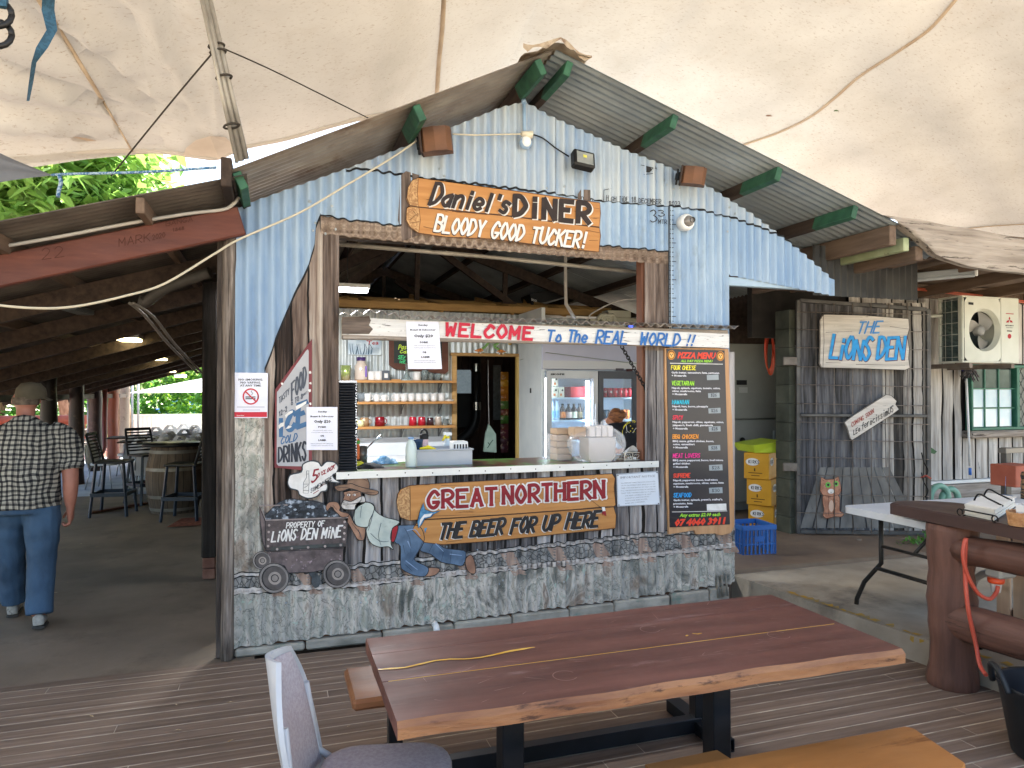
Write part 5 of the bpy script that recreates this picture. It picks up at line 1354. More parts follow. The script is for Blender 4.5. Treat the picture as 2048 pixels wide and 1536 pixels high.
for px, fl, sc in ((735, 0, 1.02), (753, 0, .9), (768, 0, .86), (794, math.pi, 1), (808, math.pi, 1), (823, math.pi, 1), (838, math.pi, 1), (852, math.pi, 1), (868, math.pi, 1), (884, math.pi, 1.02)):
    p = (kx(px), 8.74+.012*((px*7) % 3-1), SHZ[1])
    if first: pw.location = p; pw.rotation_euler = (0, 0, fl); first = False
    else: dup(pw, p, fl+.2*((px % 3)-1), scale=sc)
pt = mug_proto(m_gglass, .045, .105, 'tumbler', 'upturned grey glass tumbler near the left end of the middle shelf', 'glass', 'grey tumblers on the middle shelf', True, False); pt.location = (kx(708), 8.74, SHZ[1]); dup(pt, (kx(723), 8.74, SHZ[1]), 0, 'upturned grey glass tumbler between the first tumbler and the white mugs')
t = mug_proto(m_gglass, .04, .1, 'glass_mug', 'clear glass mug at the far left of the middle shelf', 'mug'); t.location = (kx(686), 8.74, SHZ[1])
b = MB().sphere((kx(698), 8.72, SHZ[1]+.035), .033, 10, 8); solo('tea_ball', b, mat('chrome', 'b5b8ba', rough=.15, metal=1), 'shiny round tea ball by the glass mug on the middle shelf', 'tea ball')
b = MB().lathe([(.001, 0), (.045, .0), (.06, .022), (.055, .022), (.04, .006)], (kx(899), 8.74, SHZ[1]), 14); solo('saucer_dish', b, m_cer, 'small cream dish at the right end of the middle shelf', 'dish')
# lowest shelf
for px, c, r, h, fl, hd, lb in ((760, '7d1420', .062, .115, True, True, 'single dark red mug upturned near the left of the lowest shelf'), (826, 'b01c30', .048, .108, True, False, 'bright red mug, first of the two standing side by side'), (844, 'a81a2e', .048, .108, True, False, 'bright red mug beside the plum cup on the lowest shelf'), (861, '3b2026', .044, .098, True, False, 'dark plum cup right of the red mugs'), (877, 'b5a698', .042, .108, True, True, 'beige speckled mug right of the plum cup'), (729, '9c7d5c', .058, .108, True, True, 'brown stoneware cup behind the pale yellow cup'), (703, 'd6cf9a', .04, .055, True, False, 'pale yellow cup half hidden by the black vent'), (719, 'ddd6a0', .05, .08, True, True, 'pale yellow cup upturned in front of the brown cup')):
    t = mug_proto(mat('glaze_'+c, c, rough=.22, spec=.6), r, h, 'mug' if h > .09 else 'cup', lb, 'mug' if h > .09 else 'cup', None, fl, hd); t.location = (kx(px), 8.70 if px == 719 else 8.75, SHZ[2]); t.rotation_euler = (0, 0, 0 if px in (760, 729, 719) else 2.2)
t = mug_proto(m_glass, .04, .08, 'glass_mug', 'clear glass mug at the right end of the lowest shelf', 'mug'); t.location = (kx(891), 8.74, SHZ[2]); 
# top shelf
sk = thing('shaker_cup', 'silver and green shaker cup at the left of the top shelf', 'cup', (kx(691), 8.74, SHZ[0]))
X = kx(691); part('cup', MB().lathe([(.001, .0), (.05, 0), (.066, .18), (.06, .18), (.045, .01)], (X, 8.74, SHZ[0]), 16), mat('shaker_green', '9fb06a', 'c3c7a8', 9, rough=.25, metal=.5, rp=(.45, .55)), sk)
jr = thing('storage_jar', 'big clear jar with purple lid at the left of the top shelf', 'jar', (kx(722), 8.74, SHZ[0])); X = kx(722)
part('jar_body', MB().lathe([(.001, 0), (.07, 0), (.078, .02), (.078, .17), (.05, .22), (.05, .24), (.044, .24)], (X, 8.74, SHZ[0]), 18), mat('plastic_jar', 'b8a89a', 'c9bdb2', 3, rough=.15, spec=.6), jr)
part('lid', MB().lathe([(.056, .235), (.056, .28), (.001, .28)], (X, 8.74, SHZ[0]), 16), mat('purple', '3e2a5c', rough=.4), jr)
part('side_label', MB().box(X+.04, X+.062, 8.672, 8.68, SHZ[0]+.04, SHZ[0]+.17), mat('purple_label', '6a4fa0', rough=.4), jr)
for px, lb in ((743, 'white mug right beside the purple lidded jar'), (757, 'white mug next to the grey box on the top shelf'), (834, 'white mug behind the corner of the blackboard frame')):
    t = mug_proto(m_cer, .05, .11, 'mug', lb); t.location = (kx(px), 8.74, SHZ[0]); t.rotation_euler = (0, 0, .2)
t = thing('mug_box', 'small dark grey carton with a mug picture on the top shelf', 'box', (kx(771), 8.74, SHZ[0])); X = kx(771)
part('carton', MB().box(X-.045, X+.045, 8.69, 8.79, SHZ[0], SHZ[0]+.12, .004), mat('grey_carton', '4f545c', rough=.6), t); part('picture', MB().box(X-.022, X+.02, 8.6885, 8.6898, SHZ[0]+.03, SHZ[0]+.085), m_cer, t)
b = MB().box(kx(782), kx(800), 8.68, 8.8, SHZ[0], SHZ[0]+.014, .004); solo('cork_coaster', b, m_shelf, 'thin pale board lying on the top shelf beside the grey carton', 'board')
b = MB().lathe([(.07, 0), (.072, .01), (.02, .085), (.013, .10), (.013, .19), (.02, .2), (.016, .2), (.008, .1), (.06, .012)], (kx(813), 8.74, SHZ[0]), 16); solo('glass_decanter', b, m_glass, 'clear cone shaped glass decanter on the top shelf', 'decanter')
for px, r, h, lb in ((850, .05, .13, 'tall clear jar on the top shelf under the blackboard'), (862, .036, .095, 'short clear glass right of the tall jar'), (876, .045, .09, 'clear glass jar nearest the doorway on the top shelf')):
    b = MB().lathe([(.001, .0), (r, 0), (r*1.02, h*.8), (r*.8, h*.92), (r*.8, h), (r*.7, h), (r*.9, h*.8), (r*.88, .01), (.001, .008)], (kx(px), 8.74, SHZ[0]), 14); solo('glass_jar', b, m_glass, lb, 'jar')
# tin picture, blackboard, frog over the door
tp = thing('tin_picture', 'faded blue and white tin picture with red script on the kitchen wall', 'picture', tuple(at(728, 712, Y=8.85)))
KP = plane((0, 8.88, 0), (0, -1, 0))
part('tin_panel', board(MB(), [(696, 655), (763, 658), (763, 710), (696, 709)], KP, .012, .02), mat('tin_blue', 'a9bccb', 'd2dde3', 7, rough=.35, rp=(.4, .6)), tp)
b = MB(); typed(b, 'Billy', (716, 680), (740, 679), 8, KP, .0135, .02, .2); typed(b, 'Tea', (733, 690), (757, 689), 9, KP, .0135, .02, .2); part('red_script', b, mat('tin_red', 'a8454a'), tp)
b = MB(); Rk = random.Random(4)
for k in range(9): x = 702+k*5; line(b, [(x, 708), (x+Rk.uniform(-3, 3), 697), (x+Rk.uniform(-3, 3), 688)], Rk.uniform(1, 3), KP, .0136+k*.0002, .6)
for k in range(5): line(b, [(735, 696+k*2.4), (758, 696.3+k*2.4)], .7, KP, .0138)
part('engraving', b, mat('tin_ink', '41586c'), tp)
bb = thing('menu_blackboard', 'small blackboard with brown frame and bright chalk writing behind the hanging sheet', 'blackboard', tuple(at(838, 746, Y=8.85)))
part('frame', board(MB(), cat_rom([(778, 662), (896, 668), (897, 742), (890, 748), (790, 738), (778, 730)], 1, True), KP, .03, .03), mat('board_frame', '4a2a20', '63382a', 4, rough=.5), bb)
part('slate', board(MB(), [(788, 664), (884, 668), (884, 728), (788, 726)], KP, .032, .003), mat('slate', '2a302e', '343b38', 4, rough=.7), bb)
b = MB(); brush(b, 'Pass', (797, 698), (818, 698), 9, 1.5, KP, .034, .2, jit=.1); brush(b, 'CaKE', (800, 706), (826, 707), 6, 1.3, KP, .034, .1); part('yellow_chalk', b, mat('chalk_yellow', 'c9e84a'), bb)
b = MB(); brush(b, 'SErvEd', (796, 718), (828, 719), 7, 1.3, KP, .034, .15); brush(b, 'icE crEam', (799, 726), (838, 727), 6, 1.2, KP, .034, .1); part('green_chalk', b, mat('chalk_green', '4fd98a'), bb)
fr = thing('frog_ornament', 'green tin frog ornament with orange webbed feet above the doorway', 'ornament', tuple(at(980, 712, Y=8.82)))
gx = lambda x, y: at(x, y, Y=8.83)
part('frog_body', MB().sphere(gx(996, 672), (.16, .05, .08), 12, 8), mat('frog_green', '3f8a3c', '78b04a', 9, rough=.3), fr)
for q, f in ((((985, 678), (978, 684), (970, 694), (964, 697)), (962, 698)), (((1000, 680), (994, 688), (988, 692), (998, 699)), (1000, 700))):
    part('leg', MB().tube(cat_rom([tuple(gx(*p)) for p in q], 4), .016, 7), mat('leg_green', '7fae62', rough=.3), fr)
    for d in (-9, -3, 4, 10):
        b = MB(); c = gx(*f); e = gx(f[0]+d*(1 if f[0] > 980 else -1)-(4 if f[0] < 980 else -2), f[1]+9-abs(d)*.5)
        b.tube([c, e], [.012, .007], 6); tt = part('toe', b, mat('frog_orange', 'd9873a', rough=.3), fr); part('toe_pad', MB().sphere(e, .012, 8, 6), m_white, tt)
part('frog_eye', MB().sphere(gx(1020, 686), .03, 10, 8), mat('frog_gold', 'b99a55', rough=.2), fr)
# the room behind the doorway
dr = thing('back_room_wall', 'dark timber back wall of the room seen through the kitchen doorway', 'wall', (2.8, 11, .2))
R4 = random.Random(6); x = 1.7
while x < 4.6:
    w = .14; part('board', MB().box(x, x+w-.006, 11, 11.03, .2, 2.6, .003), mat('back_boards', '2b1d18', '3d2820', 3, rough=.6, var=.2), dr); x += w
solo('back_room_side', MB().box(3.95, 4.0, 9.0, 11, .2, 2.6), mat('pale_reveal', 'a69a8c', rough=.8), 'pale side lining of the room behind the doorway', 'wall')
ht = at(925, 765, Y=10.95); b = MB().box(ht.x-.14, ht.x+.14, 10.94, 10.985, ht.z-.34, ht.z+.2); bw = solo('back_window', b, mat('window_light', '9fb0b8', '6f7f84', 8, emit=.06), 'small bright window at the back of the room behind the doorway', 'window')
p = at(952, 800, Y=10.2); fl_ = thing('stove_flue', 'black stove flue with silver joints in the room behind the doorway', 'flue', (p.x, 10.2, .9))
part('flue_pipe', MB().tube([(p.x, 10.2, 2.6), (p.x, 10.2, 1.35)]+[(p.x-.5+.5*math.cos(a), 10.2, 1.35-.42*math.sin(a)) for a in [.2*i for i in range(1, 12)]], .075, 12), mat('black_hose', '161617', rough=.4), fl_)
for y in (735, 812): q = at(952, y, Y=10.2); part('silver_joint', MB().lathe([(.08, -.06), (.08, .06)], q, 14), mat('chrome', 'b5b8ba', rough=.15, metal=1), fl_)
p = at(925, 820, Y=10.3); b = MB().box(p.x-.12, p.x+.14, 10.3, 10.36, p.z-.27, p.z+.25, .01); solo('till_screen', b, m_black, 'black till screen standing behind the doorway', 'screen')
p = at(994, 785, Y=10.4); b = MB().box(p.x-.06, p.x+.06, 10.4, 10.41, p.z-.42, p.z+.42); solo('price_list', b, mat('list_grey', '5a5f60', '74797a', 20, rough=.7), 'long grey price list hanging behind the doorway', 'list')
cs = thing('chip_packet_strip', 'hanging strip of shiny snack packets behind the doorway', 'snack strip', tuple(at(1009, 910, Y=10)))
for k in range(11):
    p = at(1009, 752+k*14.5, Y=10.0+.02*(k % 2)); cc = ['c9892e', 'd39a34', 'c27a28', 'b8702a', '5a7a3c', '7d4030', '4f7a36', '6a3a34', '5d3038', '4a2c34', '56323c'][k]
    def fn(u, v, p=p): return (p.x-.06+.12*u, p.y-.03*math.sin(math.pi*u)*math.sin(math.pi*v), p.z-.06+.12*v)
    part('snack_packet', MB().grid(fn, 4, 4), mat('packet_'+cc, cc, 'd8b890', 14, rough=.25, rp=(.55, .7)), cs)
bg = thing('hanging_shopping_bag', 'pale green shopping bag hanging in the kitchen doorway', 'bag', tuple(at(980, 905, Y=9.2)))
BGP = plane((0, 9.2, 0), (0, -1, 0))
part('bag_body', board(MB(), [(978, 848), (992, 868), (993, 905), (968, 903), (972, 868)], BGP, 0, .05), mat('bag_green', '8fa79a', 'a9bfb2', 6, rough=.45), bg)
part('bag_cord', MB().tube([at(978, 849, Y=9.2), at(977, 800, Y=9.25), at(976, 720, Y=9.3)], .004, 5), m_cer, bg)
b = MB(); line(b, [(975, 896), (981, 886), (986, 880)], 1.6, BGP, .002); line(b, [(980, 890), (976, 885)], 1.6, BGP, .0022); part('leaf_print', b, mat('print_green', '3e5a4c'), bg)
# ---------------------------------------------------------------- counter things
cz = lambda x, y: at(x, y, Z=ZC)
p = cz(822, 934); mb_ = thing('milk_bottle', 'translucent plastic milk bottle standing on the counter', 'bottle', tuple(p))
part('bottle_body', MB().lathe([(.001, 0), (.036, 0), (.04, .01), (.04, .13), (.034, .165), (.019, .19), (.018, .2)], p, 18), mat('milk_plastic', 'c3d2cf', 'ccd8d4', 2, rough=.3, spec=.5), mb_); part('cap', MB().lathe([(.021, .198), (.021, .213), (.001, .213)], p, 14), mat('cap_blue', '7d9cc0', rough=.4), mb_)
p = cz(829+6, 929); bt = thing('blue_tumbler', 'dark blue drinking tumbler behind the milk bottle', 'tumbler', tuple(p)); part('tumbler_body', MB().lathe([(.001, 0), (.03, 0), (.04, .165), (.042, .17), (.042, .185), (.001, .185)], p, 16), mat('tumbler_blue', '1c3350', '22405f', 4, rough=.3), bt)
p = cz(848, 922); ff = thing('pink_flask', 'pink insulated flask with a black lid behind the grey tub', 'flask', tuple(p)); part('flask_body', MB().lathe([(.001, 0), (.034, 0), (.034, .165), (.03, .175)], p, 16), mat('flask_pink', 'd3b3b4', rough=.45), ff)
b = MB().lathe([(.035, .17), (.035, .2), (.03, .212), (.001, .212)], p, 16); b.tube([Vector(p)+Vector((.026*math.cos(a), 0, .208+.036*math.sin(a))) for a in [math.pi*i/8 for i in range(9)]], .008, 6); part('flask_lid', b, m_black, ff)
p0, p1 = cz(834, 932), cz(941, 928); tb = thing('grey_tub', 'rectangular grey plastic tub on the counter', 'tub', tuple(p0))
H = .105; Yf, Yb = p0.y, p0.y+.3; XA, XB = p0.x, p1.x+.01
b = MB(); t_ = .008
b.box(XA, XB, Yf, Yf+t_, ZC, ZC+H); b.box(XA, XB, Yb-t_, Yb, ZC, ZC+H); b.box(XA, XA+t_, Yf+t_, Yb-t_, ZC, ZC+H-.001); b.box(XB-t_, XB, Yf+t_, Yb-t_, ZC, ZC+H-.001); b.box(XA+t_, XB-t_, Yf+t_, Yb-t_, ZC, ZC+.01)
m_tub = mat('tub_grey', 'a6a9b0', 'b0b3b9', 3, rough=.45); part('tub_body', b, m_tub, tb)
b = MB(); b.box(XA-.01, XB+.01, Yf-.01, Yf+.004, ZC+H, ZC+H+.012, .003); b.box(XA-.01, XB+.01, Yb-.004, Yb+.01, ZC+H, ZC+H+.012, .003); b.box(XA-.01, XA+.006, Yf+.0045, Yb-.0045, ZC+H+.0005, ZC+H+.0115, .003); b.box(XB-.006, XB+.01, Yf+.0045, Yb-.0045, ZC+H+.0005, ZC+H+.0115, .003); part('tub_rim', b, m_tub, tb)
b = MB(); b.tube([(XA+.03, Yf+.05, ZC+H+.015), (XA+.1, Yf+.09, ZC+H+.02), (XA+.15, Yf+.06, ZC+H+.008)], [.006, .017, .006], 8); solo('yellow_scoop', b, mat('scoop_yellow', 'e3cf2a', rough=.4), 'bright yellow scoop lying across the grey tub', 'scoop')
p = at(919, 882, Y=Yb-.1); b = MB(); 
sb = thing('small_white_basket', 'small white plastic basket standing in the grey tub', 'basket', (XB-.07, Yf+.12, ZC+.02)); part('basket_wall', MB().box(XB-.13, XB-.015, Yf+.06, Yf+.18, ZC+.02, ZC+.165, .006), m_white, sb); b = MB()
for k in range(5): b.box(XB-.125+k*.022, XB-.113+k*.022, Yf+.0575, Yf+.0595, ZC+.11, ZC+.145)
part('basket_slot', b, ink, sb)
p = at(895, 905, Y=5.42); p.z = ZC; sp = thing('spray_bottle', 'white spray bottle with a yellow trigger behind the grey tub', 'spray bottle', tuple(p))
part('bottle_body', MB().lathe([(.001, 0), (.034, 0), (.034, .11), (.03, .135), (.015, .16), (.015, .175)], p, 16), mat('spray_white', 'ccd6da', rough=.35), sp); part('collar', MB().lathe([(.017, .172), (.017, .19), (.001, .19)], p, 12), mat('scoop_yellow', 'e3cf2a'), sp)
b = MB().bar(Vector(p)+Vector((-.035, 0, .21)), Vector(p)+Vector((.035, 0, .205)), .02, .026, .005); b.bar(Vector(p)+Vector((0, 0, .188)), Vector(p)+Vector((0, 0, .2)), .02, .02, up=(0, 1, 0)); part('spray_head', b, m_white, sp)
part('trigger', MB().tube([Vector(p)+Vector((-.014, 0, .205)), Vector(p)+Vector((-.025, 0, .175)), Vector(p)+Vector((-.04, 0, .155))], [.01, .009, .006], 6), mat('scoop_yellow', 'e3cf2a'), sp)
# left end: cloths, black tray, utensil crock
p = cz(735, 938); bk = MB()
def fn(u, v): return (p.x-.08+.2*u, p.y+.01+.16*v, ZC+.004+.035*math.sin(math.pi*u)**.5*math.sin(math.pi*v)**.5*(1-.4*u)+.006*math.sin(u*14+v*9))
bk.grid(fn, 14, 10); solo('black_cloth', bk, mat('cloth_black', '191a1c', '26272a', 8, rough=.8), 'crumpled black cloth lying at the left end of the counter', 'cloth')
p = cz(772, 930); bk = MB()
def fn(u, v): return (p.x-.09+.19*u, p.y+.04+.14*v, ZC+.004+.055*max(0, math.sin(math.pi*u)*math.sin(math.pi*v))**.5*(.6+.4*math.sin(u*11+v*5))+.008*math.sin(u*29)*math.sin(v*23))
bk.grid(fn, 20, 14); solo('blue_cloth', bk, mat('cloth_blue', '5d94bd', 'a3c3d8', 26, rough=.9, rp=(.42, .58)), 'crumpled light blue cleaning cloth on the counter', 'cloth')
p = cz(727, 930); p.y += .12; ck = thing('utensil_crock', 'dark tins holding a blue bottle brush and spoons on the counter', 'utensil pot', tuple(p))
part('pot', MB().lathe([(.001, 0), (.042, 0), (.042, .13), (.038, .13), (.036, .02)], p, 14), mat('tin_dark', '4a4640', '77726a', 7, rough=.35, metal=.5), ck)
part('brush_handle', MB().tube([p+Vector((0, 0, .05)), p+Vector((-.05, 0, .25))], .006, 6), mat('brush_pale', '7fb0cf', rough=.4), ck); part('brush_head', MB().lathe([(.001, 0), (.014, 0), (.024, .03), (.022, .06), (.001, .065)], p+Vector((-.052, 0, .24)), 10), mat('brush_blue', '2d5f9c', '3f73ac', 40, rough=.7), ck)
part('spoon', MB().tube([p+Vector((.01, 0, .08)), p+Vector((.1, 0, .175)), p+Vector((.15, .0, .2))], [.005, .006, .016], 6), mat('chrome', 'b5b8ba'), ck)
p = cz(711, 934); p.y += .05; cl = thing('cleaner_bottle', 'orange and green labelled cleaner bottle by the black vent slats', 'bottle', tuple(p)); part('bottle_body', MB().box(p.x-.03, p.x+.035, p.y, p.y+.06, ZC+.045, ZC+.2, .01), mat('label_orange', 'd2502e', 'e07a3a', 9, rough=.4), cl); part('green_band', MB().box(p.x-.028, p.x+.036, p.y-.001, p.y+.0, ZC+.16, ZC+.185), mat('label_green', '5fae4a'), cl)
p = cz(708, 937); b = MB().box(p.x-.03, p.x+.07, p.y, p.y+.1, ZC+.0, ZC+.042, .008); sg = solo('yellow_sponge', b, mat('sponge_yellow', 'ddd844', 'cfc83a', 40, rough=.9), 'yellow sponge pack at the left end of the counter', 'sponge')
# black slatted vent at the left of the hatch
vt = thing('black_vent', 'stack of black vent slats at the left edge of the hatch', 'vent', (XO0+.09, Y0+.07, ZC))
for k in range(33):
    z = ZC+.004+k*.0185
    part('slat', MB().bar((XO0+.004, Y0+.05, z+.006), (XO0+.125, Y0+.05, z+.006), .05, .008, .002, up=(0, -.35, 1)), mat('vent_black', '26272b', '303136', 3, rough=.4), vt)
part('vent_back', MB().box(XO0+.004, XO0+.118, Y0+.076, Y0+.085, ZC, ZC+.615), m_black, vt)
# take-away stack in plastic, sanitiser, napkin holder on the right
p = cz(1205, 925); st = thing('takeaway_trays', 'stack of white takeaway trays in a clear plastic bag on the counter', 'tray stack', tuple(p))
m_foam = mat('tray_white', 'd8cfcb', 'e0d8d4', 5, rough=.6)
for k in range(13):
    z = ZC+.002+k*.0125; w = .115 if k else .1
    b = MB(); r0, r1 = w*.82, w
    b.add([(p.x-r0, p.y+.02, z), (p.x+r0, p.y+.02, z), (p.x+r0, p.y+.02+r0*1.4, z), (p.x-r0, p.y+.02+r0*1.4, z), (p.x-r1, p.y, z+.035), (p.x+r1, p.y, z+.035), (p.x+r1, p.y+r1*1.6, z+.035), (p.x-r1, p.y+r1*1.6, z+.035)], [(0, 1, 5, 4), (1, 2, 6, 5), (2, 3, 7, 6), (3, 0, 4, 7), (0, 3, 2, 1)]); part('tray', b, m_foam, st)
for k in range(4): x = p.x-.09+k*.05; part('upright_tray', MB().box(x, x+.046, p.y+.03, p.y+.15, ZC+.19, ZC+.275, .008), m_foam, st)
part('upright_tray', MB().box(p.x-.2, p.x-.1, p.y+.07, p.y+.2, ZC+.19, ZC+.265, .008), mat('tray_kraft', 'b59a80', rough=.7), st)
m_film = NT('plastic_film'); m_film.b.inputs['Base Color'].default_value = (.9, .92, .95, 1); m_film.b.inputs['Roughness'].default_value = .08; m_film.b.inputs['Alpha'].default_value = .22; m_film.b.inputs['Specular IOR Level'].default_value = 1.0; m_film = m_film.m
def fn(u, v):
    a = 2*math.pi*u; r = .15+.09*math.sin(math.pi*min(1, v*1.1))+.012*math.sin(a*9+v*4)+.012*math.sin(a*17+v*13)
    if v > .72: r *= 1-.6*(v-.72)/.28
    return (p.x+r*.95*math.cos(a), p.y+.09+r*.6*math.sin(a), ZC+.003+.30*v+.02*math.sin(a*5)*v)
part('plastic_bag', MB().grid(fn, 72, 16), m_film, st)
q_ = cz(1140, 924); kb = thing('kraft_boxes', 'kraft takeaway boxes in a plastic bag behind the white trays', 'box stack', (q_.x, q_.y+.1, ZC))
for k in range(5): part('box', MB().box(q_.x-.06, q_.x+.07, q_.y+.12, q_.y+.26, ZC+.002+k*.05, ZC+.048+k*.05, .004), mat('tray_kraft', 'b59a80', rough=.7), kb)
def fn(u, v): a = 2*math.pi*u; r = .11+.03*math.sin(a*7+v*6)*v; return (q_.x+r*math.cos(a), q_.y+.19+r*.9*math.sin(a), ZC+.002+.2*v)
part('plastic_bag', MB().grid(fn, 48, 8), m_film, kb)
p = cz(1286, 916); sz = thing('sanitiser_bottle', 'clear pump sanitiser bottle at the right end of the counter', 'pump bottle', tuple(p))
part('bottle_body', MB().lathe([(.001, 0), (.05, 0), (.052, .01), (.052, .12), (.045, .145), (.017, .16), (.017, .17)], p, 18), mat('sanitiser', 'bccbd2', 'c8d5da', 3, rough=.12, spec=.6), sz); b = MB().lathe([(.019, .168), (.019, .185), (.006, .187), (.006, .215), (.016, .216), (.016, .228), (.001, .23)], p, 12); b.bar(p+Vector((0, 0, .222)), p+Vector((-.04, -.02, .216)), .012, .01); part('pump', b, m_white, sz); part('blue_label', MB().box(p.x-.04, p.x-.0, p.y-.053, p.y-.049, ZC+.06, ZC+.11), mat('san_blue', '6f9cb8'), sz)
p = cz(1272, 921); nh = thing('heart_napkin_holder', 'metal napkin holder with heart cut-outs at the right of the counter', 'napkin holder', tuple(p))
m_nh = mat('holder_metal', 'b9b4ac', rough=.35, metal=.6)
for s_ in range(3):
    x0 = p.x-.1+s_*.072; b = MB()
    b.bar((x0, p.y, ZC+.008), (x0+.07, p.y, ZC+.008), .006, .006); b.bar((x0, p.y, ZC+.062), (x0+.07, p.y, ZC+.062), .006, .006); b.bar((x0, p.y, ZC), (x0, p.y, ZC+.066), .006, .006, up=(0, 1, 0)); b.bar((x0+.07, p.y, ZC), (x0+.07, p.y, ZC+.066), .006, .006, up=(0, 1, 0))
    hz = [(x0+.035+.0012*16*math.sin(a)**3, p.y, ZC+.034+.0012*(13*math.cos(a)-5*math.cos(2*a)-2*math.cos(3*a)-math.cos(4*a))) for a in [2*math.pi*i/16 for i in range(17)]]
    b.tube(hz, .0026, 5); part('heart_panel', b, m_nh, nh)
b = MB()
def fn(u, v): return (p.x-.08+.17*u, p.y+.03+.08*v, ZC+.03+.06*math.sin(math.pi*u)+.03*math.sin(5*u+4*v))
b.grid(fn, 10, 6); part('napkins', b, m_white, nh)
part('holder_base', MB().box(p.x-.1, p.x+.115, p.y+.004, p.y+.13, ZC+.002, ZC+.01), m_nh, nh)
# chain propping the welcome beam
cn = thing('black_chain', 'black steel chain from the welcome beam down to the hatch stud', 'chain', tuple(at(1292, 778, Y=Y0+.03)))
A, B_ = at(1243, 692, Y=Y0-.02), at(1293, 780, Y=Y0+.005); n = 17; d = (B_-A)
for k in range(n):
    c = A.lerp(B_, (k+.5)/n); ax = d.normalized(); sd = Vector((ax.z, 0, -ax.x)) if k % 2 == 0 else Vector((0, 1, 0)); L = d.length/n*.68
    b = MB(); b.tube([c+ax*(L*math.cos(a))+sd*(.0125*math.sin(a)) for a in [2*math.pi*i/12 for i in range(13)]], .0042, 5, caps=False); part('link', b, mat('chain_black', '141415', rough=.4, metal=.4), cn)
# ---------------------------------------------------------------- drinks fridge
FY = 8.0; fx = lambda px, Y=FY: at(px, 800, Y=Y).x; fz = lambda py, px=1180, Y=FY: at(px, py, Y=Y).z
FX0, FXM, FX1 = fx(1092), fx(1192), fx(1291)
fg = thing('drinks_fridge', 'two door silver drinks fridge with lit shelves behind the counter', 'fridge', ((FX0+FX1)/2, FY+.4, .2))
m_sil = mat('fridge_silver', '9a9ca0', 'a8aaad', 3, rough=.35, metal=.3); m_fin = mat('fridge_inside', 'aebccb', 'b8c4d0', 2, rough=.5)
zt_, zb_ = fz(740), .3
part('fridge_side', MB().box(FX0-.05, FX0, FY+.02, 8.86, .2, 2.72, .004), m_offw, fg); part('fridge_side', MB().box(FX1, FX1+.04, FY+.02, 8.86, .2, zt_+.1), m_offw, fg); part('fridge_back', MB().box(FX0, FX1, 8.6, 8.66, .2, zt_), m_fin, fg)
part('header_panel', MB().box(FX0-.048, FX1+.02, FY, FY+.5, zt_+.004, fz(668), .006), mat('header_lilac', 'a5a8bf', 'b0b2c6', 2, rough=.4), fg); part('header_trim', MB().box(FX0-.045, FX1+.015, FY-.006, FY-.001, zt_+.012, fz(722)), mat('trim_grey', 'b9bbc0', rough=.4), fg)
part('fridge_base', MB().box(FX0, FX1, FY+.02, 8.6, .2, .42), m_sil, fg); part('mullion', MB().box(FXM-.03, FXM+.03, FY+.03, FY+.1, .42, zt_), m_sil, fg)
part('inner_roof', MB().box(FX0, FX1, FY+.02, 8.6, zt_-.05, zt_), m_fin, fg)
def door(x0, x1, m, nm):
    b = MB(); w = .065; z0, z1 = .44, zt_-.012
    b.box(x0, x0+w, FY-.02, FY+.02, z0, z1, .004); b.box(x1-w, x1, FY-.02, FY+.02, z0, z1, .004); b.box(x0+w, x1-w, FY-.019, FY+.019, z1-w-.03, z1-.0005); b.box(x0+w, x1-w, FY-.019, FY+.019, z0+.0005, z0+w)
    d_ = part('fridge_door', b, m, fg, nm); gl = NT('fridge_glass'+nm[:4]); gl.b.inputs['Base Color'].default_value = (.8, .88, .95, 1); gl.b.inputs['Alpha'].default_value = .10; gl.b.inputs['Roughness'].default_value = .05
    part('door_glass', MB().box(x0+w, x1-w, FY-.004, FY, z0+w, z1-w-.03), gl.m, d_); return d_
d1 = door(FX0+.005, FXM+.02, m_sil, 'silver left door'); d2 = door(FXM+.03, fx(1273), mat('fridge_dark', '3a3d44', '44474e', 3, rough=.4), 'dark framed right door')
part('door_handle', MB().box(FXM-.03, FXM+.0, FY-.05, FY-.022, .9, 1.55, .006), m_sil, d1)
FPl = plane((0, FY, 0), (0, -1, 0)); b = MB(); typed(b, 'SKOPE', (1101, 750), (1129, 750), 3.2, FPl, .0225, .06); part('brand_lettering', b, m_black, d1)
b = MB(); b.box(fx(1231), fx(1247), FY-.009, FY-.0065, fz(741), fz(736)); part('badge', b, mat('badge_dark', '4a4650'), fg); b = MB().box(fx(1252), fx(1265), FY-.009, FY-.0065, fz(742), fz(737)); part('temperature_display', b, mat('display_red', '3a1418'), fg)
part('switch_plate', MB().box(FX0-.052, FX0-.0505, 8.38, 8.43, fz(786), fz(776)), m_black, fg)
m_led = mat('led_white', 'e8f4ff', emit=4)
FS = [fz(795), fz(840), fz(882), fz(922)]
for zz in FS: part('fridge_shelf', MB().box(FX0+.03, FX1-.03, FY+.06, 8.58, zz-.02, zz, .003), mat('shelf_white', 'b5d3e6', 'c3dcec', 3, rough=.3), fg)
part('led_strip', MB().box(fx(1173), fx(1180), FY+.022, FY+.03, .6, fz(762)), m_led, fg); part('led_strip', MB().box(FX1-.06, FX1-.03, FY+.0, FY+.02, .6, fz(772)), m_led, fg); part('led_strip', MB().box(FX1+.0-.115, FX1-.1, FY+.01, FY+.03, .6, fz(772)), m_led, fg)
part('led_strip', MB().box(FX0+.01, FX0+.025, FY+.03, FY+.05, .6, zt_-.1), m_led, fg)
def can_mat(c, c2=None): return mat('can_'+c, c, c2, 8, rough=.25, metal=.3)
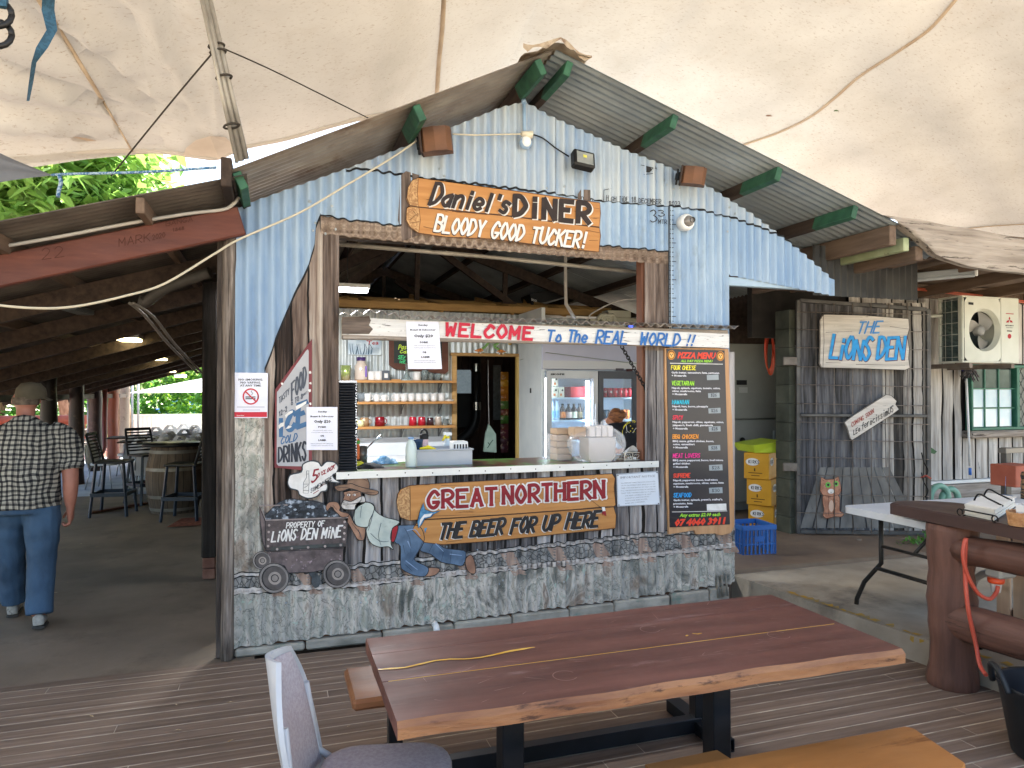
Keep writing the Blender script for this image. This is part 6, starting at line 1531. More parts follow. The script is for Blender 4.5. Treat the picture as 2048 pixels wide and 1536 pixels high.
def can(m, label, group, r=.033, h=.12):
    t = thing('drink_can', label, 'can', (0, 0, 0), group); part('can_body', MB().lathe([(.001, 0), (r*.8, 0), (r, .008), (r, h-.012), (r*.82, h)], n=12), m, t); part('can_lid', MB().lathe([(r*.82, h-.001), (.001, h-.003)], n=12), m_gi, t); return t
cp = can(can_mat('b5152a', 'c41c30'), 'red cola can in the row on the top right shelf of the fridge', 'red cans on the top right fridge shelf')
b = MB()
for k in range(6): a0 = math.pi*1.25+k*.17; b.tube([(.0335*math.cos(a0+q*.03), .0335*math.sin(a0+q*.03), .055+.028*q/4+.006*math.sin(q*2.2+k)) for q in range(5)], .0022, 4)
part('script_mark', b, m_white, cp)
xs = [fx(1196, 8.2)+.071*i for i in range(7)]
for i, x in enumerate(xs):
    if i == 0: cp.location = (x, 8.16, FS[0])
    else: dup(cp, (x, 8.16, FS[0]), .3*i)
for i in range(6): dup(cp, (xs[i]+.035, 8.24, FS[0]), i)
co = can(can_mat('d8972a', 'c9792a'), 'orange drink can on the second fridge shelf beside the woman', 'mixed cans on the second right fridge shelf')
for i, (px, cc) in enumerate(((1197, 'd8a02e'), (1208, '2d4f66'), (1217, '35596e'), (1244, 'c9702e'), (1252, 'd07a34'))):
    p = (fx(px, 8.2), 8.17, FS[1])
    if i == 0: co.location = p; co['label'] = 'yellow drink can at the left of the second right fridge shelf'
    else: dup(co, p, i, ['', 'dark blue drink can next to the yellow can', 'teal drink can left of the woman in the fridge', 'orange drink can right behind the woman\'s hair bun', 'orange drink can at the right end of the second shelf'][i], sub={'can_body': can_mat(cc)})
# red cola carton, cream cartons, bottles, water
p = fx(1152, 8.2); b = MB().box(p-.1, p+.12, 8.14, 8.4, FS[0], FS[0]+.135, .005); solo('cola_carton', b, mat('carton_red', '9c1424', 'b01a2c', 4, rough=.4), 'red carton of cola cans on the top left fridge shelf', 'carton')
for k, (px, dz) in enumerate(((1108, .135), (1107, 0), (1120, 0))):
    x = fx(px, 8.15); t = thing('milk_carton', ['small cream carton on top of the two others in the fridge', 'small cream carton, lower left under the top one', 'small cream carton right of the lower stacked one'][k], 'carton', (x, 8.15, FS[0]+dz)); part('carton', MB().box(x-.038, x+.038, 8.1, 8.18, FS[0]+dz, FS[0]+dz+.128, .004), mat('carton_cream', 'd6dccb', 'dde2d3', 4, rough=.4), t)
    b = MB(); b.lathe([(.001, 0), (.013, .0005)], (x+.012, 8.0985, FS[0]+dz+.09), 10, Matrix.Rotation(math.pi/2, 4, 'X')); part('bean_print', b, ink, t); part('fruit_print', MB().box(x-.02, x+.006, 8.0982, 8.0996, FS[0]+dz+.02, FS[0]+dz+.05), mat('print_lime', ['d98a5a', 'b7c84a', 'e08a5a'][k]), t)
def bottle(px, Y, z, r, h, m, lb, lab=None, cap=None):
    x = fx(px, Y); t = thing('drink_bottle', lb, 'bottle', (x, Y, z), 'bottles in the drinks fridge')
    part('bottle_body', MB().lathe([(.001, 0), (r, 0), (r, h*.62), (r*.45, h*.82), (r*.42, h*.95)], (x, Y, z), 12), m, t); part('cap', MB().lathe([(r*.5, h*.94), (r*.5, h), (.001, h)], (x, Y, z), 10), cap or m_black, t)
    if lab: part('bottle_label', MB().lathe([(r*1.03, h*.12), (r*1.03, h*.5)], (x, Y, z), 12), lab, t)
amb = mat('bottle_dark', '2a1f1a', rough=.12, spec=.6); wat = mat('water_bottle', 'b7d3e6', 'c6dceb', 5, rough=.12, spec=.6)
for px, lc, lb in ((1125, 'd9823a', 'brown bottle with orange label on the second fridge shelf'), (1137, 'c9b9b0', 'brown bottle with pale round label, between two others'), (1148, 'b9c2b0', 'brown bottle with pale green label on the second fridge shelf'), (1159, '5a5540', 'olive bottle right of the pale green labelled bottle')): bottle(px, 8.17, FS[1], .038, .2, amb, lb, mat('label_'+lc, lc, rough=.5))
for px, lb in ((1105, 'clear water bottle at the far left of the second shelf'), (1114, 'clear water bottle beside the dark bottles')): bottle(px, 8.16, FS[1], .034, .235, wat, lb, mat('label_cyan', '7fb9d9'), mat('cap_pale', 'b9d3e6'))
for k, px in enumerate((1104, 1112, 1120, 1129)): bottle(px, 8.16, FS[2], .033, .13, mat('glass_pale', 'a9c3d2', 'c2d6e0', 6, rough=.2), ['pale bottle at the left end of the third fridge shelf', 'pale bottle, second along the third fridge shelf', 'pale bottle, third along the third fridge shelf', 'pale bottle nearest the bagged boxes on the third shelf'][k], mat('label_pale', 'd0d8dc'))
for k, px in enumerate((1104, 1113, 1122)): bottle(px, 8.16, FS[3], .03, .13, mat('bottle_black', '23282a', rough=.2), ['dark bottle at the far left of the lowest fridge shelf', 'dark bottle in the middle of the lowest fridge shelf', 'dark bottle nearest the boxes on the lowest fridge shelf'][k], mat('label_pale', 'd0d8dc'))
# string sagging across the fridge front
b = MB(); b.tube([at(1040, 720, Y=8.8), at(1093, 705, Y=7.97), at(1285, 729, Y=7.95)], .004, 5); solo('string_line', b, mat('string_green', '7d8a78'), 'thin string tied across the front of the fridge header', 'string')
# switchboard boxes above
el = thing('switchboard', 'cluster of cream electrical boxes and conduits above the back wall', 'electrical box', tuple(at(1230, 650, Y=8.3)))
m_el = mat('electrical_cream', 'b5b29f', 'bfbcaa', 4, rough=.5)
ek = lambda x0, y0, x1, y1, Y, d: MB().box(at(x0, y0, Y=Y).x, at(x1, y0, Y=Y).x, Y, Y+d, at(x0, y1, Y=Y).z, at(x0, y0, Y=Y).z, .006)
for q in ((1216, 620, 1262, 634, 8.5, .2), (1182, 637, 1204, 656, 8.4, .2), (1211, 644, 1250, 662, 8.3, .2), (1204, 634, 1288, 652, 8.55, .1)): part('junction_box', ek(*q), m_el, el)
part('meter_face', ek(1255, 648, 1285, 662, 8.28, .05), mat('meter_blue', '5d7f96'), el); part('meter_display', ek(1258, 650, 1266, 656, 8.272, .006), mat('display_blue', '2a3fd0', emit=1.0), el)
for k in range(4): x = 1206+k*7; part('conduit', MB().tube(cat_rom([tuple(at(*q, Y=8.35)) for q in ((x, 648), (x+2, 634), (x-4, 630), (x-12, 640))], 4), .025, 7), m_el, el)
b = MB(); b.tube(cat_rom([tuple(at(x, y, Y=6.4)) for x, y in ((1131, 500), (1131, 560), (1132, 608))], 2)+[tuple(at(1149, 636, Y=6.6))], .017, 8); solo('drop_conduit', b, mat('conduit_white', 'b5b0aa'), 'white conduit dropping straight down inside the hatch', 'conduit')
b = MB(); b.tube([at(672, 488, Y=5.15), at(960, 512, Y=5.15), at(1300, 547, Y=5.15)], .016, 8); solo('curtain_pipe', b, mat('old_pipe', '8a847c'), 'long grey pipe running across the top of the hatch', 'pipe')
b = MB(); b.tube(cat_rom([tuple(at(x, y, Y=7.5)) for x, y in ((1176, 640), (1182, 628), (1215, 610), (1245, 600), (1290, 598))], 4), .008, 6); solo('roof_cable', b, mat('conduit_white', 'b5b0aa'), 'grey cable curving up from the switchboard', 'cable')
p = at(1070, 600, Y=9.6); sk_ = thing('black_amplifier', 'black box with tiny white lettering on the ledge above the back wall', 'box', tuple(p)); M = Matrix.Translation(p) @ Matrix.Rotation(-.25, 4, 'Y'); part('box_body', MB().box(-.06, .5, 0, .4, -.06, .1, .01, M), m_black, sk_); AP = plane((0, p.y-.02, 0), (0, -1, 0)); b = MB(); typed(b, 'BOSS', (1063, 601), (1074, 605), 5, AP, 0, .04); part('lettering', b, m_white, sk_)
# lit batten in the kitchen roof
p = at(699, 578, Y=6.9)
lm = thing('kitchen_batten', 'lit fluorescent batten hanging inside the kitchen roof at the left', 'light', (p.x-.4, 6.9, p.z))
part('tube', MB().box(p.x-.9, p.x+.17, 6.87, 6.93, p.z-.03, p.z+.01, .006), mat('tube_light', 'f4f7ff', emit=4), lm); part('batten_body', MB().box(p.x-.92, p.x+.19, 6.86, 6.94, p.z+.0105, p.z+.05, .004), m_white, lm)
part('hanger', MB().tube([(p.x-.02, 6.9, p.z+.05), (p.x-.02, 6.9, p.z+.5)], .005, 5), m_black, lm)
al = bpy.data.lights.new('batten_light', 'AREA'); al.shape = 'RECTANGLE'; al.size = 1.1; al.size_y = .12; al.energy = 30; al.color = (.95, .98, 1)
ao = bpy.data.objects.new('batten_light', al); COL.objects.link(ao); ao.location = (p.x-.36, 6.9, p.z-.04); ao.parent = lm; ao.location = Vector((p.x-.36, 6.9, p.z-.04))-Vector(lm.location)
# a kitchen bench under the shelves so nothing floats
kb_ = thing('kitchen_bench', 'low white bench under the shelves', 'bench', (1.2, 8.5, .2)); part('bench_top', MB().box(-.05, 2.1, 8.2, 8.86, .86, .9, .004), m_white, kb_); part('bench_front', MB().box(-.05, 2.1, 8.25, 8.3, .2, .858), m_offw, kb_)
# ================================================================ mesh gate
g0, g1_ = Vector((5.25, 6.14, 0)), Vector((6.45, 5.62, 0))
gd = (g1_-g0).normalized(); gn_ = Vector((gd.y, -gd.x, 0))
GP = plane(g0, gn_)
gp = lambda x, y, o=0: on(x, y, GP, o)
gt = thing('mesh_gate', 'grey steel gate of welded mesh over dark corrugated iron standing ajar', 'gate', tuple(gp(1726, 1068)))
m_gst = mat('gate_steel', '474645', '605e5c', 6, rough=.5, metal=.4, wear='6b4a38', wr=(.66, .72), wsc=8)
def gbar(a, c, w=.04, nm='gate_rail', o=.0, m=m_gst, tk=.04): part(nm, MB().bar(gp(*a, o), gp(*c, o), tk, w, .004, up=gn_.cross(Vector((0, 0, 1))) if abs(a[1]-c[1]) > 100 else (0, 0, 1)), m, gt)
gbar((1596, 600), (1596, 1067), nm='gate_stile'); gbar((1856, 618), (1857, 1069), nm='gate_stile'); gbar((1600, 601), (1852, 619)); gbar((1600, 1063), (1853, 1066)); gbar((1600, 830), (1853, 832), .03, o=.021)
def iron(x0, x1, y0, y1, off, m, nm):
    a, c = gp(x0, y0), gp(x1, y0); L = (c-a).length; n = int(L/(PIT/6))
    def fn(u, v):
        p = gp(x0+(x1-x0)*u, y0+(y1-y0)*v, off); s = u*L
        return p+gn_*(.009*math.sin(2*math.pi*s/PIT))
    return part(nm, MB().grid(fn, n, 8), m, gt)
m_gi1 = planks('gate_iron_dark', ['353433', '57565a', '757475', '939292'], .3, gw=0, tone=.2)
m_gi2 = planks('gate_iron_planks', ['3d3a37', '6d6863', '8f8a84', 'b3ada6'], .085, gw=.06, tone=.35)
iron(1600, 1765, 606, 832, -.035, m_gi1, 'iron_sheet'); iron(1765, 1852, 606, 832, -.031, m_gi2, 'iron_sheet'); iron(1600, 1765, 833, 1062, -.034, m_gi1, 'iron_sheet'); iron(1765, 1852, 833, 1062, -.030, m_gi2, 'iron_sheet')
m_fan = mat('painted_boards', '5c5a57', '82807c', 1, (8, 8, 3), .7, rp=(.3, .7), wear='5a5755', wr=(.62, .68), wsc=3)
for k in range(9):
    xt = 1640+k*15.5; xb = 1600+k*27; part('painted_board', board(MB(), [(xt, 935), (xt+14, 934), (xb+24, 1056), (xb, 1056)], GP, -.0195+.0004*(k % 2), .002), m_fan, gt)
m_wire = mat('rusty_wire', '6b6560', '8a7d72', 20, rough=.5, metal=.3)
for y in (626, 661, 697, 735, 771, 809, 846, 881, 916, 952, 990, 1027): part('mesh_wire', MB().tube([gp(1594, y-2, .026), gp(1858, y+3, .026)], .0042, 5), m_wire, gt)
for x in (1632, 1668, 1705, 1742, 1778, 1815): part('mesh_wire', MB().tube([gp(x, 606, .034), gp(x+1, 1066, .034)], .0042, 5), m_wire, gt)
for y in (722, 934): part('hinge', MB().bar(gp(1566, y, .03), gp(1594, y, .03), .03, .09, .006), mat('hinge_steel', '5d5650', '77706a', 9, rough=.5, metal=.5), gt)
for y in (915, 955): part('latch_chain', MB().tube(cat_rom([tuple(gp(1843, y-10, .05)), tuple(gp(1848, y+10, .06)), tuple(gp(1856, y+26, .05)), tuple(gp(1850, y+40, .05))], 4), .006, 5), MATS['chain_black'], gt)
part('red_strap', MB().tube([gp(1842, 955, .05), gp(1852, 951, .06), gp(1862, 957, .05)], .009, 6), mat('strap_red', '9c4a40'), gt)
zR = zc_(1440, 540, 2.648)
ld = thing('pub_name_sign', 'weathered pale board with big blue lettering at the top of the mesh gate', 'sign', tuple(gp(1732, 738)))
q = Z(zR, '530 265 548 235 770 240 998 258 1004 310 992 350 1003 420 999 470 1006 518 980 530 760 522 540 517 528 495 531 400')
part('sign_board', board(MB(), q, GP, .065, .03), mat('grey_sign_board', 'b3aca4', 'd3ccc3', 1, (3, 3, 30), .7, .3, rp=(.3, .62), wear='5d544d', wr=(.64, .68), wsc=2.4), ld)
b = MB(); closed(b, q, 1.2, .066, GP); line(b, Z(zR, '548 237 551 380 545 515'), 1.0, GP, .066)
for s in ('560 330 700 325', '720 500 980 505', '560 490 640 492', '900 300 1000 312', '940 360 995 352', '930 420 1000 425'): line(b, Z(zR, s), .9, GP, .066, .5)
part('crack_lines', b, pm('grey_crack', '3d3733'), ld)
p_sky = pm('bright_blue', '2f9fe3', '2587c9'); p_edge = pm('letter_edge', '5a2a30')
b = MB(); brush(b, 'THE', zR(722, 337), zR(842, 332), 23, 3.4, GP, .068, .35, .1); part('blue_lettering', b, pm('blue_mid', '3f86c9'), ld)
for w, c, o, dx, dy, nm in ((8.0, p_edge, .0665, .5, 1.0, 'letter_edge'), (6.4, p_sky, .071, 0, 0, 'blue_lettering')):
    b = MB(); brush(b, 'LiONS', zR(582, 466), zR(790, 476), 45, w, GP, o, .18, .1, .05, hs=[1, .85, 1, .85, 1.05], dx=dx, dy=dy, gap=1.4); brush(b, 'DEN', zR(832, 472), zR(968, 466), 43, w, GP, o, .12, .1, .05, dx=dx, dy=dy, gap=1.6); part(nm, b, c, ld)
ls = thing('coming_soon_sign', 'small tilted whitewashed plank sign in the middle of the mesh gate', 'sign', tuple(gp(1742, 878)))
q = Z(zR, '660 806 700 775 880 660 906 664 936 694 930 712 948 738 930 752 918 762 800 838 702 900 690 892 676 840')
part('sign_plank', board(MB(), q, GP, .062, .026), MATS['grey_sign_board'], ls); b = MB(); closed(b, q, 1.1, .063, GP); part('black_outline', b, pm('grey_crack', '3d3733'), ls)
b = MB(); brush(b, 'COMiNG SOON', zR(698, 832), zR(815, 757), 9, 1.3, GP, .064, -.1, jit=.06); part('red_lettering', b, pm('rust_red', '9c4a42'), ls)
b = MB(); brush(b, 'LEo', zR(708, 874), zR(742, 852), 10, 1.4, GP, .064, 0, jit=.06); brush(b, 'ferocissimUS', zR(752, 846), zR(918, 750), 13, 1.4, GP, .064, 0, jit=.05); part('dark_lettering', b, p_black, ls)
kc = thing('kitten_cutout', 'painted ginger kitten cut-out with big green eyes at the foot of the mesh gate', 'mural cut-out', tuple(gp(1663, 1036)))
m_gin = mat('ginger_paint', '9c6a52', 'b98468', 16, rough=.6, rp=(.4, .6), wear='d0a58c', wr=(.6, .66), wsc=30)
qb = cat_rom(Z(zR, '550 1192 545 1235 552 1270 545 1300 565 1316 590 1310 612 1306 645 1306 656 1288 634 1275 634 1230 624 1192'), 3, True); qh = Z(zR, '529 1168 533 1135 536 1096 560 1110 600 1108 627 1094 636 1125 643 1168 630 1190 588 1200 545 1192')
part('body', board(MB(), qb, GP, .028, .008), m_gin, kc); part('head', board(MB(), qh, GP, .031, .008), m_gin, kc)
b = MB(); closed(b, qb, 1.0, .0285, GP); closed(b, qh, 1.0, .0315, GP)
for s in ('575 1200 572 1250 575 1300', '600 1210 612 1240 600 1290', '585 1182 588 1175 592 1182', '540 1110 552 1118', '612 1118 622 1108'): line(b, Z(zR, s), .8, GP, .0317)
part('ink_lines', b, pm('brown_ink', '5a3426'), kc)
def disc(c, rx, ry, o, pl=GP): return paint(MB(), [(c[0]+rx*math.cos(a*.524), c[1]+ry*math.sin(a*.524)) for a in range(12)], pl, o)
part('muzzle', disc(zR(588, 1172), 6.5, 5, .0316), p_white, kc); part('chest', disc(zR(590, 1250), 5, 12, .0287), pm('cream_fur', 'd0b09a'), kc)
for cx in ((572, 1138), (614, 1132)):
    part('eye', disc(zR(*cx), 5.4, 5.8, .0322), pm('eye_green', '7fc05a', '5fa845'), kc); part('pupil', disc(zR(cx[0]+1, cx[1]), 2.4, 2.8, .0326), p_black, kc)
# ================================================================ air conditioner
AY = 5.75; ax0, ax1 = 7.07, 7.92; az0, az1 = 2.014, 2.745
APl = plane((0, AY, 0), (0, -1, 0)); a_ = lambda x, y, o=0: on(x, y, APl, o)
ac = thing('air_conditioner', 'cream outdoor air conditioner unit with exposed fan on a wall bracket', 'air conditioner', ((ax0+ax1)/2, 5.9, az0))
m_ac = mat('ac_cream', 'c3c4b6', 'cfd0c4', 3, rough=.45)
fc = a_(1970, 660); fr_ = .235
# front plate with a round opening
b = MB(); N = 48; x1f = a_(1987+14, 660).x
ring = [Vector((fc.x+fr_*math.cos(2*math.pi*i/N), AY, fc.z+fr_*math.sin(2*math.pi*i/N))) for i in range(N)]
def sq(i):
    a = 2*math.pi*i/N; c, s = math.cos(a), math.sin(a); L = x1f-.0-fc.x
    xr, xl = x1f-fc.x, fc.x-(ax0+.03); zt, zb = az1-.02-fc.z, fc.z-az0-.02
    k = min((xr/c) if c > 1e-6 else 1e9, (xl/-c) if c < -1e-6 else 1e9, (zt/s) if s > 1e-6 else 1e9, (zb/-s) if s < -1e-6 else 1e9)
    return Vector((fc.x+k*c, AY, fc.z+k*s))
out = [sq(i) for i in range(N)]; bev = [p+Vector((0, .05, 0))+(p-fc)*(-.12) for p in ring]
b.add(ring+out, [(i, (i+1) % N, N+(i+1) % N, N+i) for i in range(N)])
b.add(ring+bev, [(i, (i+1) % N, N+(i+1) % N, N+i) for i in range(N)], True)
part('front_plate', b, m_ac, ac)
part('side_cover', MB().box(x1f+.003, ax1, AY-.002, AY+.29, az0, az1, .008), m_ac, ac)
b = MB(); b.box(ax0, x1f+.002, AY+.003, AY+.3, az1-.02, az1, .004); b.box(ax0, x1f+.002, AY+.003, AY+.3, az0, az0+.02, .004); b.box(ax0, ax0+.03, AY, AY+.06, az0+.02, az1-.02, .01); b.box(ax0, ax0+.03, AY+.27, AY+.3, az0+.02, az1-.02, .006); part('casing', b, m_ac, ac)
b = MB()
for k in range(46): z = az0+.03+k*.0145; b.box(ax0+.02, ax0+.03, AY+.06, AY+.27, z, z+.008)
part('cooling_fins', b, mat('fin_green', '4d5f5c', '6d7f7a', 8, rough=.5, metal=.3), ac, kind='stuff')
part('coil_back', MB().box(ax0+.031, x1f, AY+.255, AY+.262, az0+.02, az1-.02), mat('coil_dark', '2d3436'), ac)
b = MB()
for k in range(6): z = az0+.06+k*.125; b.tube([(ax0-.004, AY+.05, z), (ax0-.004, AY+.28, z)], .003, 4)
for y in (.12, .2): b.tube([(ax0-.008, AY+y, az0+.02), (ax0-.008, AY+y, az1-.02)], .003, 4)
part('side_guard', b, mat('guard_wire', 'a9aaa0', rough=.5), ac)
m_blade = mat('fan_grey', '7d7a74', '8f8c86', 4, rough=.45)
for k in range(3):
    A0 = .5+k*2.094
    def fn(u, v, A0=A0): r = .05+.165*u; a = A0+(v-.5)*(1.25-.25*u)+.5*u; return (fc.x+r*math.cos(a), AY+.075+.05*(v-.5), fc.z+r*math.sin(a))
    part('fan_blade', MB().grid(fn, 8, 8), m_blade, ac)
part('fan_hub', MB().lathe([(.062, -.02), (.06, .035), (.05, .045), (.02, .05), (.001, .05)], (fc.x, AY+.08, fc.z), 18, Matrix.Rotation(math.pi/2, 4, 'X')), mat('hub_grey', '6d6d6c', '83827f', 5, rough=.4), ac)
b = MB(); line(b, [(2012, 627), (2027, 628)], 1.6, APl, .004); part('red_print', b, mat('ac_red', 'a82a34'), ac)
b = MB()
for dx, dy, s in ((0, -4.2, 0), (-3.4, 1.6, 1), (3.4, 1.6, 2)):
    cx, cy = 2019+dx, 641+dy
    if s == 0: paint(b, [(cx, cy-3.6), (cx+1.8, cy), (cx, cy+3.6), (cx-1.8, cy)], APl, .004)
    elif s == 1: paint(b, [(cx+3.2, cy-2.6), (cx+1.8, cy+2.4), (cx-3.6, cy+2.6), (cx-1.4, cy-1.4)], APl, .004)
    else: paint(b, [(cx-3.2, cy-2.6), (cx+1.4, cy-1.4), (cx+3.6, cy+2.6), (cx-1.8, cy+2.4)], APl, .004)
part('diamond_mark', b, MATS['ac_red'], ac)
b = MB(); typed(b, 'MITSUBISHI', (2011, 652), (2027, 652.5), 2.4, APl, .004, .04); typed(b, 'ELECTRIC', (2013, 656), (2026, 656.3), 1.8, APl, .004, .02); part('brand_lettering', b, ink, ac)
b = MB(); paint(b, [(2019+3.8*math.cos(a*.5236), 672.5+5*math.sin(a*.5236)) for a in range(12)], APl, .004); part('round_sticker', b, MATS['ac_red'], ac)
part('vent_slot', board(MB(), [(1937, 604), (1947, 605), (1947, 610), (1937, 609)], APl, .002, .001), m_black, ac); part('pull_handle', board(MB(), [(2014, 653+7), (2024, 654+7), (2024, 657+7), (2014, 656+7)], APl, .004, .001), mat('slot_grey', '77776f'), ac)
b = MB(); b.bar((ax0+.12, AY+.0, az0-.03), (ax0+.12, 6.58, az0-.03), .045, .05); b.bar((ax1-.1, AY+.0, az0-.03), (ax1-.1, 6.58, az0-.03), .045, .05); b.bar((ax0+.05, AY+.12, az0-.006), (ax1, AY+.12, az0-.006), .03, .012)
part('wall_bracket', b, mat('bracket_rust', '6d625a', '857a70', 9, rough=.6, metal=.3), ac)
part('pipe', MB().tube(cat_rom([(ax0+.01, AY+.25, az1-.2), (ax0-.12, AY+.35, az1-.22), (ax0-.16, AY+.4, az1-.4), (ax0-.16, AY+.42, az0+.05)], 5), .02, 7), m_ac, ac)
# mop behind the unit
mp = thing('upside_down_mop', 'mop with a dark head and white handle leaning upside down on the slab wall', 'mop', tuple(at(1942, 935, Y=6.46)))
part('mop_handle', MB().tube([at(1940, 932, Y=6.44), at(1932, 742, Y=6.47)], .014, 8), m_white, mp); part('blue_grip', MB().tube([at(1940, 936, Y=6.439), at(1940.3, 950, Y=6.438)], .017, 8), mat('grip_blue', '3f6fc0'), mp); part('mop_collar', MB().sphere(at(1930, 738, Y=6.47), .04, 8, 6), mat('collar_blue', '3a3a80'), mp)
b = MB(); Rz = random.Random(5)
for k in range(26):
    x = 1921+Rz.uniform(0, 38); c = at(1930+Rz.uniform(-3, 12), 737, Y=6.42); e = at(x, 752+Rz.uniform(-4, 12), Y=6.40+Rz.uniform(-.03, .03)); b.tube([c, c.lerp(e, .5)+Vector((0, -.02, .02)), e], .008, 4)
part('mop_strands', b, mat('mop_grey', '3d3a3d', '5d5a5c', 40, rough=.95), mp, kind='stuff')
# fluorescent batten, orange cables
A, B_ = at(1737, 561, Y=6.0), at(1950, 541, Y=5.0)
A = at(1737, 561, Z=2.86); B_ = at(1950, 541, Z=2.86)
fb = thing('unlit_batten', 'grey unlit fluorescent batten under the timber awning', 'light', tuple((A+B_)/2))
d = (B_-A).normalized(); part('batten_body', MB().bar(A, B_, .07, .06, .008), mat('batten_grey', '9aa0a3', 'a8adaf', 3, rough=.4), fb); part('diffuser', MB().bar(A+Vector((0, 0, -.045)), B_+Vector((0, 0, -.045)), .05, .028, .008), mat('diffuser_grey', 'b3b9bd', rough=.3), fb); part('end_cap', MB().bar(B_, B_+d*.02, .075, .1, .004), m_white, fb)
b = MB(); b.tube(cat_rom([tuple(A), tuple(A+Vector((-.05, .05, -.05))), tuple(at(1722, 592, Z=2.7)), tuple(at(1695, 585, Z=2.75))], 5), .01, 6); solo('batten_cable', b, m_cer, 'white cable looping from the end of the grey batten', 'cable')
for k in range(2):
    b = MB(); b.tube(cat_rom([tuple(at(x, y+k*3, Y=6.3-.02*k)) for x, y in ((1690, 575), (1745, 570), (1830, 576), (1900, 584), (1990, 594), (2060, 604))], 4), .009, 6); solo('orange_cable', b, mat('orange_cable', 'b5543a', 'c4644a', 5, rough=.5), ['upper orange cable clipped under the timber awning', 'lower orange cable clipped under the timber awning'][k], 'cable', 'orange cables under the awning')
# orange hose coil on the cool room corner
b = MB(); c = at(1549, 700, Y=6.9)
for k in range(7):
    b.tube([c+Vector((-.05+.055*math.cos(a)+.012*k-.03, .01*k, .23*math.sin(a)-.01*k)) for a in [2*math.pi*i/20 for i in range(21)]], .009, 6)
hs = thing('orange_lead_coil', 'coiled orange extension lead hanging at the edge of the passage', 'extension lead', tuple(c)); part('lead_loops', b, mat('lead_orange', 'd9452a', 'e05a36', 4, rough=.45), hs); part('lead_plug', MB().tube([c+Vector((.03, -.05, .08)), c+Vector((.03, -.05, -.06))], [.022, .032], 8), mat('plug_orange', 'e0552f', rough=.3), hs)
# drink cartons
ca = lambda x, y, Z_=.16: at(x, y, Z=Z_)
pA = at(1497, 1062, Z=SZ); YC = pA.y-.05
m_kirk = mat('carton_yellow', 'c08a1e', 'd0992a', 3, rough=.55, wear='a87418', wr=(.6, .7), wsc=5)
for k, (dx, dz, rz_, h, lb) in enumerate(((.035, 0, .12, .285, 'yellow soft drink carton at the bottom of the stack, torn open'), (.015, .288, -.03, .285, 'yellow soft drink carton in the middle of the stack'), (-.02, .576, .02, .285, 'yellow soft drink carton on top of the stack under the lime tub'))):
    w, dp = .27, .40
    t = thing('drink_carton', lb, 'carton', (0, 0, 0), 'yellow soft drink cartons'); 
    part('carton_body', MB().box(0, w, 0, dp, 0, h, .004), m_kirk, t)
    # right hand face is turned toward the passage
    fp = lambda x, z: Vector((x, -.0012, z))
    for (fx_, nm) in (('f', 0),):
        b = MB(); b.ngon([fp(w*.22+.0+.075*math.cos(a*.4)*1.0+.035, h*.66+.042*math.sin(a*.4)) for a in range(16)]); part('badge', b, p_white, t)
        cu_ = MB(); 
        for ch, x in zip('KIRKS', (0, 1, 1.7, 2.6, 3.6)):
            for st in glyph(ch):
                rib = [Vector((w*.17+.027*x+.0025*gx_+.007, h*.66-.016+.0036*gy)) for gx_, gy in st]; ribbon(cu_, rib, .006, lambda q, n=len(cu_.v): Vector((q.x, -.002-.00001*n, q.y)))
        part('carton_lettering', cu_, p_black, t)
        b = MB(); b.box(.11, .125, -.0016, -.0006, h*.3, h*.42); b.box(.05, .2, -.0016, -.0006, h*.22, h*.25); b.box(.08, .17, -.0016, -.0006, h*.12, h*.15); part('carton_print', b, pm('carton_brown', '5a3f12'), t)
    b = MB(); b.ngon([(w+.0012, .12+.06*math.cos(a*.4)*1.2, h*.66+.045*math.sin(a*.4)) for a in range(16)]); part('side_badge', b, p_white, t)
    b = MB()
    for ch, x in zip('KIRKS', (0, 1, 1.7, 2.6, 3.6)):
        for st in glyph(ch): ribbon(b, [Vector((.06+.026*x+.0025*gx_, h*.66-.018+.004*gy)) for gx_, gy in st], .006, lambda q, n=len(b.v): Vector((w+.002+.00001*n, q.x, q.y)))
    part('side_lettering', b, p_black, t)
    if k == 0:
        def fn(u, v): return (w-.002+.07*v, .02+.34*u, h-.005+.03*v-.05*v*v)
        part('torn_flap', MB().grid(fn, 4, 4), m_kirk, t)
    t.location = (pA.x+dx, YC+.1, SZ+dz); t.rotation_euler = (0, 0, rz_-.95)
lt = thing('lime_tub', 'shallow lime green tub with a pouring lip on the stacked cartons', 'tub', (pA.x-.05, YC, SZ+.864))
b = MB(); x0, x1 = pA.x+.03, pA.x+.34
b.add([(x0+.02, YC, SZ+.866), (x1-.03, YC-.1, SZ+.866), (x1, YC+.3, SZ+.866), (x0+.06, YC+.36, SZ+.866), (x0-.02, YC-.03, SZ+.95), (x1+.02, YC-.14, SZ+1.0), (x1+.05, YC+.34, SZ+1.0), (x0+.02, YC+.4, SZ+.95)], [(0, 1, 5, 4), (1, 2, 6, 5), (2, 3, 7, 6), (3, 0, 4, 7), (0, 3, 2, 1), (4, 5, 6, 7)]); b.tube([(x1+.0, YC-.13, SZ+.99), (x1+.06, YC-.15, SZ+1.0), (x1+.09, YC-.12, SZ+.975)], [.02, .018, .012], 8)
part('tub_body', b, mat('lime', 'b5c832', 'c3d63f', 4, rough=.4), lt)
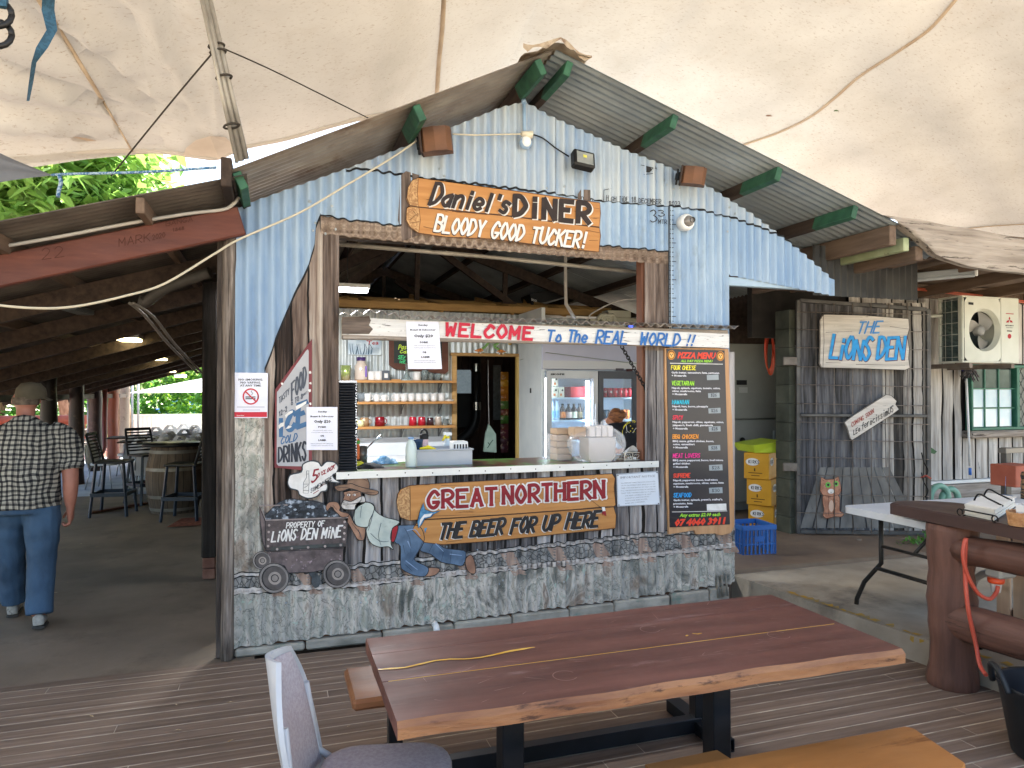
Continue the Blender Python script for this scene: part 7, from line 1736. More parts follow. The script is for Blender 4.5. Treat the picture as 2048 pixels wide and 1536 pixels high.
# blue milk crate
p = at(1500, 1108, Z=SZ); cr = thing('milk_crate', 'blue plastic milk crate on the slab beside the pizza menu', 'crate', (p.x, p.y, SZ))
m_cr = mat('crate_blue', '27589c', '3068b0', 4, rough=.45); cx0, cx1 = -.17, .17; chh = .3
def side(M):
    b = MB(); b.box(cx0, cx1, 0, .012, 0, .035, .002, M); b.box(cx0, cx1, -.006, .016, chh-.045, chh, .003, M)
    for k in range(9): x = cx0+k*(.34-.014)/8; b.box(x, x+.014, 0, .011, .035, chh-.045, 0, M)
    b.box(cx0+.014, cx1-.014, .001, .0105, .12, .132, 0, M); b.box(-.05, .05, .0012, .0095, .15, .2, 0, M)
    return b
for k in range(4):
    M = Matrix.Translation((p.x, p.y+.0, SZ+.002)) @ Matrix.Rotation(k*math.pi/2-.12, 4, 'Z') @ Matrix.Translation((0, -.17, 0)); part('crate_side', side(M), m_cr, cr)
b = MB(); M = Matrix.Translation((p.x, p.y, SZ+.002)) @ Matrix.Rotation(-.12, 4, 'Z')
for k in range(9): b.box(-.15+k*.035, -.135+k*.035, -.155, .155, .008, .018, 0, M); b.box(-.155, .155, -.15+k*.035, -.135+k*.035, .0182, .026, 0, M)
part('crate_floor', b, m_cr, cr)
# pipes standing at the wall end, by the block footing
for k in range(3):
    b = MB(); p0 = at(1437+k*9, 1196-k*2, Y=Y0-.03-.02*k); b.tube([p0, p0+Vector((-.004*k, .01, .17))], .012-.002*k, 7); solo('pipe_stub', b, mat('stub_pipe', '6d6a62', '8a867c', 9, rough=.6), ['leftmost of the three pipe stubs at the foot of the pizza menu wall', 'middle pipe stub at the foot of the pizza menu wall', 'rightmost thin pipe stub at the foot of the pizza menu wall'][k], 'pipe', 'pipe stubs at the wall foot')
# ================================================================ trestle table, log counter
tt = thing('trestle_table', 'white folding trestle table with dark bent legs on the slab', 'table', (4.6, 3.65, SZ))
TZ = .9
b = MB(); n = 8; rr = .07
def rect_r(x0, x1, y0, y1, r, k=5):
    o = []
    for cx, cy, a0 in ((x1-r, y1-r, 0), (x0+r, y1-r, 90), (x0+r, y0+r, 180), (x1-r, y0+r, 270)):
        for i in range(k+1): a = math.radians(a0+90*i/k); o.append((cx+r*math.cos(a), cy+r*math.sin(a)))
    return o
b.prism([(x, y, TZ) for x, y in rect_r(3.77, 5.6, 3.27, 4.0, .06)], (0, 0, 1), .045); part('table_top', b, mat('trestle_white', 'bfc3c8', 'cdd0d3', 4, rough=.5), tt)
m_tleg = mat('trestle_leg', '22211f', '35322f', 8, rough=.45, metal=.3)
for y, s in ((3.90, 1), (3.36, -1)):
    for xx, q in ((4.02, 1), (5.35, -1)): part('leg', MB().tube([(xx, y, TZ-.045), (xx, y, .5), (xx-.02*q, y+.13*s, .34), (xx-.02*q, y+.2*s, .2), (xx-.02*q, y+.205*s, SZ+.0)], .016, 8), m_tleg, tt)
for xx in (4.02, 5.35): part('stretcher', MB().tube([(xx-.01, 3.36-.03, .46), (xx-.01, 3.9+.03, .46)], .014, 8), m_tleg, tt); part('brace', MB().tube([(xx, 3.63, .62), (xx+.3*(1 if xx < 5 else -1), 3.63, TZ-.05)], .012, 8), m_tleg, tt); part('stretcher', MB().tube([(xx, 3.36, .62), (xx, 3.9, .62)], .011, 8), m_tleg, tt)
cnr = thing('log_counter', 'bar height counter of a dark slab on rough red brown log posts and rails', 'counter', (3.75, 3.1, 0))
m_lv, m_log = [mat('red_log'+q, '4c332a', '765346', 1, st_, .6, .9, 1.5, rp=(.3, .7), wear='291712', wr=(.6, .645), wsc=.8, spec=.3) for q, st_ in (('_post', (13, 13, 1.1)), ('_rail', (13, 1.1, 13)))]
def log(pts, r, nm, seed, flat=1.0):
    R_ = random.Random(seed); b = MB(); pts = cat_rom([tuple(p) for p in pts], 6); n = len(pts)
    b.tube(pts, [r*(1+R_.uniform(-.04, .05)+.05*math.sin(i*.8+seed)) for i in range(n)], 14, up=(1, 0, 0), flat=flat); 
    for i, v in enumerate(b.v):
        q = Vector(v); k = 1+.03*mnoise.noise(q*9); b.v[i] = v
    return part(nm, b, m_lv if nm == 'log_post' else m_log, cnr)
log([(3.735, 3.12, -.02), (3.738, 3.11, .3), (3.728, 3.115, .6), (3.735, 3.11, .93)], .125, 'log_post', 1)
log([(3.71, 3.05, .80), (3.73, 2.5, .82), (3.72, 1.9, .80), (3.73, 1.2, .82)], .085, 'log_rail', 3)
log([(3.69, 3.12, .39), (3.72, 2.6, .40), (3.71, 1.9, .41), (3.72, 1.2, .40)], .1, 'log_rail', 5, .75)
log([(3.735, 1.3, -.02), (3.735, 1.3, .93)], .12, 'log_post', 7)
b = MB(); o = [(3.62, 3.42), (3.66, 3.47), (3.76, 3.5), (3.92, 3.44), (4.04, 3.3), (4.07, 3.0), (4.05, 2.5), (4.06, 2.0), (4.06, 1.1), (3.62, 1.1), (3.61, 1.8), (3.605, 2.6), (3.61, 3.2)]
o = cat_rom(o, 3, True); up_ = [(x, y, 1.0) for x, y in o]; cen = Vector((3.84, 2.4, 1.0))
ins = [Vector((cen.x+(x-cen.x)*.965, cen.y+(y-cen.y)*.992, 1.008)) for x, y in o]; n = len(o)
b.add([tuple(v) for v in ins]+up_+[(x, y, .94) for x, y in o], [tuple(range(n))]+[(i, (i+1) % n, n+(i+1) % n, n+i) for i in range(n)]+[(n+i, n+(i+1) % n, 2*n+(i+1) % n, 2*n+i) for i in range(n)]+[tuple(reversed(range(2*n, 3*n)))])
part('slab_top', b, mat('dark_slab', '3a2925', '4f3a34', 1, (10, 1.5, 10), .42, .1, rp=(.3, .7), spec=.4), cnr)
sf = thing('slat_screen', 'tan vertical timber slat screen behind the log counter', 'fence', (4.3, 2.4, SZ))
for k in range(17): y = 1.5+k*.105; part('slat', MB().box(4.28, 4.3, y, y+.085, SZ, .9, .003), mat('tan_slat', 'b0937a', 'c4a88e', 1, (16, 16, 2), .65, rp=(.3, .7), var=.12), sf)
for z in (.3, .78): part('slat_rail', MB().box(4.301, 4.34, 1.45, 3.2, z, z+.06), m_rafter, sf)
cv = lambda x, y, z=1.009: at(x, y, Z=z)
nd = thing('napkin_caddy', 'black scrolled wire caddy holding white napkins on the dark slab', 'napkin holder', tuple(cv(1990, 1040)))
m_wi = mat('wire_black', '1b1a1a', rough=.5, metal=.3)
A, B_, C_ = cv(1930, 1030), cv(1990, 1042), cv(2030, 1015); ex = (B_-A); ey = (C_-B_)
for k in range(16):
    z = 1.012+k*.004; R_ = random.Random(k); o = Vector((R_.uniform(-.004, .004), R_.uniform(-.004, .004), 0)); b = MB(); b.prism([A+o+Vector((0, 0, z-1.009)), B_+o+Vector((0, 0, z-1.009)), B_+ey+o+Vector((0, 0, z-1.009)), A+ey+o+Vector((0, 0, z-1.009))], (0, 0, 1), .0034); part('napkin', b, mat('napkin_white', 'd2cdc2', 'dcd8cf', 5, rough=.8), nd)
def scroll(c, dirv, r):
    return [c+dirv*(r*math.cos(a))+Vector((0, 0, r+r*math.sin(a))) for a in [-.5+2*math.pi*i/16*.85 for i in range(17)]]
e = ex.normalized()
b = MB(); b.tube(scroll(A-e*.02-ey*.08, e, .018), .004, 6); b.tube(scroll(B_+e*.01-ey*.08, e, .018), .004, 6); b.tube([A-ey*.08+Vector((0, 0, .036)), B_-ey*.08+Vector((0, 0, .036))], .004, 6)
for f in (.3, .75): b.tube(cat_rom([tuple(A-e*.01+ey*f+Vector((0, 0, .0))), tuple(A+ex*.2+ey*f+Vector((0, 0, .1))), tuple(A+ex*.6+ey*f+Vector((0, 0, .085))), tuple(B_+e*.01+ey*f+Vector((0, 0, .06)))], 6), .005, 6)
b.tube([B_-ey*.08, B_+ey*1.05], .004, 6); b.tube([A-ey*.08, A+ey*1.05], .004, 6); part('wire_frame', b, m_wi, nd)
p = cv(2052, 1050); wk = thing('wicker_basket', 'oval woven wicker basket of sachets at the right edge of the slab', 'basket', tuple(p))
for k in range(9):
    z = 1.012+k*.0078; r = .085+.012*k/8; b = MB()
    b.tube([(p.x+(r+.003*math.sin(i*math.pi+k*math.pi))*math.cos(2*math.pi*i/40), p.y+(r*.75+.003*math.sin(i*math.pi+k*math.pi))*math.sin(2*math.pi*i/40), z) for i in range(41)], .0046, 5, caps=False); part('wicker_ring', b, mat('wicker', 'a9774c', 'c99a6b', 40, rough=.55), wk)
b = MB()
for i in range(20): a = 2*math.pi*i/20; b.tube([(p.x+.083*math.cos(a), p.y+.062*math.sin(a), 1.01), (p.x+.098*math.cos(a), p.y+.074*math.sin(a), 1.082)], .003, 4)
part('wicker_stake', b, MATS['wicker'], wk); part('basket_base', MB().lathe([(.001, 0), (.08, 0)], (p.x, p.y, 1.012), 20), MATS['wicker'], wk)
for k in range(8):
    R_ = random.Random(k+40); a = R_.uniform(0, 3); c = Vector((p.x+R_.uniform(-.05, .05), p.y+R_.uniform(-.035, .035), 1.06)); b = MB().box(-.025, .025, -.002, .002, 0, .06, .001, Matrix.Translation(c) @ Matrix.Rotation(a, 4, 'Z') @ Matrix.Rotation(R_.uniform(-.5, .5), 4, 'X')); part('sachet', b, [m_white, m_cer][k % 2], wk)
p = at(2046, 998, Z=TZ); pb = thing('patterned_bottle', 'dark bottle with a banded neck at the right edge of the trestle table', 'bottle', (p.x+.03, p.y, TZ)); part('bottle_body', MB().lathe([(.001, 0), (.032, 0), (.034, .04), (.03, .07), (.034, .1), (.028, .14), (.034, .17), (.026, .2), (.001, .2)], (p.x+.03, p.y, TZ), 14), mat('banded', '2b2624', '8a6a4a', 60, (.2, .2, 1), .4, rp=(.48, .52)), pb)
b = MB(); c = at(2010, 992, Z=TZ); b.tube([c+Vector((.05*math.cos(a), .05*math.sin(a), .003)) for a in [2*math.pi*i/16 for i in range(17)]], .002, 4); b.tube([c+Vector((0, 0, .002)), c+Vector((.01, 0, .15))], .002, 4); b.tube([c+Vector((-.05, 0, .003)), c+Vector((.05, 0, .003))], .002, 4); solo('docket_spike', b, mat('wire_blue', '6f86a8', rough=.3, metal=.5), 'thin wire docket spike standing on the trestle table', 'docket spike')
# things behind the trestle table
p = at(2012, 960, Y=5.0); sb2 = thing('steel_post', 'grey square steel post behind the trestle table at the right', 'post', (p.x, 5, SZ)); part('post_shaft', MB().box(p.x-.035, p.x+.035, 4.97, 5.03, SZ, at(2012, 895, Y=5).z, .004), mat('post_steel', '4f4d49', '66635e', 6, rough=.5, metal=.3), sb2); part('top_rail', MB().box(p.x-.05, p.x+1.2, 4.96, 5.04, at(2012, 906, Y=5).z, at(2012, 896, Y=5).z, .003), mat('rail_steel', '7d7a74', rough=.4, metal=.4), sb2)
rp_ = at(2040, 960, Y=4.7); b = MB().box(rp_.x-.05, rp_.x+.25, 4.7, 4.95, at(2040, 975, Y=4.7).z, at(2040, 932, Y=4.7).z, .006); solo('terracotta_box', b, mat('terracotta', '9c5340', 'b0634d', 4, rough=.6), 'terracotta coloured box behind the trestle table at the right edge', 'box')
for k, (x, y, r) in enumerate(((1878, 995, .13), (1905, 1000, .12))):
    c = at(x, y, Y=6.0); b = MB(); b.tube([c+Vector((r*math.cos(a), .03*k, r*math.sin(a))) for a in [2*math.pi*i/20 for i in range(21)]], .035, 8, caps=False)
    if k == 0: hr = thing('garden_hose', 'green garden hose loops hanging low on the slab wall', 'hose', tuple(c))
    part('hose_loop', b, mat('hose_green', '6f9f8c', '86b09e', 6, rough=.45), hr)
b = MB(); c = at(1889, 905, Y=6.5); b.prism([at(1861, 894, Y=6.4), at(1874, 903, Y=6.4), at(1869, 908, Y=6.4), at(1861, 906, Y=6.4)], (0, -1, 0), .01); solo('green_tag', b, mat('tag_green', '3f5f3f'), 'small dark green plastic tag poking out past the mesh gate', 'tag')
# fern and rubble by the wall foot
def leaves(mb, c, n, spread, size, seed, flat=.5):
    R_ = random.Random(seed)
    for k in range(n):
        q = Vector(c)+Vector((R_.gauss(0, spread[0]), R_.gauss(0, spread[1]), R_.gauss(0, spread[2])))
        s = size*R_.uniform(.6, 1.3); M = Matrix.Translation(q) @ Matrix.Rotation(R_.uniform(0, 6.28), 4, 'Z') @ Matrix.Rotation(R_.uniform(-1.1, 1.1), 4, 'X') @ Matrix.Rotation(R_.uniform(-.7, .7), 4, 'Y')
        mb.add([M @ Vector(v) for v in ((0, -s, 0), (s*.45, -.2*s, .1*s), (s*.36, .5*s, .08*s), (0, s, -.06*s), (-s*.36, .5*s, .08*s), (-s*.45, -.2*s, .1*s))], [(0, 1, 2, 3), (0, 3, 4, 5)])
    return mb
m_leaf = mat('leaf_green', '4a7a30', '6fa045', 3, rough=.5, var=.1, tl=.25)
p = at(1838, 1092, Z=SZ); fn_ = thing('small_fern', 'small bright green weed growing at the foot of the slab wall', 'plant', tuple(p)); part('leaves', leaves(MB(), p+Vector((0, 0, .05)), 70, (.12, .05, .035), .03, 3), m_leaf, fn_, kind='stuff')
b = MB(); Rr = random.Random(9)
for k in range(26):
    c = at(Rr.uniform(1700, 1850), Rr.uniform(1074, 1096), Z=SZ); r = Rr.uniform(.015, .05); b.sphere(c+Vector((0, 0, r*.4)), (r, r*.8, r*.6), 6, 4)
o = struct('rubble', b, mat('rubble_stone', '6d655c', '94897d', 8, rough=.95), kind='stuff')
# orange lead and socket on the post, tub
b = MB(); b.tube(cat_rom([tuple(at(x, y, X=X_)) for x, y, X_ in ((1931, 1078, 3.60), (1926, 1110, 3.58), (1935, 1150, 3.6), (1955, 1185, 3.66), (1978, 1198, 3.72), (1992, 1186, 3.78), (1996, 1172, 3.8))], 5), .011, 8); b.tube(cat_rom([tuple(at(x, y, X=X_)) for x, y, X_ in ((1932, 1076, 3.60), (1930, 1140, 3.6), (1936, 1215, 3.59), (1952, 1290, 3.63), (1960, 1330, 3.6), (1972, 1350, 3.56))], 5), .011, 8)
solo('orange_lead', b, mat('lead_red', 'b84a38', 'c65a45', 5, rough=.45), 'orange red extension lead looping round the log post', 'extension lead')
p = at(1992, 1155, X=3.82); oo = thing('outdoor_socket', 'grey weatherproof socket with a bright orange plug behind the log counter', 'power outlet', tuple(p)); part('socket_body', MB().box(p.x-.03, p.x+.1, p.y-.05, p.y+.05, p.z+.0, p.z+.09, .012), mat('socket_grey', 'a8a8a4', rough=.4), oo); part('plug_ring', MB().lathe([(.001, -.03), (.038, -.03), (.042, -.02), (.042, 0), (.001, .0)], p, 14), mat('plug_orange', 'e0552f'), oo); part('plug_clear', MB().lathe([(.022, -.08), (.03, -.031)], p, 12), mat('plug_clear', 'c9c5c0', rough=.2), oo)
b = MB(); b.tube(cat_rom([tuple(at(x, y, X=3.9)) for x, y in ((1985, 1145), (1962, 1150), (1946, 1170), (1942, 1230), (1944, 1380))], 5), .02, 8); solo('socket_conduit', b, mat('conduit_grey', '9a9690', 'aca8a1', 5, rough=.5), 'grey conduit curving down beside the log post', 'conduit')
# the flexible tub
p = Vector((3.44, 2.34, 0)); tu = thing('flexible_tub', 'black flexible rubber tub with looped handles on the deck at the right', 'tub', tuple(p)); m_tubb = mat('rubber_black', '17191c', '202327', 6, rough=.5)
part('tub_body', MB().lathe([(.001, .006), (.165, 0), (.175, .01), (.225, .31), (.235, .325), (.232, .335), (.222, .325), (.165, .03), (.001, .025)], p, 28), m_tubb, tu)
for a in (2.6, 5.74):
    ex_ = Vector((math.cos(a), math.sin(a), 0)); ey_ = Vector((-ex_.y, ex_.x, 0)); part('handle', MB().tube(cat_rom([tuple(p+ex_*.228+ey_*(-.085)+Vector((0, 0, .31))), tuple(p+ex_*.25+ey_*(-.05)+Vector((0, 0, .39))), tuple(p+ex_*.255+Vector((0, 0, .41))), tuple(p+ex_*.25+ey_*.05+Vector((0, 0, .39))), tuple(p+ex_*.228+ey_*.085+Vector((0, 0, .31)))], 5), .014, 8), m_tubb, tu)
# ================================================================ slab table, benches, chair in front
m_tab = mat('table_redwood', '4c2a23', '764a3e', 1, (1.4, 11, 11), .46, .12, 2, rp=(.28, .72), wear='84635a', wr=(.6, .68), wsc=1.6, spec=.45)
m_tedge = mat('table_live_edge', '6d4733', '966a48', 1, (3, 9, 16), .55, .5, rp=(.3, .65), wear='4a3024', wr=(.58, .66), wsc=1.6)
m_epoxy = mat('amber_resin', 'd9a040', 'e8bd62', 14, rough=.25)
m_blk2 = mat('black_steel', '101216', '1b1e24', 6, rough=.38, metal=.2)
tb = thing('slab_table', 'long dark red timber slab table with amber resin seams on the deck', 'table', (1.25, 2.42, 0))
TX0, TX1, TY0, TY1, TZ = .335, 2.2, 2.035, 2.79, .752
ys = (TY0, 2.345, TY1)
b = MB(); N = 60; Rt = random.Random(3)
def plank(y0, y1, wav0=False, wav1=False):
    vs = []; b = MB(); fs = []
    for i in range(N+1):
        x = TX0+(TX1-TX0)*i/N
        e0 = (.006*math.sin(x*5)+.004*math.sin(x*17)) if wav0 else 0
        e1 = (.006*math.sin(x*4+1)+.004*math.sin(x*13)) if wav1 else 0
        a, c = y0+e0, y1+e1
        vs += [(x, a, TZ-.05), (x, a-.002, TZ-.016), (x, a+(.014 if wav0 else .001), TZ-.001), (x, (a+c)/2, TZ), (x, c-(.014 if wav1 else .001), TZ-.001), (x, c, TZ-.016), (x, c, TZ-.055)]
    for i in range(N): fs += [(i*7+k, (i+1)*7+k, (i+1)*7+k+1, i*7+k+1) for k in range(6)]+[(i*7+6, (i+1)*7+6, (i+1)*7, i*7)]
    fs += [tuple(range(7)), tuple(N*7+k for k in reversed(range(7)))]
    b.add(vs, fs); return b
def split(b, cond):
    A, B_ = MB(), MB()
    A.v = B_.v = b.v; return A, B_
mb_ = plank(TY0, 2.343, True, False); fr_ = [f for f in mb_.f]
edge_f = [f for f in mb_.f if len(f) == 4 and sum(mb_.v[i][1] for i in f)/4 < TY0+.03 and min(mb_.v[i][2] for i in f) < TZ-.01]
e_ = MB(); e_.v = mb_.v; e_.f = edge_f; e_.sm = [False]*len(edge_f); t_ = MB(); t_.v = mb_.v; t_.f = [f for f in mb_.f if f not in set(edge_f)]; t_.sm = [False]*len(t_.f)
pl1 = part('table_plank', t_, m_tab, tb); part('live_edge', e_, m_tedge, pl1)
part('table_plank', plank(2.3465, 2.60, False, False), m_tab, tb); part('table_plank', plank(2.6012, TY1, False, True), m_tab, tb)
T2 = lambda x, y, z=TZ+.0012: tuple(at(x, y, Z=z))
b = MB(); 
def flat(b, pts, ws, z):
    P2 = [at(x, y, Z=z) for x, y in pts]; L = []; R_ = []
    for i, p in enumerate(P2):
        d = (P2[min(len(P2)-1, i+1)]-P2[max(0, i-1)]).normalized(); n = Vector((-d.y, d.x, 0)); L.append(p+n*ws[i]/2); R_.append(p-n*ws[i]/2)
    k = len(P2); b.add(L+R_, [(i, i+1, k+i+1, k+i) for i in range(k-1)]); return b
flat(b, [(756, 1339), (780, 1337), (810, 1335), (840, 1328), (870, 1321), (900, 1318), (930, 1318), (960, 1315), (990, 1309), (1020, 1302), (1045, 1298), (1070, 1294)], [.006, .014, .011, .013, .01, .012, .009, .01, .012, .016, .016, .003], TZ+.0014); part('resin_seam', b, m_epoxy, tb)
b = MB(); b.box(TX0+.02, TX1-.03, 2.3436, 2.3459, TZ-.03, TZ-.0008); part('resin_seam', b, m_epoxy, tb)
b = MB(); flat(b, [(1385, 1267), (1396, 1268), (1404, 1266)], [.006, .008, .004], TZ+.0013); flat(b, [(1372, 1272), (1376, 1270)], [.008, .008], TZ+.0014); part('resin_knot', b, m_epoxy, tb)
for (x, y, r) in ((.92, 2.2, .042), (1.42, 2.52, .04), (1.86, 2.3, .043)):
    b = MB(); rs = [(r-.0035, TZ+.0011), (r, TZ+.0011)]; b.lathe(rs, (x, y, 0), 28, None, True, .4, 5.6); part('cup_ring', b, mat('ring_stain', '8a6a60', rough=.4), tb)
b = MB(); Rs = random.Random(31)
for k in range(34):
    x, y = Rs.uniform(.45, 2.1), Rs.uniform(2.08, 2.74); a = Rs.gauss(0, .5); L = Rs.uniform(.02, .09); w = .0012; d = Vector((math.cos(a), math.sin(a), 0)); n = Vector((-d.y, d.x, 0))*w; c = Vector((x, y, TZ+.0012)); b.add([c-n, c+d*L, c+n, c-d*L*.2], [(0, 1, 2, 3)])
part('scratches', b, mat('scratch_pale', '9a7a70', rough=.5), tb, kind='stuff')
for k, x in enumerate((.80, 1.66)): 
    part('table_leg', MB().box(x-.04, x+.04, 2.38, 2.46, .05, TZ-.062, .004), m_blk2, tb); part('leg_plate', MB().box(x-.06, x+.06, 2.12, 2.72, TZ-.068, TZ-.0605), m_blk2, tb); part('table_foot', MB().box(x-.04, x+.04, 2.1, 2.74, 0, .05, .004), m_blk2, tb)
# far bench behind the table
bf = thing('far_bench', 'orange brown timber bench on a black steel frame behind the red table', 'bench', (1.25, 3.1, 0), 'timber benches at the slab table')
m_bench = mat('bench_timber', '9a6130', 'b87b42', 1, (2, 9, 12), .38, .06, rp=(.25, .72), wear='7d4a22', wr=(.62, .72), wsc=1.2, spec=.4)
part('bench_seat', MB().box(.3, 2.2, 2.93, 3.3, .405, .452, .014), mat('bench_worn', '6e452c', '8d5c3b', 1, (2, 9, 12), .4, .08, rp=(.25, .7), wear='5a3a28', wr=(.6, .7), wsc=1.4), bf)
for x in (.50, 2.02): part('bench_leg', MB().box(x-.03, x+.03, 3.08, 3.14, .06, .404, .003), m_blk2, bf)
p = at(1370, 1440, Z=.05)
part('bench_rail', MB().box(.47, 2.02, 3.07, 3.13, .005, .075, .003), m_blk2, bf)
for x in (.5, 2.02):
    b = MB(); t_ = .004; x0, x1, y0, y1, z0, z1 = x-.04, x+.04, 2.86, 3.34, .002, .062
    b.box(x0, x1, y0, y1, z0, z0+t_); b.box(x0, x1, y0, y1, z1-t_, z1); b.box(x0, x0+t_, y0, y1, z0+t_, z1-t_); b.box(x1-t_, x1, y0, y1, z0+t_, z1-t_); part('bench_foot', b, m_blk2, bf)
# near bench
bn = thing('near_bench', 'polished honey coloured timber bench in front of the red table', 'bench', (1.5, 1.8, 0), 'timber benches at the slab table')
o = [(.35, 1.76), (2.16, 1.765), (2.2, 1.79), (2.245, 2.03), (2.23, 2.055), (1.7, 2.06), (1.2, 2.07), (.35, 2.08)]
b = MB(); n = len(o); b.add([(x*.996+.005, y*.99+.019, .455) for x, y in o]+[(x, y, .447) for x, y in o]+[(x, y, .405) for x, y in o], [tuple(range(n))]+[(i, (i+1) % n, n+(i+1) % n, n+i) for i in range(n)]+[(n+i, n+(i+1) % n, 2*n+(i+1) % n, 2*n+i) for i in range(n)]+[tuple(reversed(range(2*n, 3*n)))]); part('bench_seat', b, m_bench, bn)
for x in (.55, 1.95): part('bench_leg', MB().box(x-.03, x+.03, 1.88, 1.94, .06, .404, .003), m_blk2, bn); part('bench_foot', MB().box(x-.03, x+.03, 1.7, 2.1, .0, .06, .003), m_blk2, bn)
part('bench_rail', MB().box(.58, 1.92, 1.885, 1.935, .02, .06, .003), m_blk2, bn)
sl2 = thing('low_stool', 'small orange timber stool top beside the near bench', 'stool', tuple(at(1390, 1530, Z=.43)))
q = [at(1290, 1529, Z=.43), at(1434, 1500, Z=.43), at(1472, 1524, Z=.43), at(1335, 1560, Z=.43)]
part('stool_top', MB().prism(q, (0, 0, 1), .035), m_bench, sl2)
for c in q: c = c.lerp((q[0]+q[2])/2, .25); part('stool_leg', MB().box(c.x-.015, c.x+.015, c.y-.015, c.y+.015, 0, .394), m_blk2, sl2)
# grey padded chair in the corner
m_shell = mat('chair_shell', 'a3a5a9', 'b3b5b8', 5, rough=.42, spec=.4); m_pad = mat('chair_fabric', '9f9599', 'ada4a7', 90, rough=.95, rp=(.4, .6), bump=.25, bsc=220)
def chair_proto(label, group, pad=True, hole=False, cat='chair', nm='cafe_chair'):
    t = thing(nm, label, cat, (0, 0, 0), group)
    # local: faces +X, back at x=-.22
    def back(u, v, off=0, inset=0):
        w = (.21-.05*(v-.35)**2*2.2)*(1-.62*max(0, v-.55)**2*4.4)-inset; y = w*(2*u-1)
        z = .36+.50*v; x = -.20-.10*v-.055*(1-(2*u-1)**2)*.9+off
        return (x, y, z)
    b = MB(); nu, nv = 16, 16
    if hole:
        vs = [back(i/nu, j/nv) for j in range(nv+1) for i in range(nu+1)]; fs = []
        for j in range(nv):
            for i in range(nu):
                cu, cvv = ((i+.5)/nu-.5)/.16, ((j+.5)/nv-.86)/.055
                if cu*cu+cvv*cvv < 1.1: continue
                fs.append((j*(nu+1)+i, j*(nu+1)+i+1, (j+1)*(nu+1)+i+1, (j+1)*(nu+1)+i))
        b.add(vs, fs, True)
    else:
        b.grid(lambda u, v: back(u, v), nu, nv)
        b.grid(lambda u, v: back(1-u, v, -.016), nu, nv)
        for uu in (0, 1): b.grid(lambda a, v, uu=uu: back(uu, v, -.016*a), 1, nv)
        b.grid(lambda u, a: back(u, 1, -.016*a), nu, 1)
    part('backrest', b, m_shell, t)
    if pad:
        bp = MB(); bp.grid(lambda u, v: back(.06+.88*u, .12+.84*v, .004+.022*(math.sin(math.pi*u)*math.sin(math.pi*v))**.35), 14, 14); part('back_pad', bp, m_pad, t)
    o = rect_r(-.21, .23, -.22, .22, .12); n = len(o); b = MB()
    b.add([(x*.86+.0, y*.86, .462) for x, y in o]+[(x*.96, y*.96, .455) for x, y in o]+[(x, y, .436) for x, y in o]+[(x, y, .415) for x, y in o], [tuple(range(n))]+[(k*n+i, (k+1)*n+i, (k+1)*n+(i+1) % n, k*n+(i+1) % n) for k in range(3) for i in range(n)], True); part('seat', b, m_pad if pad else m_shell, t)
    m_l = mat('chair_leg_metal', '9a9da0', rough=.3, metal=.6)
    for x, y in ((.18, .19), (.18, -.19), (-.2, .19), (-.2, -.19)): part('leg', MB().tube([(x*.85, y*.85, .415), (x, y, .2), (x*1.2, y*1.1, .0)], .011, 7), m_l, t)
    for s in (-1, 1): part('back_support', MB().tube([(-.17, .185*s, .42), (-.235, .195*s, .46), (-.25, .19*s, .56), (-.27, .17*s, .7)], .012, 7), m_shell if pad else m_l, t)
    return t
fcx = chair_proto('grey plastic chair with mauve fabric pads at the near corner of the red table', None); fcx.location = (.33, 2.33, 0); fcx.rotation_euler = (0, 0, -.22)
# ================================================================ the open hall at the left
# far chairs, one kind
pc = chair_proto('grey plastic cafe chair with an oval grip hole among the massed chairs in the hall', 'grey chairs massed at the end of the hall', False, True, nm='hall_chair')
spots = [(212, 858, 14.2), (300, 900, 12.9), (262, 872, 16), (287, 868, 14.6), (313, 870, 15.2), (334, 862, 16.4), (352, 868, 17), (372, 858, 17.8), (395, 862, 16.2), (322, 880, 14.2), (345, 885, 14.8), (371, 875, 15.3), (398, 878, 14.4), (385, 868, 18.8), (310, 858, 19), (355, 888, 13.5), (290, 885, 13.4), (412, 870, 15.4), (340, 852, 20), (368, 852, 20.5), (400, 850, 19.8)]
Rc = random.Random(11)
for i, (px, py, Y) in enumerate(spots):
    x = at(px, 900, Y=Y).x
    rz_ = Rc.uniform(-.5, .5)+(1.57 if i else 1.2)
    if i == 0: pc.location = (x, Y, 0); pc.rotation_euler = (0, 0, -.3)
    else: dup(pc, (x, Y, .0), rz_)
pc['label'] = 'grey plastic cafe chair standing apart from the massed chairs by the reddish log post'
for i, (px, Y) in enumerate(((330, 15.8), (300, 17.2), (375, 16.8))):
    x = at(px, 900, Y=Y).x; t = thing('hall_table', ['low dark hall table among the nearest massed chairs', 'low dark hall table behind the left of the massed chairs', 'low dark hall table behind the right of the massed chairs'][i], 'table', (x, Y, 0)); part('table_top', MB().box(x-.8, x+.8, Y-.35, Y+.35, .7, .73, .004), m_dark, t); part('pedestal', MB().box(x-.05, x+.05, Y-.05, Y+.05, 0, .7), m_blk2, t)
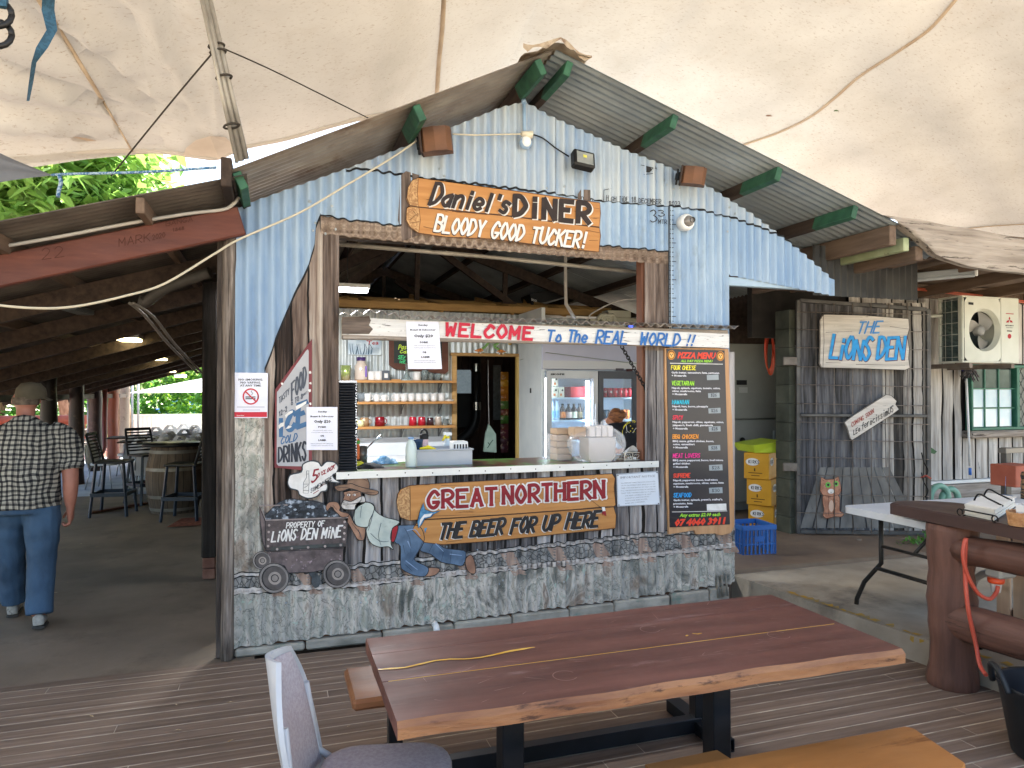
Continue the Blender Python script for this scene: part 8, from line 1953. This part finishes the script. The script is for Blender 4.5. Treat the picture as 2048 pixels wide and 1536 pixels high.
# barrel and bar stools
BX, BY = at(352, 1015, Z=0).x+.02, 11.15
br = thing('wine_barrel', 'old oak wine barrel with steel hoops used as a bar table in the hall', 'barrel', (BX, BY, 0))
m_oak = mat('barrel_oak', '4d4238', '6d6052', 1, (14, 14, 2), .75, .2, rp=(.3, .7), var=.14)
BR = lambda z: .30+.075*math.sin(math.pi*min(1, max(0, z/.93)))
for k in range(22):
    a0 = 2*math.pi*k/22; a1 = 2*math.pi*(k+.94)/22; b = MB(); prof = [(BR(z), z) for z in [.93*i/8 for i in range(9)]]; b.lathe(prof, (BX, BY, 0), 2, None, True, a0, a1); part('stave', b, m_oak, br)
m_hoop = mat('hoop_steel', '77746c', '8f8b82', 8, rough=.5, metal=.4)
for z in (.06, .24, .62, .86): part('hoop', MB().lathe([(BR(z-.022)+.006, z-.022), (BR(z+.022)+.006, z+.022)], (BX, BY, 0), 28), m_hoop, br)
part('barrel_inside', MB().lathe([(.285, 0), (.36, .46), (.285, .9)], (BX, BY, 0), 22), m_blk2, br); part('barrel_top', MB().lathe([(.001, .975), (.42, .975), (.42, .935), (.001, .935)], (BX, BY, 0), 28), m_blk2, br)
st = thing('bar_stool', 'black mesh backed bar stool drawn up on the left side of the wine barrel', 'bar stool', (0, 0, 0), 'black bar stools round the barrel')
m_st = mat('stool_black', '1b1d22', '262a30', 6, rough=.5); m_stl = mat('stool_navy', '222c38', '2d3947', 5, rough=.45)
part('seat', MB().box(-.21, .21, -.21, .21, .72, .75, .02), m_st, st)
b = MB()
for k in range(7): z = .80+k*.045; b.bar((-.2-.09*(z-.75)/.35, -.19, z), (-.2-.09*(z-.75)/.35, .19, z), .012, .022)
for s in (-1, 1): b.tube([(-.19, .2*s, .74), (-.22, .205*s, .85), (-.29, .19*s, 1.12)], .016, 7)
b.bar((-.29, -.2, 1.12), (-.29, .2, 1.12), .02, .045, .006); part('backrest', b, m_st, st)
for x, y in ((.17, .18), (.17, -.18), (-.17, .18), (-.17, -.18)): part('leg', MB().bar((x, y, .72), (x*1.35, y*1.3, 0), .035, .03, .003), m_stl, st)
for x in (.215, -.215): part('foot_rail', MB().bar((x, -.225, .3), (x, .225, .3), .03, .05, .003), m_stl, st)
for y in (.225, -.225): part('foot_rail', MB().bar((-.215, y, .3), (.215, y, .3), .03, .05, .003), m_stl, st)
q = at(268, 1000, Z=0); st.location = (q.x-.02, 11.1, 0); st.rotation_euler = (0, 0, -.1)
q = at(372, 1010, Y=10.45); dup(st, (q.x, 10.4, 0), 2.9, 'black bar stool in front of the wine barrel beside the dark post')
q = at(298, 960, Y=12.2); dup(st, (q.x, 12.1, 0), -.9, 'black bar stool half hidden behind the wine barrel')
# timber posts along the eave
PS = [(97, 1000, 12.3, .115, '1f1a18', 'darkest round log post, just right of the walking man'), (152, 967, 15.06, .125, '2d201c', 'dark round log post left of the black bar stool'), (191, 942, 17.5, .125, '33221d', 'round log post standing on the edge of the lit paving'), (226, 926, 19.3, .12, '7a3f2c', 'reddish log post lit by the far yard'), (249, 915, 21.0, .12, '8a7a6c', 'pale grey log post furthest down the hall')]
for px, py, Y, r, c, lb in PS:
    x = at(px, 900, Y=Y).x; b = MB(); Rp = random.Random(px); n = 9
    b.tube([(x+Rp.uniform(-.012, .012), Y, 2.05*i/(n-1)-.02) for i in range(n)], [r*Rp.uniform(.94, 1.06)*(1.06-.1*i/n) for i in range(n)], 12); solo('log_post', b, mat('post_'+c, c, None, 4, rough=.55, spec=.5, wear='5a463c', wr=(.56, .7), wsc=5), lb, 'post', 'log posts along the hall')
x = at(209, 900, Y=18.2).x; b = MB(); b.tube([(x, 18.2, 1.9), (x, 18.2, .45), (x-.03, 18.15, .34), (x-.14, 18.1, .28)], .055, 10); solo('downpipe', b, mat('pipe_maroon', '5d2f2a', '6f3a33', 4, rough=.45), 'maroon downpipe with a kicked out foot between the log posts', 'downpipe')
for k, (px, Y) in enumerate(((264, 22.5), (276, 22.8), (176, 19.2), (187, 23))):
    x = at(px, 900, Y=Y).x; b = MB().tube([(x, Y, 0), (x, Y, 2.0)], .03, 8); solo('steel_pole', b, mat('pole_grey', '8a8f95', 'a4a8ac', 4, rough=.4, metal=.4), ['slim grey pole left of the white tin fence gap', 'slim grey pole at the left end of the white tin fence', 'slim white pole between the first two lit log posts', 'slim pole in front of the picnic table'][k], 'pole', 'slim poles at the end of the hall')
# timber strip, doormat, rubbish on the floor
b = MB().bar(tuple(at(180, 1025, Z=.02)), tuple(at(292, 1006, Z=.02)), .1, .03, .006); solo('floor_batten', b, mat('batten_red', '4f2f26', '64402f', 3, (2, 8, 8), .7), 'loose reddish timber batten lying on the hall floor by the stool', 'batten')
q0 = at(333, 1055, Z=.006); q1 = at(404, 1035, Z=.006); b = MB()
def fn(u, v): return (q0.x+.62*u+.1*v, q0.y+.02*u+.62*v, .004+.006*math.sin(u*9)*math.sin(v*7)+.006)
b.grid(fn, 8, 8); solo('red_doormat', b, mat('mat_red', '6b3527', '8d5640', 22, rough=.95, rp=(.4, .6)), 'worn red doormat on the hall floor by the dark post', 'mat')
# hall lights: lit battens in the roof
for k, (px, py) in enumerate(((263, 676), (315, 714), (344, 741), (361, 751))):
    lo = 3.0
    for Y in [6+.1*i for i in range(180)]:
        p = at(px, py, Y=Y)
        if p.z > lz(p.x)-.12: break
    t = thing('hall_light', ['lit hall batten nearest the front of the roof', 'second lit hall batten from the front', 'third lit hall batten from the front', 'farthest lit hall batten over the chairs'][k], 'light', tuple(p), 'lit battens in the hall roof'); part('diffuser', MB().box(p.x-.12, p.x+.12, p.y-.3, p.y+.3, p.z-.05, p.z-.02, .01), mat('hall_tube', 'f5e9b0', emit=2.2), t); part('batten_body', MB().box(p.x-.13, p.x+.13, p.y-.31, p.y+.31, p.z-.019, p.z+.03), m_white, t)
p = at(166, 622, Y=7.4); t = thing('unlit_hall_light', 'unlit grey batten light in the hall roof above the man', 'light', tuple(p)); part('batten_body', MB().bar(p+Vector((-.05, -.3, 0)), p+Vector((.08, .35, -.02)), .14, .05, .01), mat('batten_dim', '6d7478', rough=.3), t)
# duct hanging in the hall roof
b = MB(); 
for dx in (-.05, .05): b.tube(cat_rom([tuple(at(262+dx*60, 606, Y=5.9)), tuple(at(298+dx*150, 632, Y=6.1)), tuple(at(345+dx*120, 690, Y=6.6)), tuple(at(400+dx*90, 746, Y=7.4))], 6), .012, 6)
solo('service_pipes', b, mat('service_grey', '8d8780', rough=.4, metal=.3), 'pair of pale service pipes running down the hall roof', 'pipe')
b = MB(); b.tube(cat_rom([tuple(at(420, 545, Y=5.9)), tuple(at(345, 570, Y=6)), tuple(at(310, 590, Y=6.1)), tuple(at(292, 604, Y=6.2)), tuple(at(276, 602, Y=6.2))], 5), .045, 8); solo('grey_duct', b, mat('duct_grey', '4d4a46', '5d5955', 4, rough=.5), 'bent grey duct under the hall roof', 'duct')
# far yard: white tin fence, sail, picnic table, red rails, trees
wf = thing('white_tin_fence', 'white corrugated tin fence closing the far end of the hall', 'fence', (-1.5, 26, 0))
xa = at(246, 830, Y=26).x
for k in range(7):
    b = MB(); x0 = xa+.85*k
    def fn(u, v, x0=x0): x = x0+.845*u; return (x, 26+.012*math.sin(2*math.pi*x/PIT*.6), 1.0*v*.94)
    b.grid(fn, 40, 1); part('tin_sheet', b, mat('tin_white', 'd3dadd', 'dfe4e5', 3, rough=.5, var=.04), wf)
part('fence_rail', MB().box(xa, xa+5.9, 25.97, 26.0, .9, .96), m_white, wf)
b = MB()
def fn(u, v): return (-3.9+6*u, 22+4*v, 1.66+.38*min(1.7, u*3.3)*(1-v)+.02*math.sin(u*6))
b.grid(fn, 12, 6); solo('far_white_sail', b, mat('far_sail', 'c9ced3', 'd3d7da', 3, rough=.7, tl=.3), 'white shade sail sloping over the far end of the hall', 'shade sail')
b = MB()
def fn(u, v): return (-7.5+3.2*u, 18+5*v, 1.82+.05*math.sin(u*5)+.08*v)
b.grid(fn, 10, 6); solo('far_blue_canopy', b, mat('canopy_blue', '4d5a8a', '5d6a9a', 3, rough=.7, tl=.3), 'blue canopy edge beyond the log posts', 'canopy')
rr_ = thing('red_pipe_rail', 'thick orange red pipe rails beyond the log posts', 'rail', (-6, 22, 0))
for z in (.95, .55): part('pipe_rail', MB().tube([(-12, 22, z), (-4.5, 22.3, z-.02)], .13, 10), mat('rail_red', 'a8553f', 'c06b50', 4, rough=.6), rr_)
for x in (-11, -8.6, -5): part('rail_post', MB().tube([(x, 22.15, 0), (x, 22.15, 1)], .09, 8), MATS['rail_red'], rr_)
pt_ = thing('picnic_table', 'grey timber picnic table in the far yard between the log posts', 'table', (-5.2, 20.5, 0)); m_pic = mat('picnic_grey', '8d8278', 'a59a8f', 3, (3, 12, 12), .85)
for k in range(4): part('top_board', MB().box(-6.1, -4.3, 20.15+k*.17, 20.3+k*.17, .72, .76), m_pic, pt_)
for y in (19.75, 21.1): part('seat_board', MB().box(-6.1, -4.3, y, y+.26, .42, .46), m_pic, pt_)
for x in (-5.9, -4.5):
    part('trestle', MB().bar((x, 19.8, 0), (x, 20.75, .72), .05, .1), m_pic, pt_); part('trestle', MB().bar((x, 21.2, 0), (x, 20.25, .72), .051, .099), m_pic, pt_); part('cross_bar', MB().bar((x+.05, 19.75, .39), (x+.05, 21.3, .39), .05, .1), m_pic, pt_)
# ---------------------------------------------------------------- trees
def tree(name, label, x, y, h, r, lf, n, seed, leaf=.12, trunk='6b5a48', zc=.62, group='trees beyond the hall and roof', lean=0, zmin=-9):
    t = thing(name, label, 'tree', (x, y, -.3), group); R_ = random.Random(seed)
    b = MB(); m_tr = mat('trunk_'+trunk, trunk, '8a7763', 3, (6, 6, 1), .9, .4); tp = Vector((x, y, h*.55))
    b.tube([(x, y, -.3), (x+R_.uniform(-.1, .1), y, h*.2), (x+R_.uniform(-.2, .2), y, h*.4), tuple(tp)], [.2, .16, .13, .08], 9); part('trunk', b, m_tr, t)
    cl = []
    for k in range(9):
        a = R_.uniform(0, 6.28); e = Vector((x+r*R_.uniform(.35, .85)*math.cos(a), y+r*R_.uniform(.35, .85)*math.sin(a), h*R_.uniform(.45, .95))); s = Vector((x, y, h*R_.uniform(.2, .5)))
        e.x += lean; e.z = max(e.z, zmin); part('limb', MB().tube([s, s.lerp(e, .5)+Vector((0, 0, .15)), e], [.07, .045, .015], 6), m_tr, t); cl.append(e)
    for k in range(46):
        v = Vector((R_.gauss(0, 1), R_.gauss(0, 1), R_.gauss(0, 1))).normalized(); q = R_.uniform(.55, 1)
        cl.append(Vector((x+lean+r*v.x*q, y+r*v.y*q, h*zc+h*(1-zc)*v.z*q)))
    b = MB()
    for i in range(n):
        c = R_.choice(cl); q = c+Vector((R_.gauss(0, r*.16), R_.gauss(0, r*.16), R_.gauss(0, r*.14))); s = leaf*R_.uniform(.6, 1.35)
        if q.z < zmin: q.z = zmin+R_.uniform(0, 1)
        M = Matrix.Translation(q) @ Matrix.Rotation(R_.uniform(0, 6.28), 4, 'Z') @ Matrix.Rotation(R_.uniform(-1.0, 1.0), 4, 'X') @ Matrix.Rotation(R_.uniform(-.6, .6), 4, 'Y')
        b.add([M @ Vector(w_) for w_ in ((0, -s, 0), (s*.42, -.1*s, .1*s), (0, s, -.05*s), (-s*.42, -.1*s, .1*s))], [(0, 1, 2), (0, 2, 3)])
    part('crown', b, lf, t, kind='stuff'); return t
def lm_(nm, a, b_, c): return mat(nm, a, b_, .9, rough=.45, c=c, tl=.45, rp=(.33, .56), det=8, spec=.4)
L1, L2, L3 = lm_('leaf_bright', '5f8a3a', '92b85a', 'bcd486'), lm_('leaf_mid', '3a6628', '578a38', '74a64c'), lm_('leaf_yellow', '7d9a3a', 'a5c04e', 'c0d468')
tree('leafy_tree', 'large leaved bright green tree behind the hall roof at the far left', -5.6, 13.8, 6.6, 1.9, L1, 6000, 1, .165, zc=.8, lean=1.7, zmin=4.0)
tree('leafy_tree', 'leafy green tree rising between the roof and the shade sail', -5.5, 15.2, 6.6, 1.6, L1, 5000, 2, .16, zc=.82, lean=2.2, zmin=4.2)
tree('yard_tree', 'mid green tree behind the right half of the white tin fence', -1.9, 31, 4.4, 2.4, L2, 3600, 3, .16, zc=.5)
tree('yard_tree', 'mid green tree behind the left half of the white tin fence', -5.4, 30, 4.2, 2.2, L2, 3400, 4, .16, zc=.5)
tree('yard_tree', 'yellow green tree in the sun far beyond the white tin fence', -3.2, 38, 4.0, 2.6, L3, 3000, 5, .18, zc=.45)
tree('yard_tree', 'green tree behind the orange pipe rails', -8.5, 27, 4.8, 2.4, L2, 3400, 6, .16, zc=.5)
tree('yard_tree', 'bright green tree at the far left past the walking man', -9.5, 21, 4.2, 1.8, L1, 3000, 7, .14, zc=.5)
for k, (px, Y, r) in enumerate(((238, 24, .3), (130, 25.5, .22))):
    x = at(px, 800, Y=Y).x; b = MB(); b.tube([(x, Y, -.3), (x+.1, Y, .8), (x-.1, Y, 2), (x+.3*(-1)**k, Y, 3.5)], [r*1.2, r, r*.85, r*.7], 12); solo('bare_trunk', b, mat('bark_tan', '7d6650', 'a08a70', 5, (3, 3, 1), .9, .5), ['thick tan tree trunk rising behind the reddish post', 'leaning tan tree trunk seen beside the walking man'][k], 'tree trunk')
b = MB()
b.box(at(372, 820, Y=44).x-.9, at(372, 820, Y=44).x+1.5, 44, 46, .3, 1.15, .3)
cr_ = thing('far_blue_car', 'blue car roof glimpsed over the white tin fence', 'car', (at(372, 820, Y=44).x, 45, -.3)); x = at(372, 812, Y=44).x
part('car_body', MB().box(x-1.9, x+1.9, 44, 45.7, .1, .75, .2), mat('car_blue', '2f4f8a', rough=.3), cr_); b = MB(); b.add([(x-1.2, 44.1, .75), (x+1.2, 44.1, .75), (x+1.2, 45.6, .75), (x-1.2, 45.6, .75), (x-.8, 44.25, 1.25), (x+.7, 44.25, 1.25), (x+.7, 45.45, 1.25), (x-.8, 45.45, 1.25)], [(0, 1, 5, 4), (1, 2, 6, 5), (2, 3, 7, 6), (3, 0, 4, 7), (4, 5, 6, 7)]); part('car_cabin', b, mat('car_glass', '5d7fae', rough=.15), cr_)
for dx in (-1.2, 1.2): part('wheel', MB().lathe([(.001, -.1), (.32, -.1), (.32, .1), (.001, .1)], (x+dx, 44.1, 0), 16, Matrix.Rotation(math.pi/2, 4, 'X')), m_black, cr_)
b = MB(); b.ngon([(-30, 27.5, -.29), (10, 27.5, -.29), (30, 80, -.25), (-60, 80, -.25)]); struct('lawn', b, mat('lawn_green', '6f8f3a', '8aa850', 1, rough=.95))
def hedge():
    b = MB(); R_ = random.Random(77)
    for i in range(9000):
        q = Vector((R_.uniform(-40, 16), R_.uniform(48, 56), R_.uniform(0, 1)**.8*7.5)); s = .4*R_.uniform(.6, 1.3); M = Matrix.Translation(q) @ Matrix.Rotation(R_.uniform(0, 6.28), 4, 'Z') @ Matrix.Rotation(R_.uniform(-1, 1), 4, 'X')
        b.add([M @ Vector(w_) for w_ in ((0, -s, 0), (s*.5, 0, .1*s), (0, s, 0), (-s*.5, 0, .1*s))], [(0, 1, 2), (0, 2, 3)])
    return b
struct('far_wood', hedge(), L2, kind='stuff')
# bits on the floors
Rd = random.Random(21); b = MB()
for k in range(46):
    if k < 26: q = Vector((Rd.uniform(-1.2, 3.3), Rd.uniform(2.2, 4.7), .004))
    else: q = Vector((Rd.uniform(-3.2, -.5), Rd.uniform(5, 12), .002))
    r = Rd.uniform(.008, .026); a0 = Rd.uniform(0, 6); b.add([q+Vector((r*math.cos(a0), r*math.sin(a0), 0)), q+Vector((.35*r*math.cos(a0+1.6), .35*r*math.sin(a0+1.6), .003)), q+Vector((-r*math.cos(a0), -r*math.sin(a0), .002)), q+Vector((-.35*r*math.cos(a0+1.6), -.35*r*math.sin(a0+1.6), .003))], [(0, 1, 2, 3)])
struct('floor_litter', b, mat('dry_litter', '8a7350', 'c2b292', 30, rough=.9, rp=(.4, .6)), kind='stuff')
# ================================================================ people
def limb(mb, pts, rs, n=12): mb.tube(cat_rom([tuple(p) for p in pts], 4), [q[0] for q in cat_rom([(r,) for r in rs], 4)], n)
m_skin = mat('skin', '94604f', 'a8715f', 6, rough=.5, spec=.4)
def shift(mb, o, rz_):
    M = Matrix.Translation(o) @ Matrix.Rotation(rz_, 4, 'Z'); mb.v = [tuple(M @ Vector(v)) for v in mb.v]; return mb
# the man walks away from the camera: local +Y is forward, x to his right
MO = Vector((-1.73, 6.05, 0)); MR = .18
man = thing('person', 'heavy set man in a cap, checked shirt and blue jeans walking away down the hall', 'person', tuple(MO))
def hand(mb, w, d, s, fist=True):
    """palm, four fingers curled and a thumb, hanging from wrist w along d (down); s = side of the thumb in x"""
    w = Vector(w); n0 = len(mb.v); mb.tube([w, w+Vector((0, .012, -.05)), w+Vector((0, .02, -.095))], [(.026, .030), (.022, .044), (.02, .042)], 10, up=(1, 0, 0))
    for k in range(4):
        y = -.03+.021*k+.02; L = (.052, .062, .066, .056)[k]
        a = w+Vector((0, y, -.092)); mb.tube([a, a+Vector((-.004*s, .002, -L*.55)), a+Vector((-.028*s, .004, -L*.75)), a+Vector((-.045*s, .002, -L*.35))], [.0105, .0100, .0095, .0085], 8)
    a = w+Vector((-.008*s, .045, -.035)); mb.tube([a, a+Vector((-.02*s, .028, -.03)), a+Vector((-.034*s, .024, -.062))], [.013, .0115, .0095], 8)
    for i in range(n0, len(mb.v)): mb.v[i] = tuple(w+(Vector(mb.v[i])-w)*1.22)
def man_body():
    b = MB()
    b.tube([(0, 0, .92), (0, .0, 1.05), (0, .0, 1.2), (0, .01, 1.34), (0, 0, 1.44), (0, .0, 1.50)], [(.19, .14), (.2, .16), (.2, .15), (.205, .135), (.15, .1), (.07, .07)], 18, up=(1, 0, 0))
    b.tube([(0, 0, 1.46), (0, .02, 1.53), (0, .035, 1.60)], [.066, .06, .06], 12)
    b.sphere((0, .05, 1.645), (.077, .098, .115), 16, 12); b.sphere((0, .085, 1.60), (.058, .062, .06), 12, 8)
    b.sphere((0, .15, 1.63), (.014, .02, .02), 8, 6)
    for s in (-1, 1): b.sphere((.08*s, .045, 1.635), (.013, .024, .035), 8, 6)
    for s in (-1, 1):
        sw = -.05 if s > 0 else .1
        limb(b, [(.17*s, 0, 1.40), (.225*s, 0, 1.36), (.27*s, .015*s*0, 1.2), (.285*s, -.02+sw*.3, 1.08), (.285*s, sw*.8, .95), (.285*s, sw+.02, .86)], [.06, .072, .06, .056, .05, .036])
        hand(b, (.285*s, sw+.02, .865), 0, s)
    limb(b, [(-.1, 0, .95), (-.105, .1, .75), (-.1, .17, .5), (-.095, .24, .28), (-.09, .3, .1)], [.1, .095, .07, .06, .045])
    limb(b, [(.1, 0, .95), (.105, -.02, .75), (.105, -.03, .5), (.1, -.08, .28), (.1, -.15, .09)], [.1, .095, .07, .06, .045])
    return b
part('body', shift(remesh(man_body(), .011, 3), MO, MR), m_skin, man)
b = MB()
b.tube([(0, 0, .86), (0, .0, .98), (0, .0, 1.1), (0, .0, 1.24), (0, .01, 1.36), (0, 0, 1.44), (0, 0, 1.485), (0, .01, 1.51)], [(.225, .17), (.222, .178), (.225, .18), (.235, .165), (.24, .145), (.185, .115), (.1, .09), (.075, .075)], 22, up=(1, 0, 0))
for s in (-1, 1):
    sw = -.05 if s > 0 else .1
    limb(b, [(.15*s, 0, 1.41), (.235*s, 0, 1.37), (.277*s, .0, 1.24), (.292*s, -.01+sw*.2, 1.12)], [.075, .088, .08, .082])
def plaid():
    t = NT('plaid_shirt'); t.b.inputs['Roughness'].default_value = .9; t.b.inputs['Specular IOR Level'].default_value = .1
    c = t.coord('Object', (1, 1, 1)); sp = t.n('SeparateXYZ'); nz = t.n('TexNoise'); nz.inputs['Scale'].default_value = 6; t.t.links.new(c, nz.inputs['Vector']); t.t.links.new(t.mix(.06, c, nz.outputs[1], 'ADD'), sp.inputs[0])
    def band(o, f, ph, lo): return t.math('GREATER_THAN', t.math('SINE', t.math('MULTIPLY_ADD', o, f, ph)), lo)
    v1, h1 = band(sp.outputs[0], 178, .4, .2), band(sp.outputs[2], 178, 0, .2)
    v2, h2 = band(sp.outputs[0], 75, 0, .9), band(sp.outputs[2], 75, .3, .9)
    k = t.math('MULTIPLY', t.math('ADD', v1, h1), .42); k = t.math('ADD', k, t.math('MULTIPLY', t.math('ADD', v2, h2), .15))
    col = t.ramp(k, [(.0, 'aaa598'), (.42, '5d5b57'), (.85, '252528')])
    t.t.links.new(col, t.b.inputs['Base Color']); t.bump(t.noise(c, 5, 4), .6, .03); return t.m
sh = remesh(b, .012, 3); sh.v = [(x+.018*mnoise.noise(Vector((x*7, y*7, z*5))), y+.024*mnoise.noise(Vector((x*8, y*6, z*6+4))), z) for x, y, z in sh.v]
part('shirt', shift(sh, MO, MR), plaid(), man)
b = MB(); b.tube([(0, 0, .82), (0, 0, .9), (0, 0, .99)], [(.2, .155), (.205, .16), (.2, .155)], 18, up=(1, 0, 0))
limb(b, [(-.1, 0, .9), (-.108, .1, .72), (-.105, .17, .48), (-.1, .24, .28), (-.098, .29, .11)], [.118, .118, .096, .09, .088])
limb(b, [(.1, 0, .9), (.11, -.02, .72), (.11, -.03, .48), (.105, -.08, .28), (.105, -.14, .1)], [.118, .118, .096, .09, .09])
jn = remesh(b, .012, 3); jn.v = [(x+.012*mnoise.noise(Vector((x*9, y*9, z*11))), y+.012*mnoise.noise(Vector((x*9, y*7, z*12+4))), z) for x, y, z in jn.v]
part('jeans', shift(jn, MO, MR), mat('denim', '2f4358', '455f7a', 5, (1, 1, .6), .85, .3, 60, rp=(.3, .7)), man)
for px_, py_, pz_, tl_ in ((.105, -.09, 0, .12), (-.098, .36, 0, 0)):
    b = MB(); M = Matrix.Translation((px_, py_, pz_)) @ Matrix.Rotation(-tl_, 4, 'X')
    pr = [(-.1, .012, .036), (-.1, .05, .038), (-.04, .05, .045), (.05, .045, .05), (.13, .03, .046), (.165, .022, .03)]
    b.tube([M @ Vector((0, y, z+.012)) for y, z, w in pr], [(w, max(.022, z)) for y, z, w in pr], 12, up=(1, 0, 0)); sh_ = remesh(b, .008, 2); part('shoe', shift(sh_, MO, MR), mat('shoe_grey', '8d8a84', 'b5b0a6', 14, rough=.6, rp=(.4, .6), wear='4a4844', wr=(.58, .64), wsc=20), man)
    b = MB(); b.tube([M @ Vector((0, y, .008)) for y in (-.105, -.03, .06, .14, .17)], [(.038, .01), (.043, .01), (.05, .01), (.045, .01), (.028, .01)], 12, up=(1, 0, 0)); part('shoe_sole', shift(b, MO, MR), mat('sole', '3d3a36', rough=.8), man)
b = MB(); b.lathe([(.088, -.02), (.09, .02), (.082, .06), (.055, .095), (.001, .105)], (0, 0, 0), 20, Matrix.Translation((0, .045, 1.668)) @ Matrix.Diagonal((1, 1.18, 1, 1)))
def fn(u, v): a = math.pi*(.12+.76*u); r = 1+.62*v; return (.088*math.cos(a)*(1+.06*v), .045+.104*math.sin(a)*r, 1.662-.02*v-.012*math.cos(a)**2)
b.grid(fn, 12, 4); part('cap', shift(b, MO, MR-.75), mat('cap_khaki', '4f483a', '5f5748', 8, rough=.9), man)
b = MB(); b.lathe([(.082, -.055), (.087, -.02), (.088, .0)], (0, 0, 0), 20, Matrix.Translation((0, .035, 1.66)) @ Matrix.Diagonal((1, 1.12, 1, 1)), True, math.pi, 2*math.pi); part('hair', shift(b, MO, MR), mat('hair_grey', '4a4038', '6b5f52', 30, rough=.9), man)
b = MB()
for s in (-1, 1): b.tube([(.083*s, .03, 1.645), (.082*s, .1, 1.648), (.05*s, .146, 1.648)], .003, 5)
part('spectacles', shift(b, MO, MR), MATS['steel_frame'] if 'steel_frame' in MATS else mat('steel_frame', '9a9a9a', rough=.2, metal=.8), man)
# the woman bends into the fridge, back toward us
PV, CH, NK = at(1283, 908, Y=6.95), at(1262, 872, Y=7.2), at(1241, 852, Y=7.36)
HD = at(1229, 838, Y=7.42)
wo = thing('person', 'woman with an auburn hair bun and black printed t-shirt reaching into the fridge', 'person', (PV.x, PV.y, .2))
fwd_ = (NK-PV).normalized(); sdv = fwd_.cross(Vector((0, -.5, 1))).normalized()
SL, SR_ = NK-fwd_*.06-sdv*.16, NK-fwd_*.06+sdv*.17
def wbody(cl=False):
    b = MB(); k = 1.1 if cl else 1
    b.tube([PV, PV.lerp(CH, .6), CH, CH.lerp(NK, .6), NK], [(.165*k, .12*k), (.15*k, .11*k), (.175*k, .12*k), (.15*k, .1*k), (.06, .06)], 16, up=tuple(sdv))
    for S_, el, wr in ((SL, SL+Vector((-.1, .2, -.16)), SL+Vector((-.2, .42, -.10))), (SR_, SR_+Vector((.08, .16, -.2)), SR_+Vector((.02, .36, -.3)))):
        if cl: limb(b, [CH.lerp(NK, .6), S_, S_.lerp(el, .75)], [.08, .078, .07])
        else:
            limb(b, [CH.lerp(NK, .6), S_, el, wr], [.06, .055, .042, .03])
            b.tube([wr, wr+Vector((-.02, .05, 0)), wr+Vector((-.03, .09, 0))], [.026, .034, .03], 8)
            for q in range(4): a = wr+Vector((-.03, .085, .03-.02*q)); b.tube([a, a+Vector((-.02, .04, 0)), a+Vector((.0, .07, -.01))], [.010, .009, .008], 6)
            a = wr+Vector((0, .04, .03)); b.tube([a, a+Vector((.03, .03, .01)), a+Vector((.035, .055, .0))], [.011, .010, .008], 6)
    if not cl:
        b.tube([CH.lerp(NK, .7), NK, HD], [.06, .052, .05], 10); b.sphere(HD, (.075, .09, .1), 14, 10); b.sphere(HD+Vector((-.04, .05, -.03)), (.05, .05, .055), 10, 8); b.sphere(HD+Vector((-.07, .1, -.01)), .016, 8, 6)
        for s in (-1, 1): limb(b, [PV+Vector((.09*s, 0, .0)), PV+Vector((.1*s, .03, -.35)), (PV.x+.1*s, PV.y-.02, .3), (PV.x+.1*s, PV.y, .22)], [.09, .085, .05, .04])
    return b
part('body', remesh(wbody(), .011, 3), mat('skin_tan', 'a06a50', 'b37d62', 6, rough=.5), wo)
part('t_shirt', remesh(wbody(True), .012, 3), mat('tee_black', '15161a', '1d1f24', 9, rough=.9, bump=.4, bsc=14), wo)
b = MB(); limb(b, [PV+Vector((.09, 0, .04)), PV+Vector((.1, .03, -.35)), (PV.x+.1, PV.y-.02, .26)], [.12, .105, .08]); limb(b, [PV+Vector((-.09, 0, .04)), PV+Vector((-.1, .03, -.35)), (PV.x-.1, PV.y-.02, .26)], [.12, .105, .08]); part('trousers', remesh(b, .014, 2), mat('trouser_dark', '20222a', rough=.9), wo)
hb = MB(); hb.sphere(HD+Vector((.012, -.012, .025)), (.088, .1, .102), 16, 12); hb.sphere(HD+Vector((.075, -.05, .05)), (.05, .05, .048), 12, 8)
hb.v = [tuple(Vector(v)*(1)+Vector((0, 0, .006*math.sin(v[0]*170+v[2]*60)))) for v in hb.v]
part('hair', hb, mat('hair_auburn', '5d3420', '9a6238', 22, (1, 1, 3), .5, .4, rp=(.35, .65)), wo)
nrm = (CAM-CH).normalized(); TP = plane(CH+nrm*.12, nrm)
b = MB()
for k, ch in enumerate('MAKE TRACKS TO THE'):
    a = math.radians(205-k*9.2); cx, cy = 1266+21*math.cos(a), 868-23*math.sin(a); ta = a-math.pi/2; d = Vector((math.cos(ta), -math.sin(ta)))
    if ch != ' ': brush(b, ch, (cx, cy), (cx+d.x*3, cy+d.y*3), 4, .8, TP, .03)
part('yellow_print', b, mat('tee_yellow', 'd9c93a', rough=.7), wo)
b = MB(); line(b, [(1252, 842+6), (1254, 862), (1264, 868), (1272, 850+6), (1280, 862), (1262, 878), (1252, 864)], 1.0, TP, .03); part('white_print', b, p_white, wo)
b = MB()
for (x, y) in ((1261, 852), (1265, 857), (1261, 862), (1268, 863), (1264, 868), (1266, 873), (1262, 878)): paint(b, [(x+1.2*math.cos(a*.785), y+1.2*math.sin(a*.785)) for a in range(8)], TP, .0305)
brush(b, 'LiONS DEN', (1260, 892), (1282, 876), 5, 1.2, TP, .03); part('yellow_print', b, MATS['tee_yellow'], wo)
